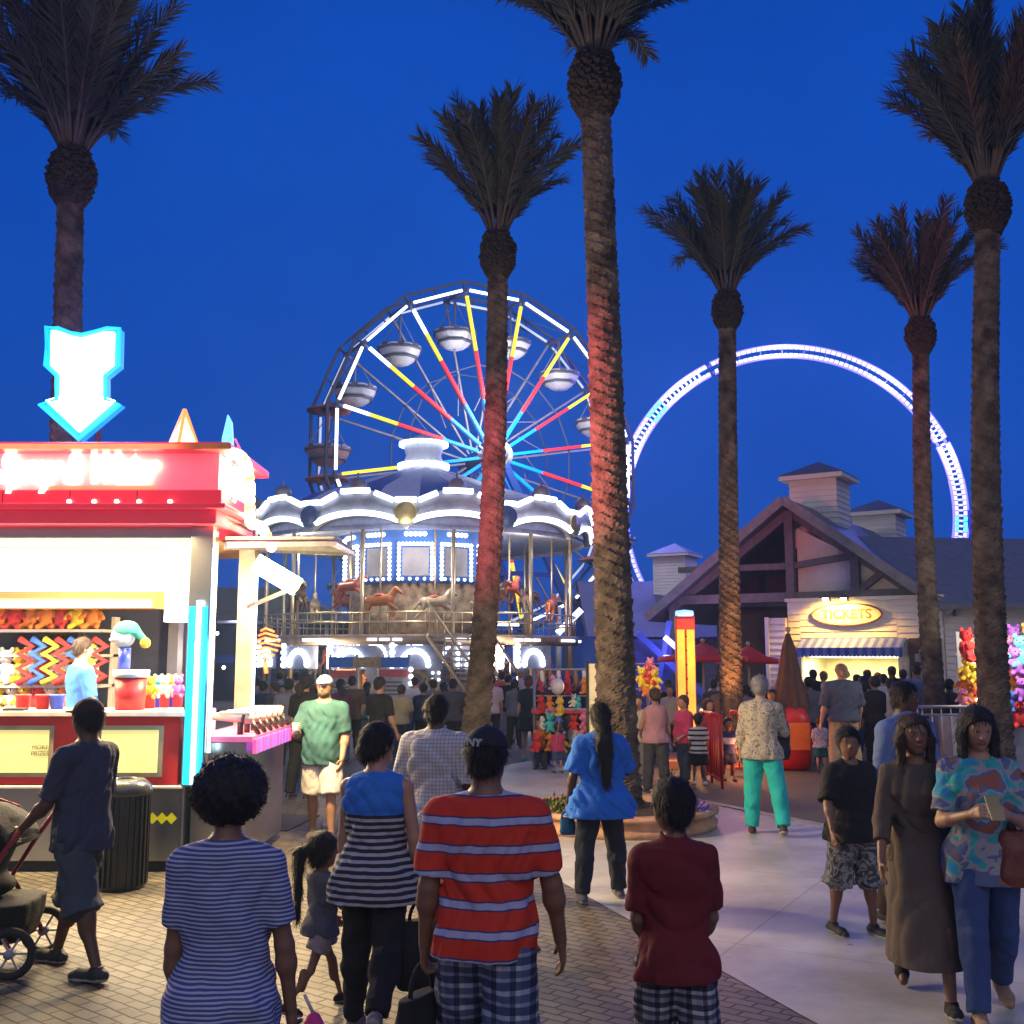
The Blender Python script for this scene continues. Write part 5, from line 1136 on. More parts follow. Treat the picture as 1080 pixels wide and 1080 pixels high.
# corner posts
pz = B(0, 578).z
cy_t = glow('neon_cyan', (.01, .46, 1.), 1.9); wt = glow('neon_white', (.55, .9, 1.), 9.)
m = MB(); m.box(-.02, .19, -.06, .14, zbse, pz + .5); m.build('corner_post', sst, bo_, bevel=.01)
m = MB(); m.box(.0, .17, -.075, -.062, zbse + .02, B(0, 640).z); m.build('neon_backing', cy_t, bo_); m = MB(); m.tube([(.10, -.11, zbse + .03), (.10, -.11, B(0, 634).z)], .022, 10); m.build('neon_tube', wt, bo_)
m = MB(); m.tube([(.215, -.03, zbse + .3), (.215, -.03, pz)], .014, 8); m.build('neon_tube', wt, bo_)
y2_ = 1.78; x2_ = P(258, 700, YB + y2_).x - BX; m = MB(); m.box(x2_ - .10, x2_ + .07, y2_, y2_ + .12, 0, pz + .45); m.build('rear_post', mat('post_champagne', (.62, .50, .34), rough=.3, metal=.7), bo_); m = MB(); m.tube([(x2_ + .10, y2_ + .0, zs1), (x2_ + .10, y2_ + .0, pz)], .016, 8); m.build('neon_tube', wt, bo_)
lamp('cyan_neon', 'POINT', (.12, -.35, 1.9), 22, (.1, .6, 1), .25, bo_)
MB().box(XL, -1.0, dpt - .1, dpt, zbse, pz).build('back_wall', mat('booth_back', (.045, .05, .11), rough=.6, noise=.2), bo_)
MB().box(-1.12, -1.0, dpt - .3, dpt - .1, zbse, pz).build('rear_stud', sst, bo_); MB().box(-2.4, -2.3, dpt - .3, dpt - .15, zbse, pz).build('rear_stud', sst, bo_)
MB().box(XL, B(160, 640, YB + 1.2).x, 1.2, 1.6, B(0, 641, YB + 1.2).z, pz + .17).build('inner_soffit', mat('soffit_orange', (.70, .42, .14), rough=.6, noise=.35, ns=1.5), bo_)
m = MB(); m.box(XL, -.1, .35, dpt, pz + .18, pz + .24); m.build('ceiling', mat('booth_ceiling', (.60, .38, .16), rough=.6, noise=.2), bo_)
# fascia: lettered box sign above a stepped red cornice
zf0, zf1, zf2, zf3, zf4 = B(0, 556).z, B(0, 541).z, B(0, 520).z, B(0, 482).z, B(0, 474).z
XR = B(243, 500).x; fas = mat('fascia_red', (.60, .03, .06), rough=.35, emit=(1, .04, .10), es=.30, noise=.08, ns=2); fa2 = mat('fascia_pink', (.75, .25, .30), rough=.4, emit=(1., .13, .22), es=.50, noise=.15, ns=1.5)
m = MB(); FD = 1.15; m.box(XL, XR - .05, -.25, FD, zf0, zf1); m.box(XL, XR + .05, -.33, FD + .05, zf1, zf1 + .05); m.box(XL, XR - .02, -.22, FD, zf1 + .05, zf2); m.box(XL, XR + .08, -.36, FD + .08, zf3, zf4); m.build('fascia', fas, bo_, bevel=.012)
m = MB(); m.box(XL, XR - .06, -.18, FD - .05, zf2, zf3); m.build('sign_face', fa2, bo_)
m = MB(); m.box(XL, XR + .10, -.375, -.362, zf4 - .07, zf4 - .02); m.build('gold_trim', mat('trim_gold', (.8, .35, .10), rough=.3, metal=.5), bo_)
nw = glow('neon_letter', (1., .86, .55), 9.); nr_ = glow('neon_red_outline', (1., .10, .05), 3.)
lz = (zf2 + zf3) / 2 - .0
lx = B(172, 500).x
t1 = text('neon_lettering', 'Spray & Water', .40, nw, bo_, (lx, -.22, lz + .02), ext=.015, off=.008, shear=.35, align='RIGHT', bevel=.008, xs=.60)
m = MB(); m.box(B(60, 515).x, lx + .02, -.215, -.20, lz - .17, lz - .14); m.build('neon_underline', nr_, bo_)
t2 = text('neon_lettering', 'Spray & Water', .40, nw, bo_, (XR - .03, .46, lz), rot=(PI / 2, 0, PI / 2), ext=.015, off=.008, shear=.35, bevel=.008, xs=.42)
# scroll of bulbs at the fascia corner running back along the side
m = MB(); rs = random.Random(9)
for k in range(26):
    t = k / 25; y_ = -.30 + t * 1.5; zz = zf4 - .10 - .75 * t + .10 * math.sin(t * 9); m.mat(k % 4 == 3); m.ball((XR + .10 + .05 * math.sin(t * 7), y_, zz), .055, 6)
m.build('scroll_bulbs', [glow('warm_bulb_white', (1., .93, .7), 8), glow('bulb_amber', (1., .6, .1), 3)], bo_)
zv0, zv1 = B(0, 622).z, B(0, 577).z
m = MB(); m.box(XL, B(172, 600).x, .12, .20, zv0, zv1); m.build('light_valance', glow('valance_white', (1., .97, .88), 5.), bo_)
MB().box(XL, -.03, -.02, .10, zv1 + .01, zf0 - .005).build('valance_header', sst, bo_)
m = MB(); m.box(B(165, 620).x, -.03, .25, .45, B(0, 655).z, zv1 + .05); m.build('corner_light', glow('corner_white', (.95, .97, 1.), 4.), bo_)
lamp('booth_flood', 'AREA', (-2.6, .9, zv0 + .05), 330, (1., .86, .62), 4.6, bo_, (R(-12), 0, 0), .5)
lamp('booth_front_light', 'AREA', (-2.4, -.34, zf0 - .02), 620, (1., .74, .34), 4.6, bo_, (R(-14), 0, 0), .12)
lamp('booth_sign_light', 'AREA', (-2.2, -.7, lz + .3), 38, (1., .16, .22), 4., bo_, (R(100), 0, 0), .3)
aim = lambda yw_, el_: Vector((math.cos(R(yw_)) * math.cos(R(el_)), math.sin(R(yw_)) * math.cos(R(el_)), math.sin(R(el_)))).to_track_quat('-Z', 'Y').to_euler()
lamp('red_spill_fill', 'SPOT', (XR + .22, 1.34, lz), 2300, (1., .06, .13), .25, bo_, aim(22, 16), spot=R(46)); lamp('red_spill_fill', 'SPOT', (XR + .22, 1.2, lz), 2800, (1., .06, .16), .25, bo_, aim(71, 8), spot=R(38)); lamp('red_spill_fill', 'POINT', (XR + .35, .4, lz + .1), 45, (1., .08, .16), .3, bo_)  # added lamps stand in for red neon spill on the palm trunks
for k in range(7): x_ = XL + 1.0 + k * .62; MB().box(x_ - .004, x_ + .004, -.2225, -.22, zf1 + .06, zf2 - .01).build('panel_joint', dark, bo_)
for k, px_ in enumerate((84, 110, 133, 156, 188)): q = B(px_, 533); MB().ball((q.x, -.24, q.z), .022, 8).build('fascia_bulb', glow('stall_bulb', (1., .9, .65), 9), bo_)
MB().tube([(.12, -.02, pz + .2), (.2, -.12, pz + .35), (.30, .3, pz + .30), (.25, 1.2, pz + .28)], .012, 6).build('power_cable', dark, bo_)
# swung-up awning with its flood tube
aw = thing('side_awning', 'grey translucent awning panel propped over the side counter of the booth', 'awning', (BX + .2, YB + .2, 0)); z_ = B(0, 568).z
def A3(px, py, y): v = P(px, py, y); return v - Vector((BX + .2, YB + .2, 0))
a1, a2, a3, a4 = A3(238, 566, 9.9), A3(238, 572, 12.6), A3(372, 578, 14.2), A3(352, 566, 11.6)
m = MB(); m.add([a1, a2, a3, a4] + [v - Vector((0, 0, .05)) for v in (a1, a2, a3, a4)], [(0, 1, 2, 3), (7, 6, 5, 4), (0, 4, 5, 1), (1, 5, 6, 2), (2, 6, 7, 3), (3, 7, 4, 0)]); m.build('canvas', mat('awning_canvas', (.42, .38, .35), rough=.8, noise=.15), aw)
m = MB(); 
for a, b in ((a1, a4), (a2, a3), (a1.lerp(a2, .5), a4.lerp(a3, .5)), (a4, a3)): m.bar(a - Vector((0, 0, .08)), b - Vector((0, 0, .08)), .05)
e1, e2 = A3(262, 640, 11.5), A3(305, 622, 10.9); m.bar(e1, e2, .035); m.build('frame', mat('awning_frame', (.6, .6, .6), metal=.6, rough=.4), aw)
h1, h2 = A3(272, 592, 10.5), A3(316, 618, 10.6); m = MB(); m.bar(h1, h2, .16, .12); fo = m.build('lamp_housing', dsteel, aw)
m = MB(); m.bar(h1 + Vector((0, -.10, -.02)), h2 + Vector((0, -.10, -.02)), .20, .17); m.build('flood_tube', glow('flood_white', (1., .96, .85), 22.), fo)
lamp('flood_light', 'POINT', (h1 + h2) / 2 + Vector((.25, -.25, -.22)), 850, (1., .70, .30), .15, aw)
# blue arrow sign on the roof
ar = thing('arrow_sign', 'blazing white arrow edged in blue neon pointing down above the booth roof', 'neon sign', (P(86, 470, 10.6).x, 10.6, 0))
def AR(px, py): v = P(px, py, 10.6); return (v.x - ar.location.x, v.z)
poly = [AR(*p) for p in [(50, 345), (62, 347), (75, 352), (87, 354), (100, 351), (114, 347), (127, 347), (126, 386), (112, 397), (112, 422), (128, 427), (84, 464), (43, 427), (61, 422), (61, 397), (49, 386)]]
MB().prism(poly, .0, .12).build('arrow_body', mat('arrow_blue', (.02, .25, .7), rough=.4, emit=(.0, .24, 1.), es=1.6, noise=0), ar)
c_ = (sum(p[0] for p in poly) / len(poly), sum(p[1] for p in poly) / len(poly)); m = MB(); ins = [(c_[0] + (x - c_[0]) * .86, c_[1] + (z - c_[1]) * .90) for x, z in poly]; m.prism(ins, -.03, -.002); m.build('arrow_face', glow('arrow_white', (.72, .97, 1.), 6.), ar)
m = MB(); m.tube([(x * 1.0, -.03, z) for x, z in poly], .022, 8, closed=True); m.build('neon_outline', glow('neon_sky', (.01, .38, 1.), 2.2), ar)
m = MB(); m.tube([(-.1, .16, B(0, 476).z), (-.1, .16, poly[0][1])], .035, 8); m.tube([(.1, .16, B(0, 476).z), (.1, .16, poly[0][1])], .035, 8); m.build('sign_post', dsteel, ar)
lamp('arrow_glow', 'POINT', (0, .45, poly[3][1] - .4), 120, (.16, .25, 1), .35, ar); lamp('arrow_glow', 'POINT', (0, -.4, poly[3][1] - .5), 110, (.08, .42, 1), .35, ar)
# lit cone and blue blade sign on the roof
cn = P(193, 474, 10.4); co = thing('roof_cone_light', 'glowing pale yellow cone standing on the booth roof corner', 'light', (cn.x, 10.4, zf4 + .0)); hh = P(193, 432, 10.4).z - zf4
MB().lathe([(.195, .05), (.005, hh * .9)], 24).build('cone_shade', glow('cone_yellow', (1., .80, .42), 2.4), co); m = MB(); [m.tube([(.19 * math.cos(a_), .19 * math.sin(a_) , .03), (0, 0, hh)], .02, 6) for a_ in (PI, 0, -PI / 2)]; m.build('cone_edge', glow('cone_orange', (1., .25, .06), 2.), co); MB().lathe([(.23, -.0), (.23, .03), (.2, .035)], 24).build('cone_base', redp, co)
bn = P(243, 500, 11.2); bl_ = thing('blade_sign', 'narrow blue and white neon blade sign leaning off the side of the booth', 'neon sign', (bn.x, 11.2, 0))
def BS(px, py): v = P(px, py, 11.2); return (v.x - bl_.location.x, v.z)
MB().prism([BS(*p) for p in [(240, 437), (244, 445), (246, 480), (243, 508), (236, 512), (233, 480), (234, 462)]], 0, .06).build('blade', glow('blade_blue', (.12, .50, 1.), 1.9), bl_)
m = MB()
for k in range(6): a = BS(247 + k * 1.5, 462 + k * 9); b = BS(254 + k * 2, 476 + k * 9); m.bar((a[0], .03, a[1]), (b[0], .03, b[1]), .02)
m.tube([(.0, .05, zf2), (.0, .05, BS(240, 508)[1])], .03, 6); m.build('ray', glow('ray_red', (1., .15, .3), 1.), bl_)
# red fish shaped sign hanging beside the rear post
fs_ = P(280, 680, 12.3); fi = thing('fish_sign', 'small orange red striped neon shape hung between the rear post and the awning', 'neon sign', (fs_.x, 12.3, 0)); m = MB()
for k in range(7):
    z_ = fs_.z + .16 - k * .055; w_ = .17 * math.sin(PI * (.2 + .7 * k / 6)); m.tube([(-w_ * .6, 0, z_), (0, -.02, z_ + .03), (w_, 0, z_ - .01)], .014, 6)
m.tube([(.0, 0, fs_.z - .2), (.02, 0, fs_.z - .33)], .025, 6); m.build('neon_stripe', glow('neon_orange', (1., .17, .05), 2.6), fi); MB().tube([(0, .02, fs_.z + .15), (0, .02, P(280, 575, 12.3).z)], .008, 5).build('hanger', dsteel, fi)
# ------------------------------------------------------------------ plush toys
def plush_mesh():
    f = SDF((-.3, -.25, -.3), (.3, .25, .5), .022)
    f.ell((0, 0, -.05), (.15, .13, .19), .03); f.ell((0, -.02, .24), (.145, .13, .13), .02); f.ell((0, -.14, .21), (.06, .05, .045), .02)
    for s_ in (-1, 1):
        f.ell((.11 * s_, 0, .37), (.05, .03, .055), .015); f.cone((.13 * s_, -.02, .06), (.23 * s_, -.10, -.05), .05, .045, .02); f.cone((.08 * s_, -.04, -.18), (.14 * s_, -.17, -.22), .065, .05, .02)
    return f.mesh()
pm = plush_mesh(); PC = {n: mat('plush_' + n, c, rough=.95, noise=.2, ns=9) for n, c in dict(yellow=(.80, .58, .05), white=(.75, .72, .66), red=(.62, .04, .04), blue=(.05, .15, .60), orange=(.75, .25, .04), green=(.05, .45, .28), purple=(.30, .10, .50), pink=(.75, .25, .40), teal=(.08, .50, .50), brown=(.30, .17, .08)).items()}
pcache = {}
NTH = ['first', 'second', 'third', 'fourth', 'fifth', 'sixth', 'seventh', 'eighth', 'ninth', 'tenth', 'eleventh', 'twelfth', 'thirteenth', 'fourteenth', 'fifteenth']
eyes_m = None
def plush(col, loc, s, label, group, rz=0.):
    global eyes_m
    if col not in pcache:
        o = np_obj('plush_toy', [(pm[0], pm[1], 0)], PC[col]); m = MB()
        for s_ in (-1, 1): m.ball((.055 * s_, -.135, .275), .02, 6)
        m.ball((0, -.19, .225), .022, 6); m.build('eyes', EYEB, o); pcache[col] = o; first = True
    else:
        src = pcache[col]; o = src.copy(); C.objects.link(o); first = False
        for ch in src.children: c2 = ch.copy(); C.objects.link(c2); c2.parent = o
    o.location = loc; o.scale = (s,) * 3; o.rotation_euler = (0, 0, rz); tag(o, label, 'plush toy', group); return o
GP = 'plush prizes in the game booth'; rs = random.Random(21)
rack = thing('prize_rack', 'tiered prize rack filling the left back of the game booth', 'rack', (BX - 2.2, YB + 2.0, 0)); xr0, xr1 = P(-70, 700, YB + 2).x - rack.location.x, P(112, 700, YB + 2).x - rack.location.x
def zr_(py): return P(50, py, YB + 2).z
m = MB()
for py in (752, 722, 690, 664): z_ = zr_(py); m.box(xr0, xr1, -.15, .35, z_ - .03, z_)
for xx in (xr0, xr1 - .04): m.box(xx, xx + .04, .2, .35, zbse, zr_(650))
m.build('shelf', mat('rack_white', (.6, .55, .5), noise=.1), rack)
ws = glow('snake_base', (.8, .8, .8), 0.)
for r, (py, cols_, s_) in enumerate([(752, ['white', 'red', 'white', 'blue', 'yellow', 'white', 'yellow', 'red', 'white', 'orange', 'white', 'blue'], .52), (722, ['yellow', 'white', 'white', 'teal', 'white', 'yellow', 'white', 'red', 'white', 'yellow', 'white'], .60), (664, ['yellow', 'yellow', 'white', 'orange', 'red', 'orange', 'orange', 'red', 'yellow', 'orange'], .56)]):
    n = len(cols_)
    for k, cn_ in enumerate(cols_):
        x_ = rack.location.x + xr0 + .2 + (xr1 - xr0 - .35) * k / (n - 1); plush(cn_, (x_, YB + 1.96, zr_(py) + .27 * s_), s_, f'{cn_} plush toy, {NTH[k]} from the left on the {["bottom", "middle", "top"][r]} shelf of the prize rack', GP, rs.uniform(-.4, .4))
# zigzag snake toys hanging on the rack
for k in range(7):
    x_ = P(28 + k * 13, 680, YB + 1.8).x; cn_ = ['red', 'blue', 'yellow', 'red', 'blue', 'yellow', 'red'][k]; z0 = zr_(678); m = MB(); m.tube([(.07 * (1 if j % 2 else -1), 0, -.16 * j / 2) for j in range(7)], .038, 7)
    o = m.build('snake_toy', PC[cn_]); o.location = (x_, YB + 1.78, z0 + .04); tag(o, f'{cn_} zigzag snake toy, {NTH[k]} from the left hanging under the top shelf', 'snake toy', 'zigzag snake toys on the prize rack')
# plush in buckets along the counter
bkt = {n: mat('bucket_' + n, c, rough=.4, noise=.05) for n, c in dict(red=(.65, .03, .04), blue=(.04, .08, .60), purple=(.25, .06, .50)).items()}
def bucket(px, Y, r, h_, cn_, label, z0, group='prize buckets on the booth counter'):
    b = MB(); b.lathe([(.01, 0), (r * .8, 0), (r, h_), (r * 1.06, h_), (r * 1.06, h_ - .02), (r * .98, h_ - .02), (r * .75, .02)], 20); o = b.build('bucket', bkt[cn_]); o.location = (P(px, 745, Y).x, Y, z0); tag(o, label, 'bucket', group); return o
big = MB(); big.lathe([(.01, 0), (.13, 0), (.145, .30), (.13, .30), (.12, .02)], 24); o = big.build('drum_container', bkt['red']); zt_c = zc_ + .02; o.location = (P(135, 750, YB + .12).x, YB + .16, zt_c); tag(o, 'large red drum with a white rim standing on the booth counter', 'drum')
m = MB(); m.lathe([(.15, .30), (.165, .30), (.165, .37), (.14, .37), (.01, .36)], 24); m.build('rim', mat('drum_rim', (.8, .75, .78), rough=.5), o)
m = MB(); m.lathe([(.01, 0), (.055, 0), (.055, .20), (.01, .20)], 16); o = m.build('blue_tube', bkt['blue']); o.location = (P(131, 700, YB + .16).x, YB + .16, zt_c + .375); tag(o, 'short blue tube standing on top of the red drum', 'tube')
f = SDF((-.25, -.2, -.2), (.25, .2, .25), .012); f.ell((0, 0, 0), (.11, .10, .11), .02); f.ell((-.02, -.11, -.03), (.07, .05, .03), .01); Vv, Qq = f.mesh()
o = np_obj('clown_head_toy', [(Vv, Qq, 0)], PC['white']); o.location = (P(129, 690, YB + .16).x, YB + .16, zt_c + .68); tag(o, 'round white toy head with a green floppy cap on the blue tube', 'toy')
f = SDF((-.25, -.2, -.1), (.3, .2, .3), .012); f.ell((.03, 0, .05), (.12, .11, .10), .02, cuts=[((0, 0, .03), (0, 0, -1))]); f.cone((.08, 0, .08), (.20, 0, -.03), .05, .03, .03); Vv, Qq = f.mesh(); np_obj('cap', [(Vv, Qq, 0)], PC['green'], o)
f = SDF((-.1, -.1, -.1), (.1, .1, .1), .01); f.ell((0, 0, 0), (.05, .05, .05), .01); Vv, Qq = f.mesh(); q = np_obj('cap_tassel', [(Vv, Qq, 0)], PC['yellow'], o); q.location = (.21, 0, -.06)
for k, (px, Yy, cb, cp) in enumerate([(151, YB + .5, 'blue', 'white'), (158, YB + .42, 'red', 'yellow'), (166, YB + .75, 'blue', 'teal'), (173, YB + .6, 'red', 'white'), (180, YB + .8, 'blue', 'yellow'), (187, YB + .7, 'red', 'purple')]):
    bucket(px, Yy, .055, .13, cb, f'small {cb} bucket holding a {cp} plush, {NTH[k]} from the left by the corner post', zt_c, 'small buckets by the corner post'); plush(cp, (P(px, 745, Yy).x, Yy, zt_c + .18), .34, f'{cp} plush toy sitting in the {NTH[k]} small bucket by the corner post', GP)
for k, (px, cb) in enumerate([(45, 'red'), (60, 'blue'), (24, 'red')]):
    bucket(px, YB + .25, .07, .14, cb, f'{cb} bucket on the {["middle", "right", "left"][k]} of the booth counter near the worker', zt_c)
m = MB(); m.box(XL + .2, -.1, .55, 1.3, zc_ - .3, zc_ - .02); m.build('inner_shelf', mat('shelf_lilac', (.55, .35, .7), rough=.5), bo_)
# trash can
tc_ = G(128, 945); tr = thing('trash_can', 'black ribbed litter bin beside the stainless base of the booth', 'trash can', (tc_.x - .12, tc_.y + .30, 0)); blk = mat('bin_black', (.018, .018, .02), rough=.35, noise=.1)
tr.scale = (.80, .80, .96); m = MB(); m.lathe([(.24, 0), (.25, .05), (.25, .80), (.235, .84), (.01, .84)], 32); m.build('body', blk, tr); m = MB()
for k in range(26): a = 2 * PI * k / 26; m.box(-.012, .012, -.012, .012, .04, .80, Matrix.Translation((.26 * math.cos(a), .26 * math.sin(a), 0)) @ Matrix.Rotation(a, 4, 'Z'))
m.build('rib', blk, tr); m = MB(); m.lathe([(.27, .80), (.285, .83), (.27, .88), (.20, .93), (.13, .94), (.13, .90)], 32); m.build('lid', mat('bin_lid', (.05, .05, .055), rough=.25, noise=.05), tr)
# dark mat by the side counter
g1 = G(300, 868); m = MB(); m.box(-.50, .50, -.55, .55, 0, .015); o = m.build('rubber_mat', mat('rubber', (.025, .025, .028), rough=.7)); o.location = (g1.x - .25, g1.y, .006); o.rotation_euler = (0, 0, R(-8)); tag(o, 'dark rubber mat lying on the ground in front of the water guns', 'mat')
# ================================================================== MID GROUND THINGS
YS = 19.; s0 = P(724.5, 740, YS); st_ = thing('strength_tower', 'tall lit strength tester tower glowing orange with a red top', 'game tower', (s0.x, YS, 0)); k_ = 1107 / YS
m = MB(); zt_ = P(724, 650, YS).z; m.box(-.17, .17, 0, .16, 0, zt_ - .0); m.build('post', mat('tower_red', (.45, .05, .03), noise=.1), st_)
m = MB()
for x0, x1 in ((-.155, -.02), (.02, .155)): m.box(x0, x1, -.03, -.005, .3, P(724, 664, YS).z)
m.build('lit_face', mat('tower_orange', (.8, .4, .06), rough=.4, emit=(1., .40, .05), es=1.25, noise=.3, ns=6), st_)
MB().box(-.155, .155, -.035, -.005, P(724, 664, YS).z + .01, P(724, 653, YS).z).build('red_head', glow('tower_red_light', (1., .04, .03), 1.1), st_)
m = MB(); m.lathe([(.02, .12), (.16, .10), (.17, .02), (.12, 0)], 16, (0, .06, zt_)); m.build('bell', glow('bell_blue', (.25, .5, 1.), 1.6), st_)
m = MB()
for j in range(8): m.box(-.02, .02, -.05, -.036, .5 + j * .25, .53 + j * .25)
m.build('scale_mark', dark, st_)
lamp('tower_light', 'AREA', (0, -.12, 1.6), 90, (1., .40, .10), .3, st_, (R(-90), 0, 0), 1.6); lamp('tower_light', 'POINT', (.9, -1.2, .35), 14, (1., .35, .12), .4, st_)
def umbrella(label, px, py0, py1, Y, w_, col, closed=False):
    z0, z1 = P(px, py1, Y).z, P(px, py0, Y).z; u = thing('market_umbrella', label, 'umbrella', (P(px, py0, Y).x, Y, 0)); m = MB(); m.tube([(0, 0, 0), (0, 0, z1)], .025, 8); m.build('pole', mat('umbrella_pole', (.35, .28, .2)), u); m = MB()
    if closed:
        n = 8; prof = [(.03, z1 - .02), (.10, z1 - .25), (.19, z1 - .8), (.27, z0 + .25), (.30, z0)]; vs = []; fs = []
        for (r, z) in prof:
            for j in range(32): a = 2 * PI * j / 32; vs.append((r * (1 + .16 * math.cos(8 * a)) * math.cos(a), r * (1 + .16 * math.cos(8 * a)) * math.sin(a), z))
        for i in range(4):
            for j in range(32): fs.append((i * 32 + j, i * 32 + (j + 1) % 32, (i + 1) * 32 + (j + 1) % 32, (i + 1) * 32 + j))
        m.smooth = True; m.add(vs, fs)
    else: m.lathe([(.02, z1), (w_ * .55, z0 + (z1 - z0) * .42), (w_, z0 + .10), (w_, z0), (w_ * .55, z0 + (z1 - z0) * .32)], 8)
    m.build('canopy', col, u)
    MB().ball((0, 0, z1 + .05), .05, 8).build('finial', mat('umbrella_pole', (.35, .28, .2)), u); MB().lathe([(.01, 0), (.25, 0), (.25, .06), (.03, .10)], 16).build('base', dark, u); return u
redc = mat('umbrella_red', (.50, .02, .04), rough=.8, noise=.1); brc = mat('umbrella_brown', (.085, .045, .038), rough=.9, noise=.2)
umbrella('open dark red umbrella left of the orange trunked palm', 741, 678, 698, 23, .98, redc); umbrella('open red umbrella partly behind the orange trunked palm, right side', 789, 681, 700, 24, .75, redc)
umbrella('closed brown patio umbrella standing before the ticket building corner', 831, 667, 748, 18.5, .3, brc, True)
# red railings on a low kerb
redr = mat('railing_red', (.55, .02, .02), rough=.4, noise=.05)
def railing(label, pxa, pya, pxb, pyb, h_, sol=False):
    a, b = G(pxa, pya), G(pxb, pyb); r = thing('railing', label, 'railing', a, 0, 'red railings by the toddler ride'); d = b - a; n = max(3, int(d.length / .11)); m = MB()
    m.tube([(0, 0, h_), (d.x, d.y, h_)], .028, 8); m.tube([(0, 0, .12), (d.x, d.y, .12)], .022, 8); m.build('rail', redr, r); m = MB()
    for i in range(n + 1): p = d * (i / n); m.tube([(p.x, p.y, 0 if i % 6 == 0 else .12), (p.x, p.y, h_)], .022 if i % 6 == 0 else .012, 6)
    m.build('baluster', redr, r); return r
railing('red railing section between the striped shirt boy and the person in teal trousers', 772, 818, 797, 818, 1.02)
railing('red railing section sloping down beside the striped shirt boy', 741, 820, 762, 832, 1.05)
railing('red railing section left of the pink blouse woman', 640, 812, 672, 814, .95)
m = MB(); p = G(838, 812); m.lathe([(.02, 0), (.28, .03), (.31, .30), (.29, .85), (.22, 1.02), (.02, 1.07)], 20, sy=.55); o = m.build('body', redr); t_ = thing('ride_car', 'rounded red plastic ride car behind the person in teal trousers', 'ride car', p); o.parent = t_
MB().box(-.22, .22, -.235, -.19, .35, .8).build('seat_panel', mat('orange_panel', (.8, .2, .03), noise=.1), t_)
a, b = G(700, 812), G(838, 812); m = MB(); m.box(-1., 1.2, -.2, 1.5, 0, .13); o = m.build('low_platform', mat('platform_paint', (.55, .22, .10), rough=.6, noise=.3)); o.location = ((a.x + b.x) / 2, a.y + .3, 0); tag(o, 'low orange lit platform under the red railings', 'platform')
lamp('unseen_orange_lamp', 'SPOT', (P(790, 790, 17.6).x, 17.6, .35), 900, (1., .36, .10), .15, None, (R(148), 0, R(12)), spot=R(46)); lamp('unseen_orange_lamp', 'POINT', (P(775, 790, 17).x, 16.6, .45), 26, (1., .30, .12), .2)  # unseen spot added to light the palm trunk orange from below
# violet tube on a mast with a dark blue box ride behind
v0 = P(712, 680, 26); vr = thing('swing_arm_ride', 'dark blue ride arm with one slanting violet tube light', 'ride', (v0.x, 26, 0))
def VV(px, py): v = P(px, py, 26); return Vector((v.x - vr.location.x, 0, v.z))
m = MB(); m.bar(VV(672, 668), VV(752, 742), .16); m.bar(VV(690, 742), VV(706, 655), .12); m.build('arm', bsteel, vr); m = MB(); m.bar(VV(700, 672) + Vector((0, -.15, 0)), VV(716, 686) + Vector((0, -.15, 0)), .12); m.bar(VV(699, 692) + Vector((0, -.15, 0)), VV(714, 692) + Vector((0, -.15, 0)), .05); m.build('tube_light', glow('tube_violet', (.35, .25, 1.), 6), vr)
m = MB(); a, b = VV(655, 712), VV(712, 674); m.box(a.x, b.x, .5, 1.2, 0, b.z); m.build('body', mat('ride_blue_box', (.03, .07, .40), rough=.5, noise=.3, ns=1.5), vr); lamp('violet_light', 'POINT', (0, -1, VV(706, 680).z), 90, (.3, .2, 1), .4, vr)
v0 = P(600, 680, 40); br_ = thing('drop_ride_base', 'dark blue ride housing with two pale masts right of the carousel', 'ride', (v0.x, 40, 0)); a, b = P(572, 740, 40), P(668, 671, 40)
m = MB(); m.box(a.x - v0.x, b.x - v0.x, 0, 2, 0, b.z); m.build('housing', mat('housing_blue', (.02, .10, .42), rough=.5, noise=.3, ns=.6), br_)
for px in (589, 601): m = MB(); p = P(px, 640, 38); m.tube([(p.x - v0.x, -2, 0), (p.x - v0.x, -2, p.z)], .10, 8); m.build('mast', mat('mast_pale', (.5, .48, .5), noise=.1), br_)
m = MB(); a, b = P(588, 668, 37.5), P(613, 643, 37.5); m.bar((a.x - v0.x, -2.5, a.z), (b.x - v0.x, -2.5, b.z), .22); m.build('tube_light', led_w, br_)
# cream board behind the thick palm
p = P(644, 720, 13.6); mb_ = thing('menu_board', 'tall cream board standing behind the thickest palm', 'board', (p.x, 13.6, 0)); W2 = 1107 / 13.6
z0, z1 = P(644, 795, 13.6).z, P(644, 700, 13.6).z; MB().box(-.28, .29, 0, .05, .45, z1).build('panel', mat('board_cream', (.72, .62, .40), rough=.6, noise=.1, emit=(1, .8, .45), es=.25), mb_); m = MB(); m.box(-.31, -.28, -.01, .06, 0, z1 + .03); m.box(.29, .32, -.01, .06, 0, z1 + .03); m.build('frame', dark, mb_)
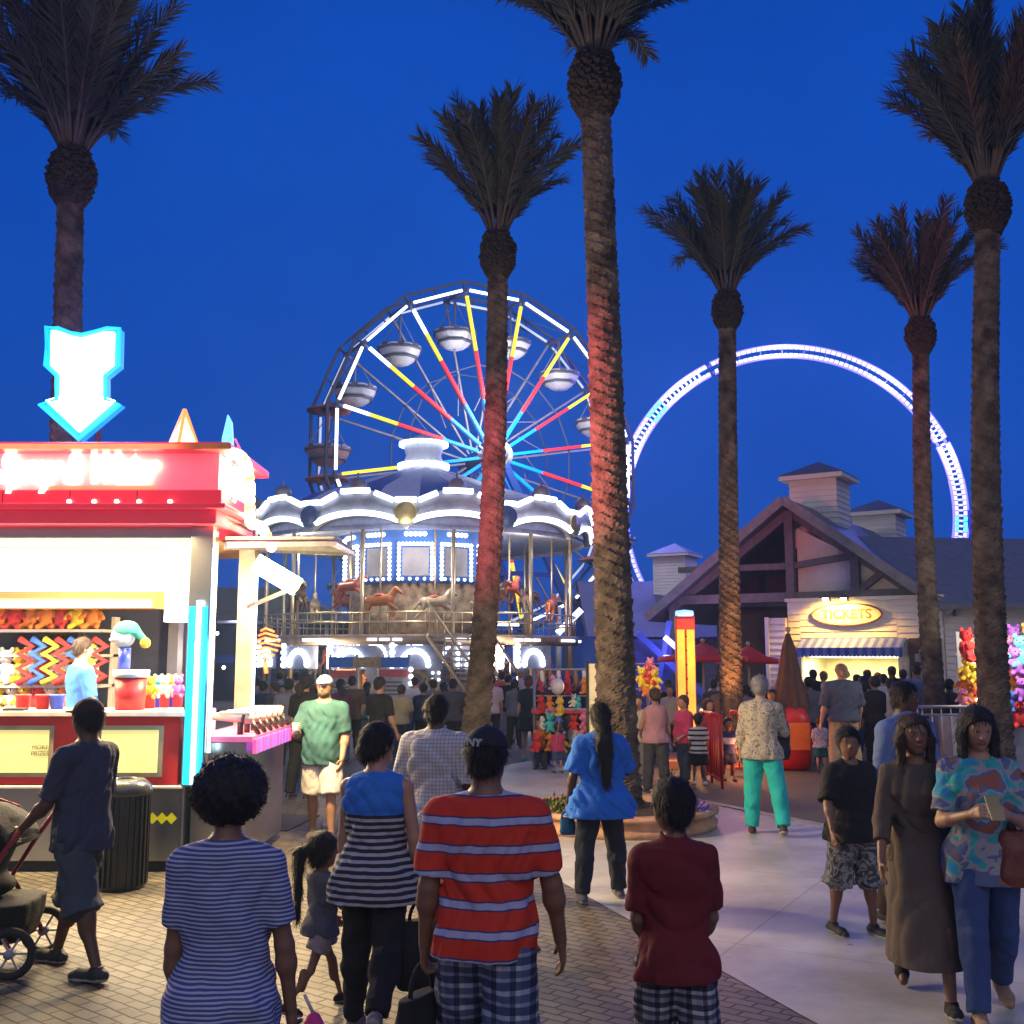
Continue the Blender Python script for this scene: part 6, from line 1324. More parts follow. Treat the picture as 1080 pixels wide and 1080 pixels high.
# toy cart between the carousel and the thick palm
c0 = G(605, 812); Yc = 18.3; tcart = thing('toy_cart', 'crowded toy cart hung with bright toys left of the thickest palm', 'cart', (P(602, 750, Yc).x, Yc, 0)); hwid = .62
m = MB(); m.box(-hwid, hwid, 0, .6, .35, .95); m.build('cart_box', mat('cart_dark', (.05, .05, .06), noise=.2), tcart); m = MB()
zc2 = P(600, 706, Yc).z
for x_ in (-hwid, hwid): m.tube([(x_, .05, 0), (x_, .05, zc2)], .02, 6); m.tube([(x_, .55, 0), (x_, .55, zc2)], .02, 6)
m.tube([(-hwid, .05, zc2), (hwid, .05, zc2)], .02, 6); m.tube([(-hwid, .05, zc2 - .45), (hwid, .05, zc2 - .45)], .015, 6); m.build('rack_frame', steel, tcart)
for x_ in (-.45, .45): m = MB(); m.tube([(x_ - .03, -.0, .17), (x_ + .03, .0, .17)], .17, 16); m.build('wheel', dark, tcart)
m = MB(); m.box(-hwid - .05, hwid + .05, -.1, .65, .95, 1.0); m.build('shelf', mat('cart_red', (.55, .05, .05)), tcart)
rs = random.Random(77); cl = ['red', 'pink', 'blue', 'white', 'orange', 'purple', 'red', 'teal', 'yellow']
for r, (z_, s_, n) in enumerate([(1.10, .42, 7), (.78, .45, 7), (1.42, .38, 7), (.50, .45, 6)]):
    for k in range(n):
        cn_ = cl[(k * 4 + r * 3) % 9]; plush(cn_, (tcart.location.x - .55 + 1.1 * k / (n - 1) + rs.uniform(-.07, .07), Yc - (.18 if r in (1, 3) else .06) - rs.uniform(0, .12), z_ + rs.uniform(-.07, .07)), s_ * rs.uniform(.7, 1.25), f'{cn_} plush, {NTH[k]} from the left in the {["second", "third", "top", "lowest"][r]} row of the toy cart', 'toys on the toy cart', rs.uniform(-1.9, 1.9))
for k in range(8):
    m = MB(); L_ = rs.uniform(.2, .34); m.tube([(0, 0, 0), (.02, 0, -L_ * .5), (-.01, 0, -L_)], [.03, .045, .02], 7); cn_ = ['white', 'brown', 'white', 'red', 'brown', 'white', 'green', 'white'][k]
    o = m.build('sock_toy', PC[cn_]); o.location = (tcart.location.x - .5 + k * .145, Yc + .0, zc2 - .02); tag(o, f'{cn_} dangling sock toy, {NTH[k]} from the left atop the toy cart', 'hanging toy', 'dangling toys on the toy cart')
bp_ = P(588, 724, 17.6); m = MB(); m.ball((0, 0, 0), .115, 14, sz=1.2); o = m.build('body', mat('balloon', (.55, .55, .58), rough=.2)); bt = thing('balloon', 'pale grey balloon floating at the left of the toy cart', 'balloon', bp_); o.parent = bt
MB().tube([(0, 0, -.13), (.02, 0, -.6), (-.05, 0, -1.1)], .004, 4).build('string', mat('string', (.5, .5, .5)), bt)
# plush bunch right of the thick palm
Yp = 16.8
for k, (px, py, cn_, s_) in enumerate([(677, 716, 'yellow', .50), (684, 712, 'red', .45), (690, 718, 'yellow', .5), (682, 726, 'orange', .5), (690, 728, 'red', .45), (686, 704, 'pink', .4)]):
    p = P(px, py, Yp); plush(cn_, p, s_, f'{cn_} plush in the bunch right of the thickest palm, the {["upper left", "upper middle", "upper right", "lower left", "lower right", "topmost"][k]} one', 'bunch of hanging plush', rs.uniform(-.5, .5))
p = P(684, 700, Yp); pst = thing('plush_stand', 'thin pole stand carrying the bunch of plush right of the thickest palm', 'stand', (p.x, Yp + .15, 0)); MB().tube([(0, 0, 0), (0, 0, p.z + .05)], .025, 8).build('pole', steel, pst); m = MB()
for j in range(5): m.tube([(-.2, 0, p.z - .1 * j), (.2, 0, p.z - .1 * j)], .01, 5)
m.build('peg_arm', steel, pst)
lamp('stand_bulb', 'POINT', (p.x - .2, Yp - .8, p.z + .3), 18, (1, .7, .35), .1)
# prize stall at the right edge
Yr = 17.; p = P(1046, 700, Yr); ps = thing('prize_stall', 'prize stall hung with bright plush at the right edge', 'stall', (p.x, Yr, 0)); xa, xb = P(1000, 700, Yr).x - p.x, P(1110, 700, Yr).x - p.x; zt_ = P(1046, 672, Yr).z
m = MB(); m.box(xa, xb, 0, .9, .0, .95); m.build('counter', mat('stall_grey', (.30, .31, .36), noise=.2), ps); m = MB(); m.box(xa + .5, xb, .8, .86, .95, zt_); m.build('back_panel', mat('stall_back', (.55, .45, .30), noise=.3, ns=4), ps); m = MB()
for z_ in (1.25, 1.6, 1.95): m.bar((xa + .38, .6, z_), (xb, .6, z_), .03)
for x_ in (xa + .42, xb - .05): m.bar((x_, .6, .95), (x_, .6, zt_ + .1), .05)
m.build('rack_frame', steel, ps); m = MB()
for px, py in ((1028, 699), (1032, 739), (1031, 748)): q = P(px, py, Yr - .1); m.ball((q.x - p.x, -.1, q.z), .045, 6)
m.build('bulb', glow('stall_bulb', (1., .9, .65), 9), ps); lamp('stall_light', 'POINT', (.1, -.7, 2.3), 130, (1., .85, .65), .3, ps)
rs = random.Random(88); kk = 0; rank = dict(left=0, right=0)
for (px, py, cn_, s_) in sorted([(1019, 682, 'red', .75), (1021, 690, 'red', .5), (1021, 707, 'yellow', .62), (1027, 712, 'yellow', .5), (1017, 722, 'orange', .6), (1026, 724, 'orange', .6), (1023, 734, 'orange', .55), (1031, 730, 'red', .5), (1017, 738, 'pink', .5), (1028, 742, 'red', .6), (1036, 737, 'pink', .55),
                          (1064, 684, 'pink', .6), (1070, 678, 'purple', .75), (1078, 690, 'teal', .8), (1072, 700, 'purple', .7), (1066, 712, 'orange', .7), (1076, 712, 'purple', .7), (1068, 726, 'yellow', .8), (1078, 730, 'purple', .6), (1084, 742, 'red', .9), (1070, 742, 'blue', .5), (1076, 756, 'red', .7), (1068, 760, 'blue', .5), (1086, 676, 'orange', .7)], key=lambda v: v[1]):
    q = P(px, py, Yr + rs.uniform(-.25, .3)); kk += 1
    side = 'left' if px < 1045 else 'right'; rank[side] += 1
    plush(cn_, q, s_, f'{cn_} plush, {NTH[rank[side] - 1]} from the top in the {side} cluster of the prize stall', 'plush on the right edge prize stall', rs.uniform(-.8, .8))
# crowd barrier rails in front of the counter
def fence(label, pxa, pxb, Y, h_):
    a, b = P(pxa, 700, Y), P(pxb, 700, Y); r = thing('queue_fence', label, 'fence', (a.x, Y, 0), 0, 'grey queue fences by the ticket counter'); L_ = b.x - a.x; m = MB(); m.tube([(0, 0, h_), (L_, 0, h_)], .025, 8); m.tube([(0, 0, h_ - .12), (L_, 0, h_ - .12)], .015, 8); m.tube([(0, 0, .15), (L_, 0, .15)], .02, 8); m.build('rail', steel, r); m = MB(); n = int(L_ / .13)
    for i in range(n + 1): m.tube([(L_ * i / n, 0, .0 if i % 8 == 0 else .15), (L_ * i / n, 0, h_)], .010 if i % 8 else .022, 6)
    m.build('baluster', steel, r)
fence('grey queue fence in front of the notice board', 960, 1030, 16.4, 1.15); fence('grey queue fence below the lit ticket counter', 846, 880, 19.5, 1.0)
# ================================================================== PEOPLE
K = cloth; blkc = K('black', (.012, .012, .014)); navy = K('navy', (.02, .03, .07)); jean = K('jeans', (.035, .07, .19)); kha = K('khaki', (.46, .36, .20)); whc = K('white', (.62, .60, .58)); dgr = K('dark_grey', (.05, .05, .055)); gre = K('grey', (.22, .22, .24)); dbr = K('brown', (.10, .065, .045))
bw_str = band_mat('blue_white_stripe', [(0, (.42, .45, .60)), (.45, (.07, .085, .24))], .0135, 'Z', warp=.012)
p1 = person('woman from behind in a blue and white pinstriped tee with a round black bob', 247, Y=3.62, H=1.60, rot=4, sex='f', girth=.93, skin='brown', hair='afro', hr=(.53, .52, .50),
            top=dict(mat=bw_str, off=.011, hem=.43, flare=.03, sleeve=.72, fold=.005, cuff=.008), bottom=dict(kind='pants', mat=K('pale_jeans', (.25, .30, .42)), off=.012), arms=((4, 5, 8, 2), (2, 12, 6, 0)), legs=((6, 3, 4, 0), (-6, 3, 6, 0)), belly=.03)
rd = band_mat('red_lavender_stripe', [(0, (.62, .035, .014)), (.50, (.05, .045, .14)), (.56, (.42, .42, .62)), (.80, (.05, .045, .14)), (.86, (.62, .035, .014))], .105, 'Z', warp=.012, off=.3)
plaid = band_mat('blue_plaid', [(0, (.06, .08, .14)), (.35, (.30, .32, .38)), (.5, (.09, .11, .18)), (.8, (.42, .42, .45))], .085, 'Z', second=('X', [(0, (.7, .75, .9)), (.45, (.25, .28, .4)), (.75, (1, 1, 1))], .075))
p2 = person('man seen from behind in a red and lavender striped tee, black cap and plaid shorts', 514, Y=4.35, H=1.66, rot=-4, sex='m', girth=1.08, skin='brown', hair='short', top=dict(mat=rd, off=.014, hem=.475, flare=.012, sleeve=.80, cuff=.016, fold=.007), cap=K('cap_black', (.016, .018, .028)),
            bottom=dict(kind='shorts', mat=plaid, off=.02, loose=.04, len=1.1), arms=((-3, 9, 16, 0), (6, 15, 10, 0)), legs=((12, 4, 8, 0), (-12, 4, 12, 0)), yaw=-14, belly=.03, curl=(1.1, .45))
mar = K('maroon', (.15, .010, .014)); plaid2 = band_mat('grey_plaid', [(0, (.05, .06, .08)), (.3, (.28, .29, .32)), (.55, (.08, .09, .12)), (.8, (.48, .48, .48))], .07, 'Z', second=('X', [(0, (.8, .8, .9)), (.4, (.22, .24, .32)), (.7, (1, 1, 1))], .06))
p3 = person('boy seen from behind in a maroon polo and grey plaid shorts', 706, Y=4.45, H=1.44, rot=6, sex='c', girth=1.0, skin='brown', hair='short', top=dict(mat=mar, off=.015, hem=.47, flare=.02, sleeve=.85, cuff=.012, collar=True, name='polo_shirt', fold=.006),
            bottom=dict(kind='shorts', mat=plaid2, off=.02, loose=.035, len=1.1), arms=((8, 4, 32, 20), (6, 7, 26, 16)), legs=((10, 3, 6, 0), (-8, 3, 8, 0)), yaw=26)
tankm = band_mat('tank_stripe', [(0, (.40, .40, .44)), (.45, (.02, .02, .035))], .034, 'Z', warp=.01)
def tank_mat():
    m = tankm.copy(); m.name = 'blue_top_striped_tank'; t = m.node_tree; b = t.nodes['Principled BSDF']; src = b.inputs['Base Color'].links[0].from_socket
    tc = t.nodes.new('ShaderNodeTexCoord'); s = t.nodes.new('ShaderNodeSeparateXYZ'); t.links.new(tc.outputs['Object'], s.inputs[0]); g_ = t.nodes.new('ShaderNodeMath'); g_.operation = 'GREATER_THAN'; g_.inputs[1].default_value = 1.115; t.links.new(s.outputs[2], g_.inputs[0])
    mx = t.nodes.new('ShaderNodeMix'); mx.data_type = 'RGBA'; t.links.new(g_.outputs[0], mx.inputs[0]); t.links.new(src, mx.inputs[6]); mx.inputs[7].default_value = (.025, .17, .60, 1); t.links.new(mx.outputs[2], b.inputs['Base Color']); return m
p4 = person('woman from behind in a sleeveless top, blue above, black and white striped below', 400, Y=5.75, H=1.585, rot=-6, sex='f', girth=1.12, skin='tan', hair='lowbun', top=dict(kind='tank', mat=tank_mat(), off=.014, hem=.43, flare=.045, fold=.006, name='tank_top'),
            bottom=dict(kind='pants', mat=blkc, off=.010, loose=.004), arms=((10, 6, 10, 0), (-4, 12, 14, -2)), legs=((4, 3, 4, 0), (-16, 2, 34, -18)), yaw=-38, shoe=K('sandal_grey', (.25, .2, .18)))
p5 = person('small girl with a long ponytail in a grey tee and pale shorts walking past', 345, foot=1066, head=872, rot=-52, sex='c', skin='brown', hair='ponytail', hlen=.34, top=dict(mat=K('girl_grey', (.10, .105, .14)), off=.012, hem=.475, sleeve=.6, flare=.015), bottom=dict(kind='shorts', mat=K('pale_shorts', (.34, .28, .26)), len=.55, off=.012, loose=.02), arms=((22, 6, 20, 0), (30, 6, 60, 0)), legs=((26, 2, 8, 0), (-22, 2, 20, -20)), shoe=K('girl_shoe', (.03, .02, .025)))
shn = K('shorts_slate', (.045, .06, .075)); 
p6 = person('man in a dark tee, cap and long slate shorts pushing the black pushchair', 96, foot=1026, head=731, rot=68, sex='m', girth=1.0, skin='dark', hair='short', face=True, cap=K('cap_brown', (.04, .02, .02)), top=dict(mat=K('tee_dark_blue', (.035, .042, .075)), off=.014, hem=.46, sleeve=.88, cuff=.012, flare=.02), bottom=dict(kind='shorts', mat=shn, off=.022, loose=.05, len=1.15), arms=((16, 10, 34, 6), (10, 8, 44, 6)), legs=((-18, 4, 6, -6), (20, 3, 2, 0)), curl=(1.0, 1.0), belly=.03)
gmat = mat('green_tee', (.035, .12, .125), rough=.85, noise=.45, ns=3.2, bump=.2, bs=300)
p7 = person('bearded man facing us in a green tee, white shorts and a pale blue cap', 343, foot=888, head=712, rot=174, sex='m', girth=1.1, skin='tan', hair='short', hmat=HBR, face=True, beard=HBR, cap=K('cap_pale_blue', (.25, .42, .60)), top=dict(mat=gmat, off=.016, hem=.46, sleeve=.85, cuff=.018, fold=.008), bottom=dict(kind='shorts', mat=whc, off=.02, loose=.04, len=.95), arms=((10, 10, 22, 4), (26, 12, 80, 22)), legs=((10, 4, 6, 0), (-6, 4, 10, 0)), shoe=K('shoe_brown', (.08, .05, .035)), belly=.04)
chk = band_mat('white_check', [(0, (.50, .49, .52)), (.85, (.22, .22, .30))], .026, 'Z', second=('X', [(0, (1, 1, 1)), (.85, (.5, .5, .6))], .026))
p8 = person('man seen from behind in a loose white checked shirt', 461, Y=7.7, H=1.66, rot=-14, sex='m', girth=1.12, skin='dark', hair='short', hr=(.345, .42, .385), top=dict(mat=chk, off=.020, hem=.43, flare=.03, sleeve=.95, cuff=.02, collar=True, fold=.010), bottom=dict(kind='shorts', mat=kha, off=.02, loose=.04, len=1.05), arms=((4, 16, 18, 0), (6, 10, 20, 0)), legs=((8, 3, 4, 0), (-8, 3, 8, 0)))
cob = K('cobalt', (.018, .15, .62)); dkp = K('legging_dark', (.018, .022, .035))
p9 = person('woman seen from behind in a loose cobalt blue tee with a very long black ponytail', 632, foot=950, head=740, rot=8, sex='f', girth=1.12, skin='dark', hair='long', hlen=.50, hr=(.34, .42, .39), top=dict(mat=cob, off=.026, hem=.43, flare=.06, sleeve=.85, cuff=.035, fold=.010), bottom=dict(kind='pants', mat=dkp, off=.012, loose=.006), arms=((2, 16, 16, 0), (18, 20, 60, 10)), legs=((-5, 9, 5, 0), (8, 8, 6, 0)), shoe=K('trainer_grey', (.10, .10, .13)), curl=(.9, .9), yaw=6)
tee1 = print_mat('cream_print', [(.52, .47, .34), (.46, .41, .30), (.50, .45, .34), (.20, .18, .15)], 16, dist=2.5); tealm = K('teal', (.02, .48, .44))
p10 = person('grey haired person seen from behind in bright teal trousers and a cream patterned top', 801, foot=880, head=713, rot=-14, sex='f', girth=1.12, skin='fair', hair='short', hmat=HG, hr=(.40, .46, .43), top=dict(mat=tee1, off=.016, hem=.475, sleeve=1.6, cuff=.01, fold=.008), bottom=dict(kind='pants', mat=tealm, off=.014, loose=.018, fold=.006), arms=((6, 10, 20, 0), (22, 14, 70, 30)), legs=((2, 4, 3, 0), (-10, 10, 14, -10)), shoe=K('shoe_dark_brown', (.07, .045, .04)), yaw=-20)
camo = print_mat('grey_camouflage', [(.035, .035, .04), (.12, .12, .12), (.30, .30, .29), (.07, .07, .075)], 11)
p11 = person('boy facing us in a black tee, grey camouflage shorts and black trainers', 891, foot=986, head=767, rot=196, sex='c', girth=1.16, skin='brown', hair='short', face=True, top=dict(mat=blkc, off=.020, hem=.46, sleeve=.9, cuff=.03, flare=.03), bottom=dict(kind='shorts', mat=camo, off=.02, loose=.045, len=1.1), arms=((-8, 14, 10, 0), (20, 22, 12, 0)), legs=((6, 5, 6, 0), (-4, 6, 6, 0)), yaw=-24)
drs = K('brown_dress', (.10, .075, .06))
p12 = person('woman in a long dark brown dress walking just left of the woman with the phone', 960, foot=1058, head=746, rot=166, sex='f', girth=.95, skin='brown', hair='longfront', hmat=HBR, hlen=.30, face=True, top=dict(mat=drs, off=.014, hem=.50, sleeve=1.5, cuff=.006, name='dress_bodice', kind='tshirt'), bottom=dict(kind='dress', mat=drs, top=.62, end=.17, flare=.045, off=.012, name='dress_skirt', fold=.010), arms=((-10, 8, 14, 0), (14, 12, 20, 0)), legs=((24, 2, 14, 10), (-20, 2, 22, -18)), shoe=blkc, yaw=12)
prn = print_mat('bright_print', [(.03, .26, .50), (.03, .36, .36), (.30, .29, .32), (.10, .14, .26), (.30, .10, .06)], 7.5, dist=.5)
p13 = person('woman with long black hair, colourful printed tee and jeans looking at her phone', 1026, foot=1074, head=741, rot=170, sex='f', girth=1.0, skin='tan', hair='longfront', hlen=.34, face=True, top=dict(mat=prn, off=.018, hem=.44, sleeve=.82, cuff=.02, flare=.02, fold=.007), bottom=dict(kind='pants', mat=jean, off=.012, loose=.008, fold=.003), arms=((18, 10, 92, 38), (14, 14, 95, 32)), legs=((-14, 4, 18, -8), (16, 3, 4, 0)), nod=14, yaw=6, curl=(1.1, 1.0), bust=.03, shoe=K('sandal_tan', (.3, .2, .14)))
p14 = person('man in a light blue shirt with close cropped hair behind the boy in black', 952, Y=7.9, H=1.75, rot=-150, sex='m', girth=1.1, skin='dark', hair='short', hr=(.34, .41, .385), face=True, top=dict(mat=K('light_blue', (.13, .20, .42)), off=.02, hem=.46, sleeve=1.7, cuff=.01, collar=True), bottom=dict(kind='pants', mat=dbr, off=.014), arms=((6, 8, 10, 0), (-4, 8, 10, 0)), yaw=20)
p15 = person('big man from behind in a loose slate blue shirt and khaki trousers', 887, foot=822, head=701, rot=6, sex='m', girth=1.22, skin='fair', hair='long', hlen=.10, hmat=HT, hr=(.42, .48, .44), top=dict(mat=K('slate_blue', (.07, .085, .14)), off=.03, hem=.50, sleeve=.98, cuff=.03, fold=.012), bottom=dict(kind='pants', mat=kha, off=.018, loose=.02), arms=((6, 12, 16, 0), (4, 12, 18, 0)), legs=((4, 5, 4, 0), (-6, 5, 6, 0)))
p16 = person('woman from behind in a dusty pink blouse left of the strength tower', 690, foot=838, head=725, rot=10, sex='f', girth=1.1, skin='tan', hair='lowbun', hmat=HBR, top=dict(kind='tank', mat=K('dusty_pink', (.48, .24, .25)), off=.016, hem=.49, name='blouse'), bottom=dict(kind='pants', mat=dgr, off=.014, loose=.012), arms=((10, 14, 50, 20), (4, 12, 14, 0)))
bws = band_mat('black_white_bands', [(0, (.58, .55, .50)), (.62, (.02, .02, .02))], .075, 'Z')
p17 = person('boy seen from behind in a black and white banded tee and black shorts', 735, foot=828, head=752, rot=4, sex='c', skin='brown', girth=1.1, top=dict(mat=bws, off=.018, hem=.46, sleeve=.8), bottom=dict(kind='shorts', mat=blkc, off=.02, loose=.03), arms=((6, 10, 20, 0), (6, 10, 20, 0)), shoe=whc)
p18 = person('small child in a navy and white sports tee beside the red railing', 766, foot=824, head=757, rot=190, sex='c', skin='brown', face=True, top=dict(mat=band_mat('navy_white_tee', [(0, (.02, .03, .10)), (.72, (.40, .42, .48))], .36, 'Z', off=.15), off=.016, hem=.46, sleeve=.7), bottom=dict(kind='shorts', mat=navy, off=.016, loose=.02))
p19 = person('red haired woman seen from behind in a dark green dress left of the toy cart', 558, foot=803, head=712, rot=-10, sex='f', girth=1.1, skin='fair', hair='long', hmat=hair_mat('auburn', (.16, .05, .025)), hlen=.08, top=dict(mat=K('dark_green', (.03, .04, .03)), off=.02, hem=.48, sleeve=.6), bottom=dict(kind='skirt', mat=K('dark_green', (.03, .04, .03)), end=.36, flare=.04), shoe=tealm)
p20 = person('person seen from behind in a pale pink checked tee right of the reddish palm', 519, foot=790, head=712, rot=0, sex='m', skin='tan', top=dict(mat=K('pale_pink', (.52, .42, .46)), off=.02, hem=.48, sleeve=.8), bottom=dict(kind='pants', mat=blkc))
p21 = person('man in a black tee standing in front of the red headed rule board', 401, foot=830, head=714, rot=-40, sex='m', girth=1.05, skin='tan', top=dict(mat=blkc, off=.02, hem=.46, sleeve=.85), bottom=dict(kind='shorts', mat=dgr, len=1.0, off=.02, loose=.03), arms=((6, 10, 30, 10), (6, 10, 20, 0)))
p22 = person('booth worker in a light blue shirt turned towards the prize rack', 86, Y=11.0, H=1.70, base_z=.42, rot=-50, sex='m', skin='fair', hair='short', hmat=HBR, face=True, top=dict(mat=K('worker_blue', (.06, .25, .62)), off=.018, hem=.46, sleeve=.9), bottom=dict(kind='pants', mat=blkc), arms=((14, 10, 30, 0), (10, 8, 30, 0)))
p23 = person('girl in a purple top just right of the man in the white checked shirt', 489, Y=9.2, H=1.18, rot=0, sex='c', skin='tan', hair='short', hmat=HBR, top=dict(mat=K('violet', (.20, .05, .38)), hem=.45), bottom=dict(kind='pants', mat=gre))
CP = 'people in the crowd'
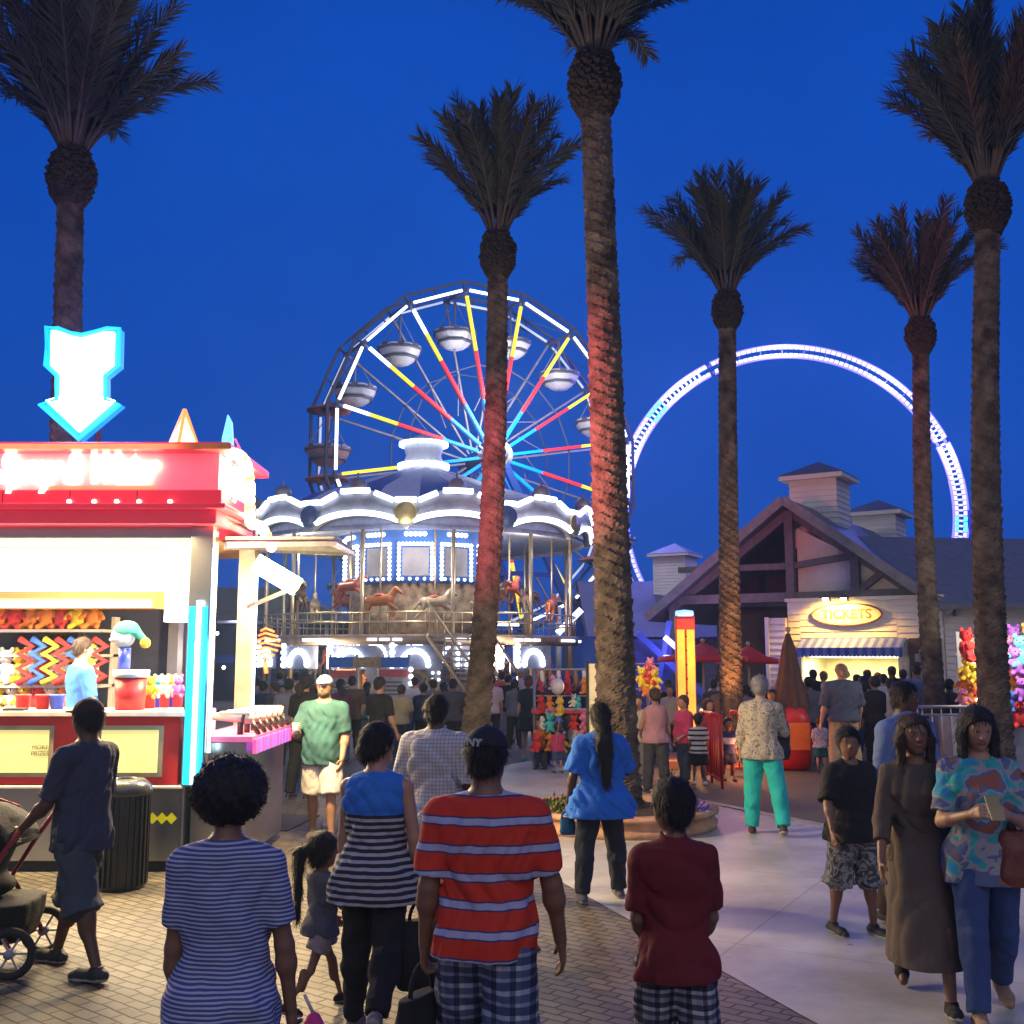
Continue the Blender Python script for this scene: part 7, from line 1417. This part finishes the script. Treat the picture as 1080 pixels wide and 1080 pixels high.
crowd = [
 ('woman in a red top with dark hair right before the toy cart', 628, 816, 736, 20, 'f', 'tan', 'short', HB, K('red_top', (.50, .05, .04)), jean),
 ('child in white before the middle of the toy cart', 606, 812, 757, 0, 'c', 'brown', 'short', HB, whc, navy),
 ('child in a magenta top before the left wheel of the toy cart', 588, 816, 762, 20, 'c', 'tan', 'short', HBR, K('magenta', (.45, .04, .12)), jean),
 ('man in pale blue bending by the right post of the toy cart', 642, 812, 734, -30, 'm', 'tan', 'short', HBR, K('pale_blue', (.25, .32, .48)), kha),
 ('man in white under the stair beside the bulb column', 438, 788, 714, 0, 'm', 'fair', 'short', HBR, whc, jean),
 ('woman in teal between the two rule boards', 388, 792, 719, 10, 'f', 'tan', 'long', HB, K('dull_teal', (.05, .22, .24)), gre),
 ('person in khaki right of the second rule board', 424, 800, 722, 0, 'm', 'tan', 'short', HBR, kha, navy),
 ('woman in red far behind, right of the reddish palm', 529, 778, 708, 0, 'f', 'tan', 'short', HB, K('red_top', (.50, .05, .04)), blkc),
 ('person in pale grey far behind at the right of the carousel stair', 549, 776, 707, 10, 'm', 'fair', 'short', HT, K('off_white', (.4, .38, .36)), jean),
 ('man in orange far behind the toy cart', 622, 780, 707, 0, 'm', 'brown', 'short', HB, K('orange_top', (.6, .18, .03)), navy),
 ('woman in white between the thickest palm and the plush bunch', 664, 800, 722, 0, 'f', 'tan', 'short', HBR, whc, navy),
 ('man in tan just right of the strength tower', 762, 806, 718, 160, 'm', 'tan', 'short', HB, K('tan_top', (.34, .24, .14)), jean),
 ('woman in white left of the orange lit palm', 757, 792, 712, 0, 'f', 'tan', 'long', HBR, whc, gre),
 ('person in blue in the queue left of the slate shirted man', 834, 796, 712, 0, 'm', 'tan', 'short', HB, K('steel_blue', (.14, .19, .33)), gre),
 ('woman in lavender in the queue right of the slate shirted man', 909, 798, 713, 0, 'f', 'tan', 'long', HB, K('lavender', (.22, .22, .36)), jean),
 ('person in white at the right end of the ticket queue', 931, 794, 711, 10, 'm', 'fair', 'short', HBR, whc, navy),
 ('child in red at the left of the ticket queue', 846, 808, 752, 0, 'c', 'tan', 'short', HB, K('red_top', (.50, .05, .04)), navy),
 ('person in pale blue behind the short black fence rails by the notice board', 985, 800, 716, 20, 'f', 'tan', 'short', HB, K('pale_blue', (.25, .32, .48)), navy),
 ('man in white far back in the dark crowd under the awning', 313, 782, 709, 0, 'm', 'tan', 'short', HB, whc, navy),
 ('woman in blue far back in the dark crowd, left of the man in white', 296, 778, 708, 0, 'f', 'tan', 'short', HBR, K('steel_blue', (.14, .19, .33)), navy),
 ('person in charcoal walking away just left of the reddish palm foot', 478, 800, 716, 0, 'm', 'brown', 'short', HB, K('charcoal', (.06, .06, .07)), blkc),
 ('woman in plum left of the reddish palm, behind the checked shirt man', 468, 792, 719, 20, 'f', 'tan', 'long', HB, K('plum', (.10, .03, .06)), navy),
 ('man in black beneath the bulb arches right of the reddish palm', 536, 784, 711, 0, 'm', 'tan', 'short', HB, blkc, gre),
 ('person in slate at the stair foot', 543, 790, 716, -20, 'f', 'brown', 'short', HB, K('slate_grey', (.12, .13, .18)), blkc),
 ('person in a beige top behind the left half of the toy cart', 590, 786, 710, 0, 'f', 'tan', 'short', HBR, K('beige', (.45, .38, .28)), navy),
 ('person in navy behind the right half of the toy cart', 616, 788, 712, 0, 'm', 'brown', 'short', HB, navy, blkc),
 ('man in black right of the plush bunch under the violet tube', 704, 792, 717, 0, 'm', 'dark', 'short', HB, blkc, blkc),
 ('person in a brown top left of the green clad bearded man', 331, 806, 722, 10, 'f', 'tan', 'short', HBR, dbr, gre),
 ('person in grey furthest left in the dark crowd behind the water guns', 272, 790, 714, 0, 'm', 'tan', 'short', HB, gre, blkc),
 ('person in dark clothes against the cream wall between the counter and notice board', 952, 788, 706, 0, 'm', 'dark', 'short', HB, navy, blkc),
 ('short haired person in charcoal at the counter under the awning middle', 903, 788, 711, 0, 'm', 'brown', 'short', HB, K('charcoal', (.06, .06, .07)), navy),
 ('long haired woman in black left of the khaki trousered man in the queue', 843, 800, 718, 0, 'f', 'brown', 'long', HB, blkc, blkc),  # label, px, foot, head, rot, sex, skin, hair, hair mat, top, bottom
 ('child in a white patterned tee and teal leggings left of the khaki trousered man', 862, 815, 755, 10, 'c', 'fair', 'short', HBR, print_mat('lilac_print', [(.40, .42, .55), (.30, .32, .48), (.60, .60, .65)], 14), K('teal_dark', (.02, .16, .18))),
 ('smiling woman with long dark hair facing us beside the strength tower', 746, 822, 737, 170, 'f', 'tan', 'longfront', HBR, K('rose', (.42, .12, .14)), dgr),
 ('woman in a magenta top facing left behind the pink bloused woman', 720, 826, 733, 110, 'f', 'tan', 'short', HBR, K('magenta', (.45, .04, .12)), navy),
 ('woman facing us in a beige top right beside the thickest palm trunk', 672, 825, 733, 150, 'f', 'tan', 'short', HB, K('beige', (.45, .38, .28)), gre),
 ('man in a dark jacket with a brown face in front of the closed umbrella', 813, 812, 727, 160, 'm', 'brown', 'short', HB, dbr, blkc),
 ('person in a grey tee and white hair seen left of the khaki trousered man', 852, 806, 714, 0, 'm', 'brown', 'short', HB, K('slate_grey', (.12, .13, .18)), jean),
 ('man in a pale blue shirt standing at the notice board', 966, 802, 701, 0, 'm', 'brown', 'short', HB, K('steel_blue', (.14, .19, .33)), navy),
 ('dark haired person in a grey top against the wall at the prize stall', 1013, 800, 718, 30, 'm', 'tan', 'short', HB, gre, navy),
 ('woman in black with a brown face between the queue and the bald man', 921, 810, 713, 20, 'f', 'brown', 'short', HB, blkc, blkc),
 ('person in a checked grey shirt behind the man with close cropped hair', 938, 806, 716, 0, 'm', 'tan', 'short', HB, chk, jean),
 ('person in black at the left end of the lit counter', 857, 786, 706, 0, 'm', 'dark', 'short', HB, blkc, blkc),
 ('blond person at the lit counter, left of the khaki trousered man', 868, 786, 708, 0, 'f', 'fair', 'short', HT, K('white2', (.5, .48, .42)), jean),
 ('person in black at the middle of the lit counter', 914, 786, 706, 0, 'f', 'dark', 'short', HB, blkc, blkc),
 ('tall person in black at the right end of the lit counter', 940, 787, 703, 0, 'm', 'dark', 'short', HB, blkc, navy),
 ('short person in a brown top at the lit counter', 925, 784, 709, 0, 'f', 'brown', 'lowbun', HB, dbr, navy),
 ('person in a dark jacket in the shade of the porch, left of the closed umbrella', 797, 796, 712, 10, 'm', 'dark', 'short', HB, blkc, blkc),
 ('person in a pale tee in the shade of the porch', 786, 800, 722, -20, 'f', 'brown', 'short', HB, gre, blkc),
 ('person in grey behind the strength tower', 752, 795, 716, 0, 'm', 'brown', 'short', HB, K('charcoal', (.06, .06, .07)), blkc),
 ('person in a white tee under the open dark red umbrella', 706, 800, 722, 160, 'f', 'tan', 'short', HBR, K('off_white', (.4, .38, .36)), navy),
 ('person in red next to the toy cart on its left', 572, 806, 730, 20, 'f', 'tan', 'short', HBR, K('red_top', (.50, .05, .04)), jean),
 ('person in dark blue behind the toy cart', 600, 792, 712, 0, 'm', 'brown', 'short', HB, navy, blkc),
 ('man in black with a cap between the toy cart and the red haired woman', 580, 790, 713, 0, 'm', 'dark', 'short', HB, dgr, blkc),
 ('child in orange at the foot of the toy cart', 569, 812, 757, 150, 'c', 'tan', 'short', HBR, K('orange_top', (.6, .18, .03)), navy),
 ('woman in grey facing the carousel gate near the stair', 457, 792, 716, 0, 'f', 'tan', 'bun', HBR, gre, jean),
 ('person in a crimson cap and dark top beside the bulb column', 447, 796, 720, 0, 'm', 'brown', 'short', HB, navy, blkc),
 ('tall woman in black with a wide hat behind the bearded man', 323, 842, 710, -20, 'f', 'tan', 'long', HB, blkc, blkc),
 ('man in a grey tee in the dark crowd left of the bearded man', 306, 812, 716, 10, 'm', 'brown', 'short', HB, gre, navy),
 ('woman in charcoal in the dark crowd, second from the rear post', 291, 800, 719, 40, 'f', 'tan', 'short', HBR, K('charcoal', (.06, .06, .07)), blkc),
 ('person in white in the dark crowd under the awning', 300, 792, 722, 160, 'f', 'tan', 'short', HB, K('off_white', (.4, .38, .36)), gre),
 ('person in navy nearest the rear post in the dark crowd', 279, 800, 718, 0, 'm', 'brown', 'short', HB, navy, blkc),
 ('man with a cap in brown right behind the bearded man', 372, 800, 713, 0, 'm', 'tan', 'short', HB, dbr, blkc),
 ('person in blue jeans waiting left of the rule boards', 360, 806, 716, 20, 'f', 'tan', 'long', HB, K('plum', (.10, .03, .06)), jean),
 ('person in a pale top behind the boy in black', 950, 820, 722, 0, 'f', 'tan', 'short', HB, K('lavender', (.22, .22, .36)), navy),
 ('dark clothed person to the right of the man at the notice board', 1000, 806, 716, -30, 'm', 'dark', 'short', HB, dgr, blkc),
]
rs = random.Random(4)
for (lb, px, ft, hd, rt, sx, skn, hr_, hmm, tm, bm2) in crowd:
    person(lb, px, foot=ft, head=hd, rot=rt + rs.uniform(-12, 12), sex=sx, girth=rs.uniform(1.0, 1.22), skin=skn, hair=hr_, hmat=hmm, hlen=.16, face=(90 < rt < 270), group=CP,
        top=dict(mat=tm, off=.02, hem=.47, sleeve=rs.choice([.8, .9, 1.6])), bottom=dict(kind='pants' if sx != 'c' else rs.choice(['pants', 'shorts']), mat=bm2, off=.014), arms=((rs.uniform(-6, 14), 9, rs.uniform(8, 60), rs.uniform(0, 20)), (rs.uniform(-6, 14), 9, rs.uniform(8, 60), rs.uniform(0, 20))), legs=((rs.uniform(-8, 8), 4, 5, 0), (rs.uniform(-8, 8), 4, 5, 0)), yaw=rs.uniform(-25, 25))
# ------------------------------------------------------------------ things people carry
def bag(name, label, p, w_, d_, h_, m_, strap, drop, rz=0., sag=.3):
    t = thing(name, label, 'bag', p, rz); f = SDF((-w_, -d_, -h_ - .05), (w_, d_, .1), .009); f.col([(-h_, 0, 0, w_ * .42, d_ * .40), (-h_ * .8, 0, 0, w_ * .5, d_ * .5), (-h_ * .3, 0, 0, w_ * .47, d_ * .42), (0, 0, 0, w_ * .40, d_ * .22)], .01, 3., folds(.006, len(label), 30, .6)); V, Q = f.mesh(); np_obj('bag_body', [(V, Q, 0)], m_, t)
    m = MB(); n = 12; m.tube([(w_ * .3 * math.cos(PI * k / n), 0, -.01 + strap * math.sin(PI * k / n)) for k in range(n + 1)], .010, 7); m.build('handle', m_, t); return t
w_ = p2['wrist'][0]; bag('black_bag', 'full black carrier bag in the left hand of the man in the striped tee', w_ - Vector((.01, 0, .13)), .26, .14, .26, blkc, .12, 0, R(60))
w_ = p4['wrist'][1]; bag('shoulder_bag', 'large soft black bag hanging beside the woman in the striped sleeveless top', w_ - Vector((-.03, 0, .14)), .34, .18, .34, blkc, .13, 0, R(20))
w_ = p9['wrist'][0]; bag('small_bag', 'small blue purse held by the woman in the cobalt tee', w_ - Vector((.0, 0, .07)), .14, .06, .14, K('blue_purse', (.02, .14, .30)), .06, 0)
s_ = p13['sh'][0]; bag('handbag', 'rust red leather handbag under the arm of the woman with the phone', Vector((p13['sh'][0].x + .06, s_.y - .06, s_.z - .30)), .40, .17, .30, mat('leather_rust', (.16, .035, .02), rough=.45, noise=.2, bump=.3, bs=80), .30, 0, R(10))
s_ = p10['wrist'][1]; bag('backpack', 'black and navy backpack at the right hip of the person in teal trousers', s_ + Vector((.02, -.16, .10)), .26, .18, .42, mat('backpack_black', (.015, .017, .03), rough=.6), .12, 0)
ph = (p13['wrist'][0] + p13['wrist'][1]) / 2 + Vector((0, -.05, .03)); t = thing('phone', 'phone held up by the woman in the colourful tee', 'phone', ph); Mp = Matrix.Rotation(R(-35), 4, 'X'); MB().box(-.036, .036, -.005, .004, -.07, .07, Mp).build('phone_case', mat('case_gold', (.35, .26, .10), rough=.4), t, bevel=.003); MB().box(-.032, .032, .0045, .006, -.065, .065, Mp).build('screen', glow('phone_screen', (.6, .75, 1.), 1.2), t)
w_ = p7['wrist'][1]; t = thing('drink_cup', 'small white cup in the hand of the bearded man', 'cup', w_ + Vector((0, -.05, -.05))); MB().lathe([(.01, 0), (.027, 0), (.036, .10), (.034, .10), (.025, .01)], 16).build('cup_body', K('cup_white', (.7, .7, .7)), t); MB().lathe([(.038, .10), (.038, .108), (.01, .112)], 16).build('lid', K('cup_lid', (.5, .5, .5)), t)
w_ = p5['wrist'][1]; t = thing('toy_wand', 'pink toy held low beside the small girl', 'toy', p1['wrist'][1] + Vector((.06, .05, -.02))); MB().lathe([(.004, -.12), (.03, -.1), (.045, 0), (.02, .05), (.004, .06)], 12).build('toy_body', K('hot_pink', (.65, .05, .25)), t); MB().tube([(0, 0, .05), (-.03, -.02, .12)], .006, 6).build('handle', whc, t)
text('cap_lettering', 'NY', .045, whc, p2['o'], (0, 0, 0)).name = 'cap_emblem'
ce = bpy.data.objects['cap_emblem']; hl_ = p2['o'].matrix_world.inverted() if False else None
qv = p2['hp'](-.06, -.490, .26); lv = Matrix.Rotation(-R(-4), 4, 'Z') @ (qv - p2['o'].location); ce.location = lv; ce.rotation_euler = (R(78), 0, R(-20))
# ------------------------------------------------------------------ pushchair
wm = (p6['wrist'][0] + p6['wrist'][1]) / 2; print('WRIST', wm, p6['wrist']); pc = thing('pushchair', 'black three wheeled pushchair with red frame bars at the lower left edge', 'pushchair', (wm.x - .50, wm.y, 0), R(4))
fabk = mat('pushchair_fabric', (.010, .010, .011), rough=.9, noise=.2, bump=.3, bs=60); fr_ = mat('pushchair_frame', (.30, .02, .035), rough=.35, metal=.3); tyre = mat('tyre', (.02, .02, .02), rough=.8)
for (x, y, r_) in ((.42, -.28, .13), (.42, .28, .13), (-.40, 0, .11)):
    m = MB(); m.tube([(x + r_ * math.cos(2 * PI * k / 24), y, r_ + .02 + r_ * math.sin(2 * PI * k / 24)) for k in range(24)], .026, 8, closed=True); w2 = m.build('wheel', tyre, pc); m = MB(); m.tube([(x, y - .03, r_ + .02), (x, y + .03, r_ + .02)], .03, 10)
    for k in range(6): a = PI * k / 3; m.bar((x, y, r_ + .02), (x + (r_ - .02) * math.cos(a), y, r_ + .02 + (r_ - .02) * math.sin(a)), .012)
    m.build('rim', steel, w2)
for y in (-.26, .26):
    m = MB(); m.tube([(.42, y, .15), (.20, y, .50), (.34, y, .74), (.50, y, .98)], .016, 8); m.tube([(-.40, y * .2, .14), (-.1, y, .42), (.20, y, .50)], .015, 8); m.tube([(.10, y, .58), (.22, y, .95), (-.0, y, 1.02)], .013, 8); m.build('frame', fr_, pc)
m = MB(); m.tube([(.50, -.26, .98), (.54, -.22, 1.02), (.54, .22, 1.02), (.50, .26, .98)], .018, 8); m.build('handlebar', mat('grip_black', (.03, .03, .03), rough=.9), pc)
f = SDF((-.6, -.35, .1), (.7, .35, 1.2), .012); f.ell((0, 0, .50), (.32, .23, .10), .04); f.cone((.08, 0, .52), (.26, 0, .86), .12, .09, .05, flat=((0, 1, 0), .5)); f.cone((-.25, 0, .50), (-.42, 0, .30), .06, .05, .03, flat=((0, 1, 0), .3)); V, Q = f.mesh(); np_obj('seat', [(V, Q, 0)], fabk, pc)
m = MB(); K2 = 10; vs = []
for i in range(K2 + 1):
    a = R(18 + 115 * i / K2)
    for j in range(9): y = -.27 + .54 * j / 8; rr_c = .40 - .05 * abs(j - 4) / 4; vs.append((.06 + rr_c * math.cos(a) * .95, y, .66 + rr_c * math.sin(a) * .92))
m.smooth = True; m.add(vs, [(i * 9 + j, i * 9 + j + 1, (i + 1) * 9 + j + 1, (i + 1) * 9 + j) for i in range(K2) for j in range(8)]); o = m.build('sunshade', fabk, pc); sd_ = o.modifiers.new('thickness', 'SOLIDIFY'); sd_.thickness = .02
f = SDF((-.2, -.32, .1), (.6, .32, .6), .014); f.col([(.18, .22, 0, .20, .22), (.30, .22, 0, .24, .25), (.42, .22, 0, .25, .26)], .01, 4, folds(.01, 3, 20, .5)); V, Q = f.mesh(); np_obj('basket', [(V, Q, 0)], fabk, pc)
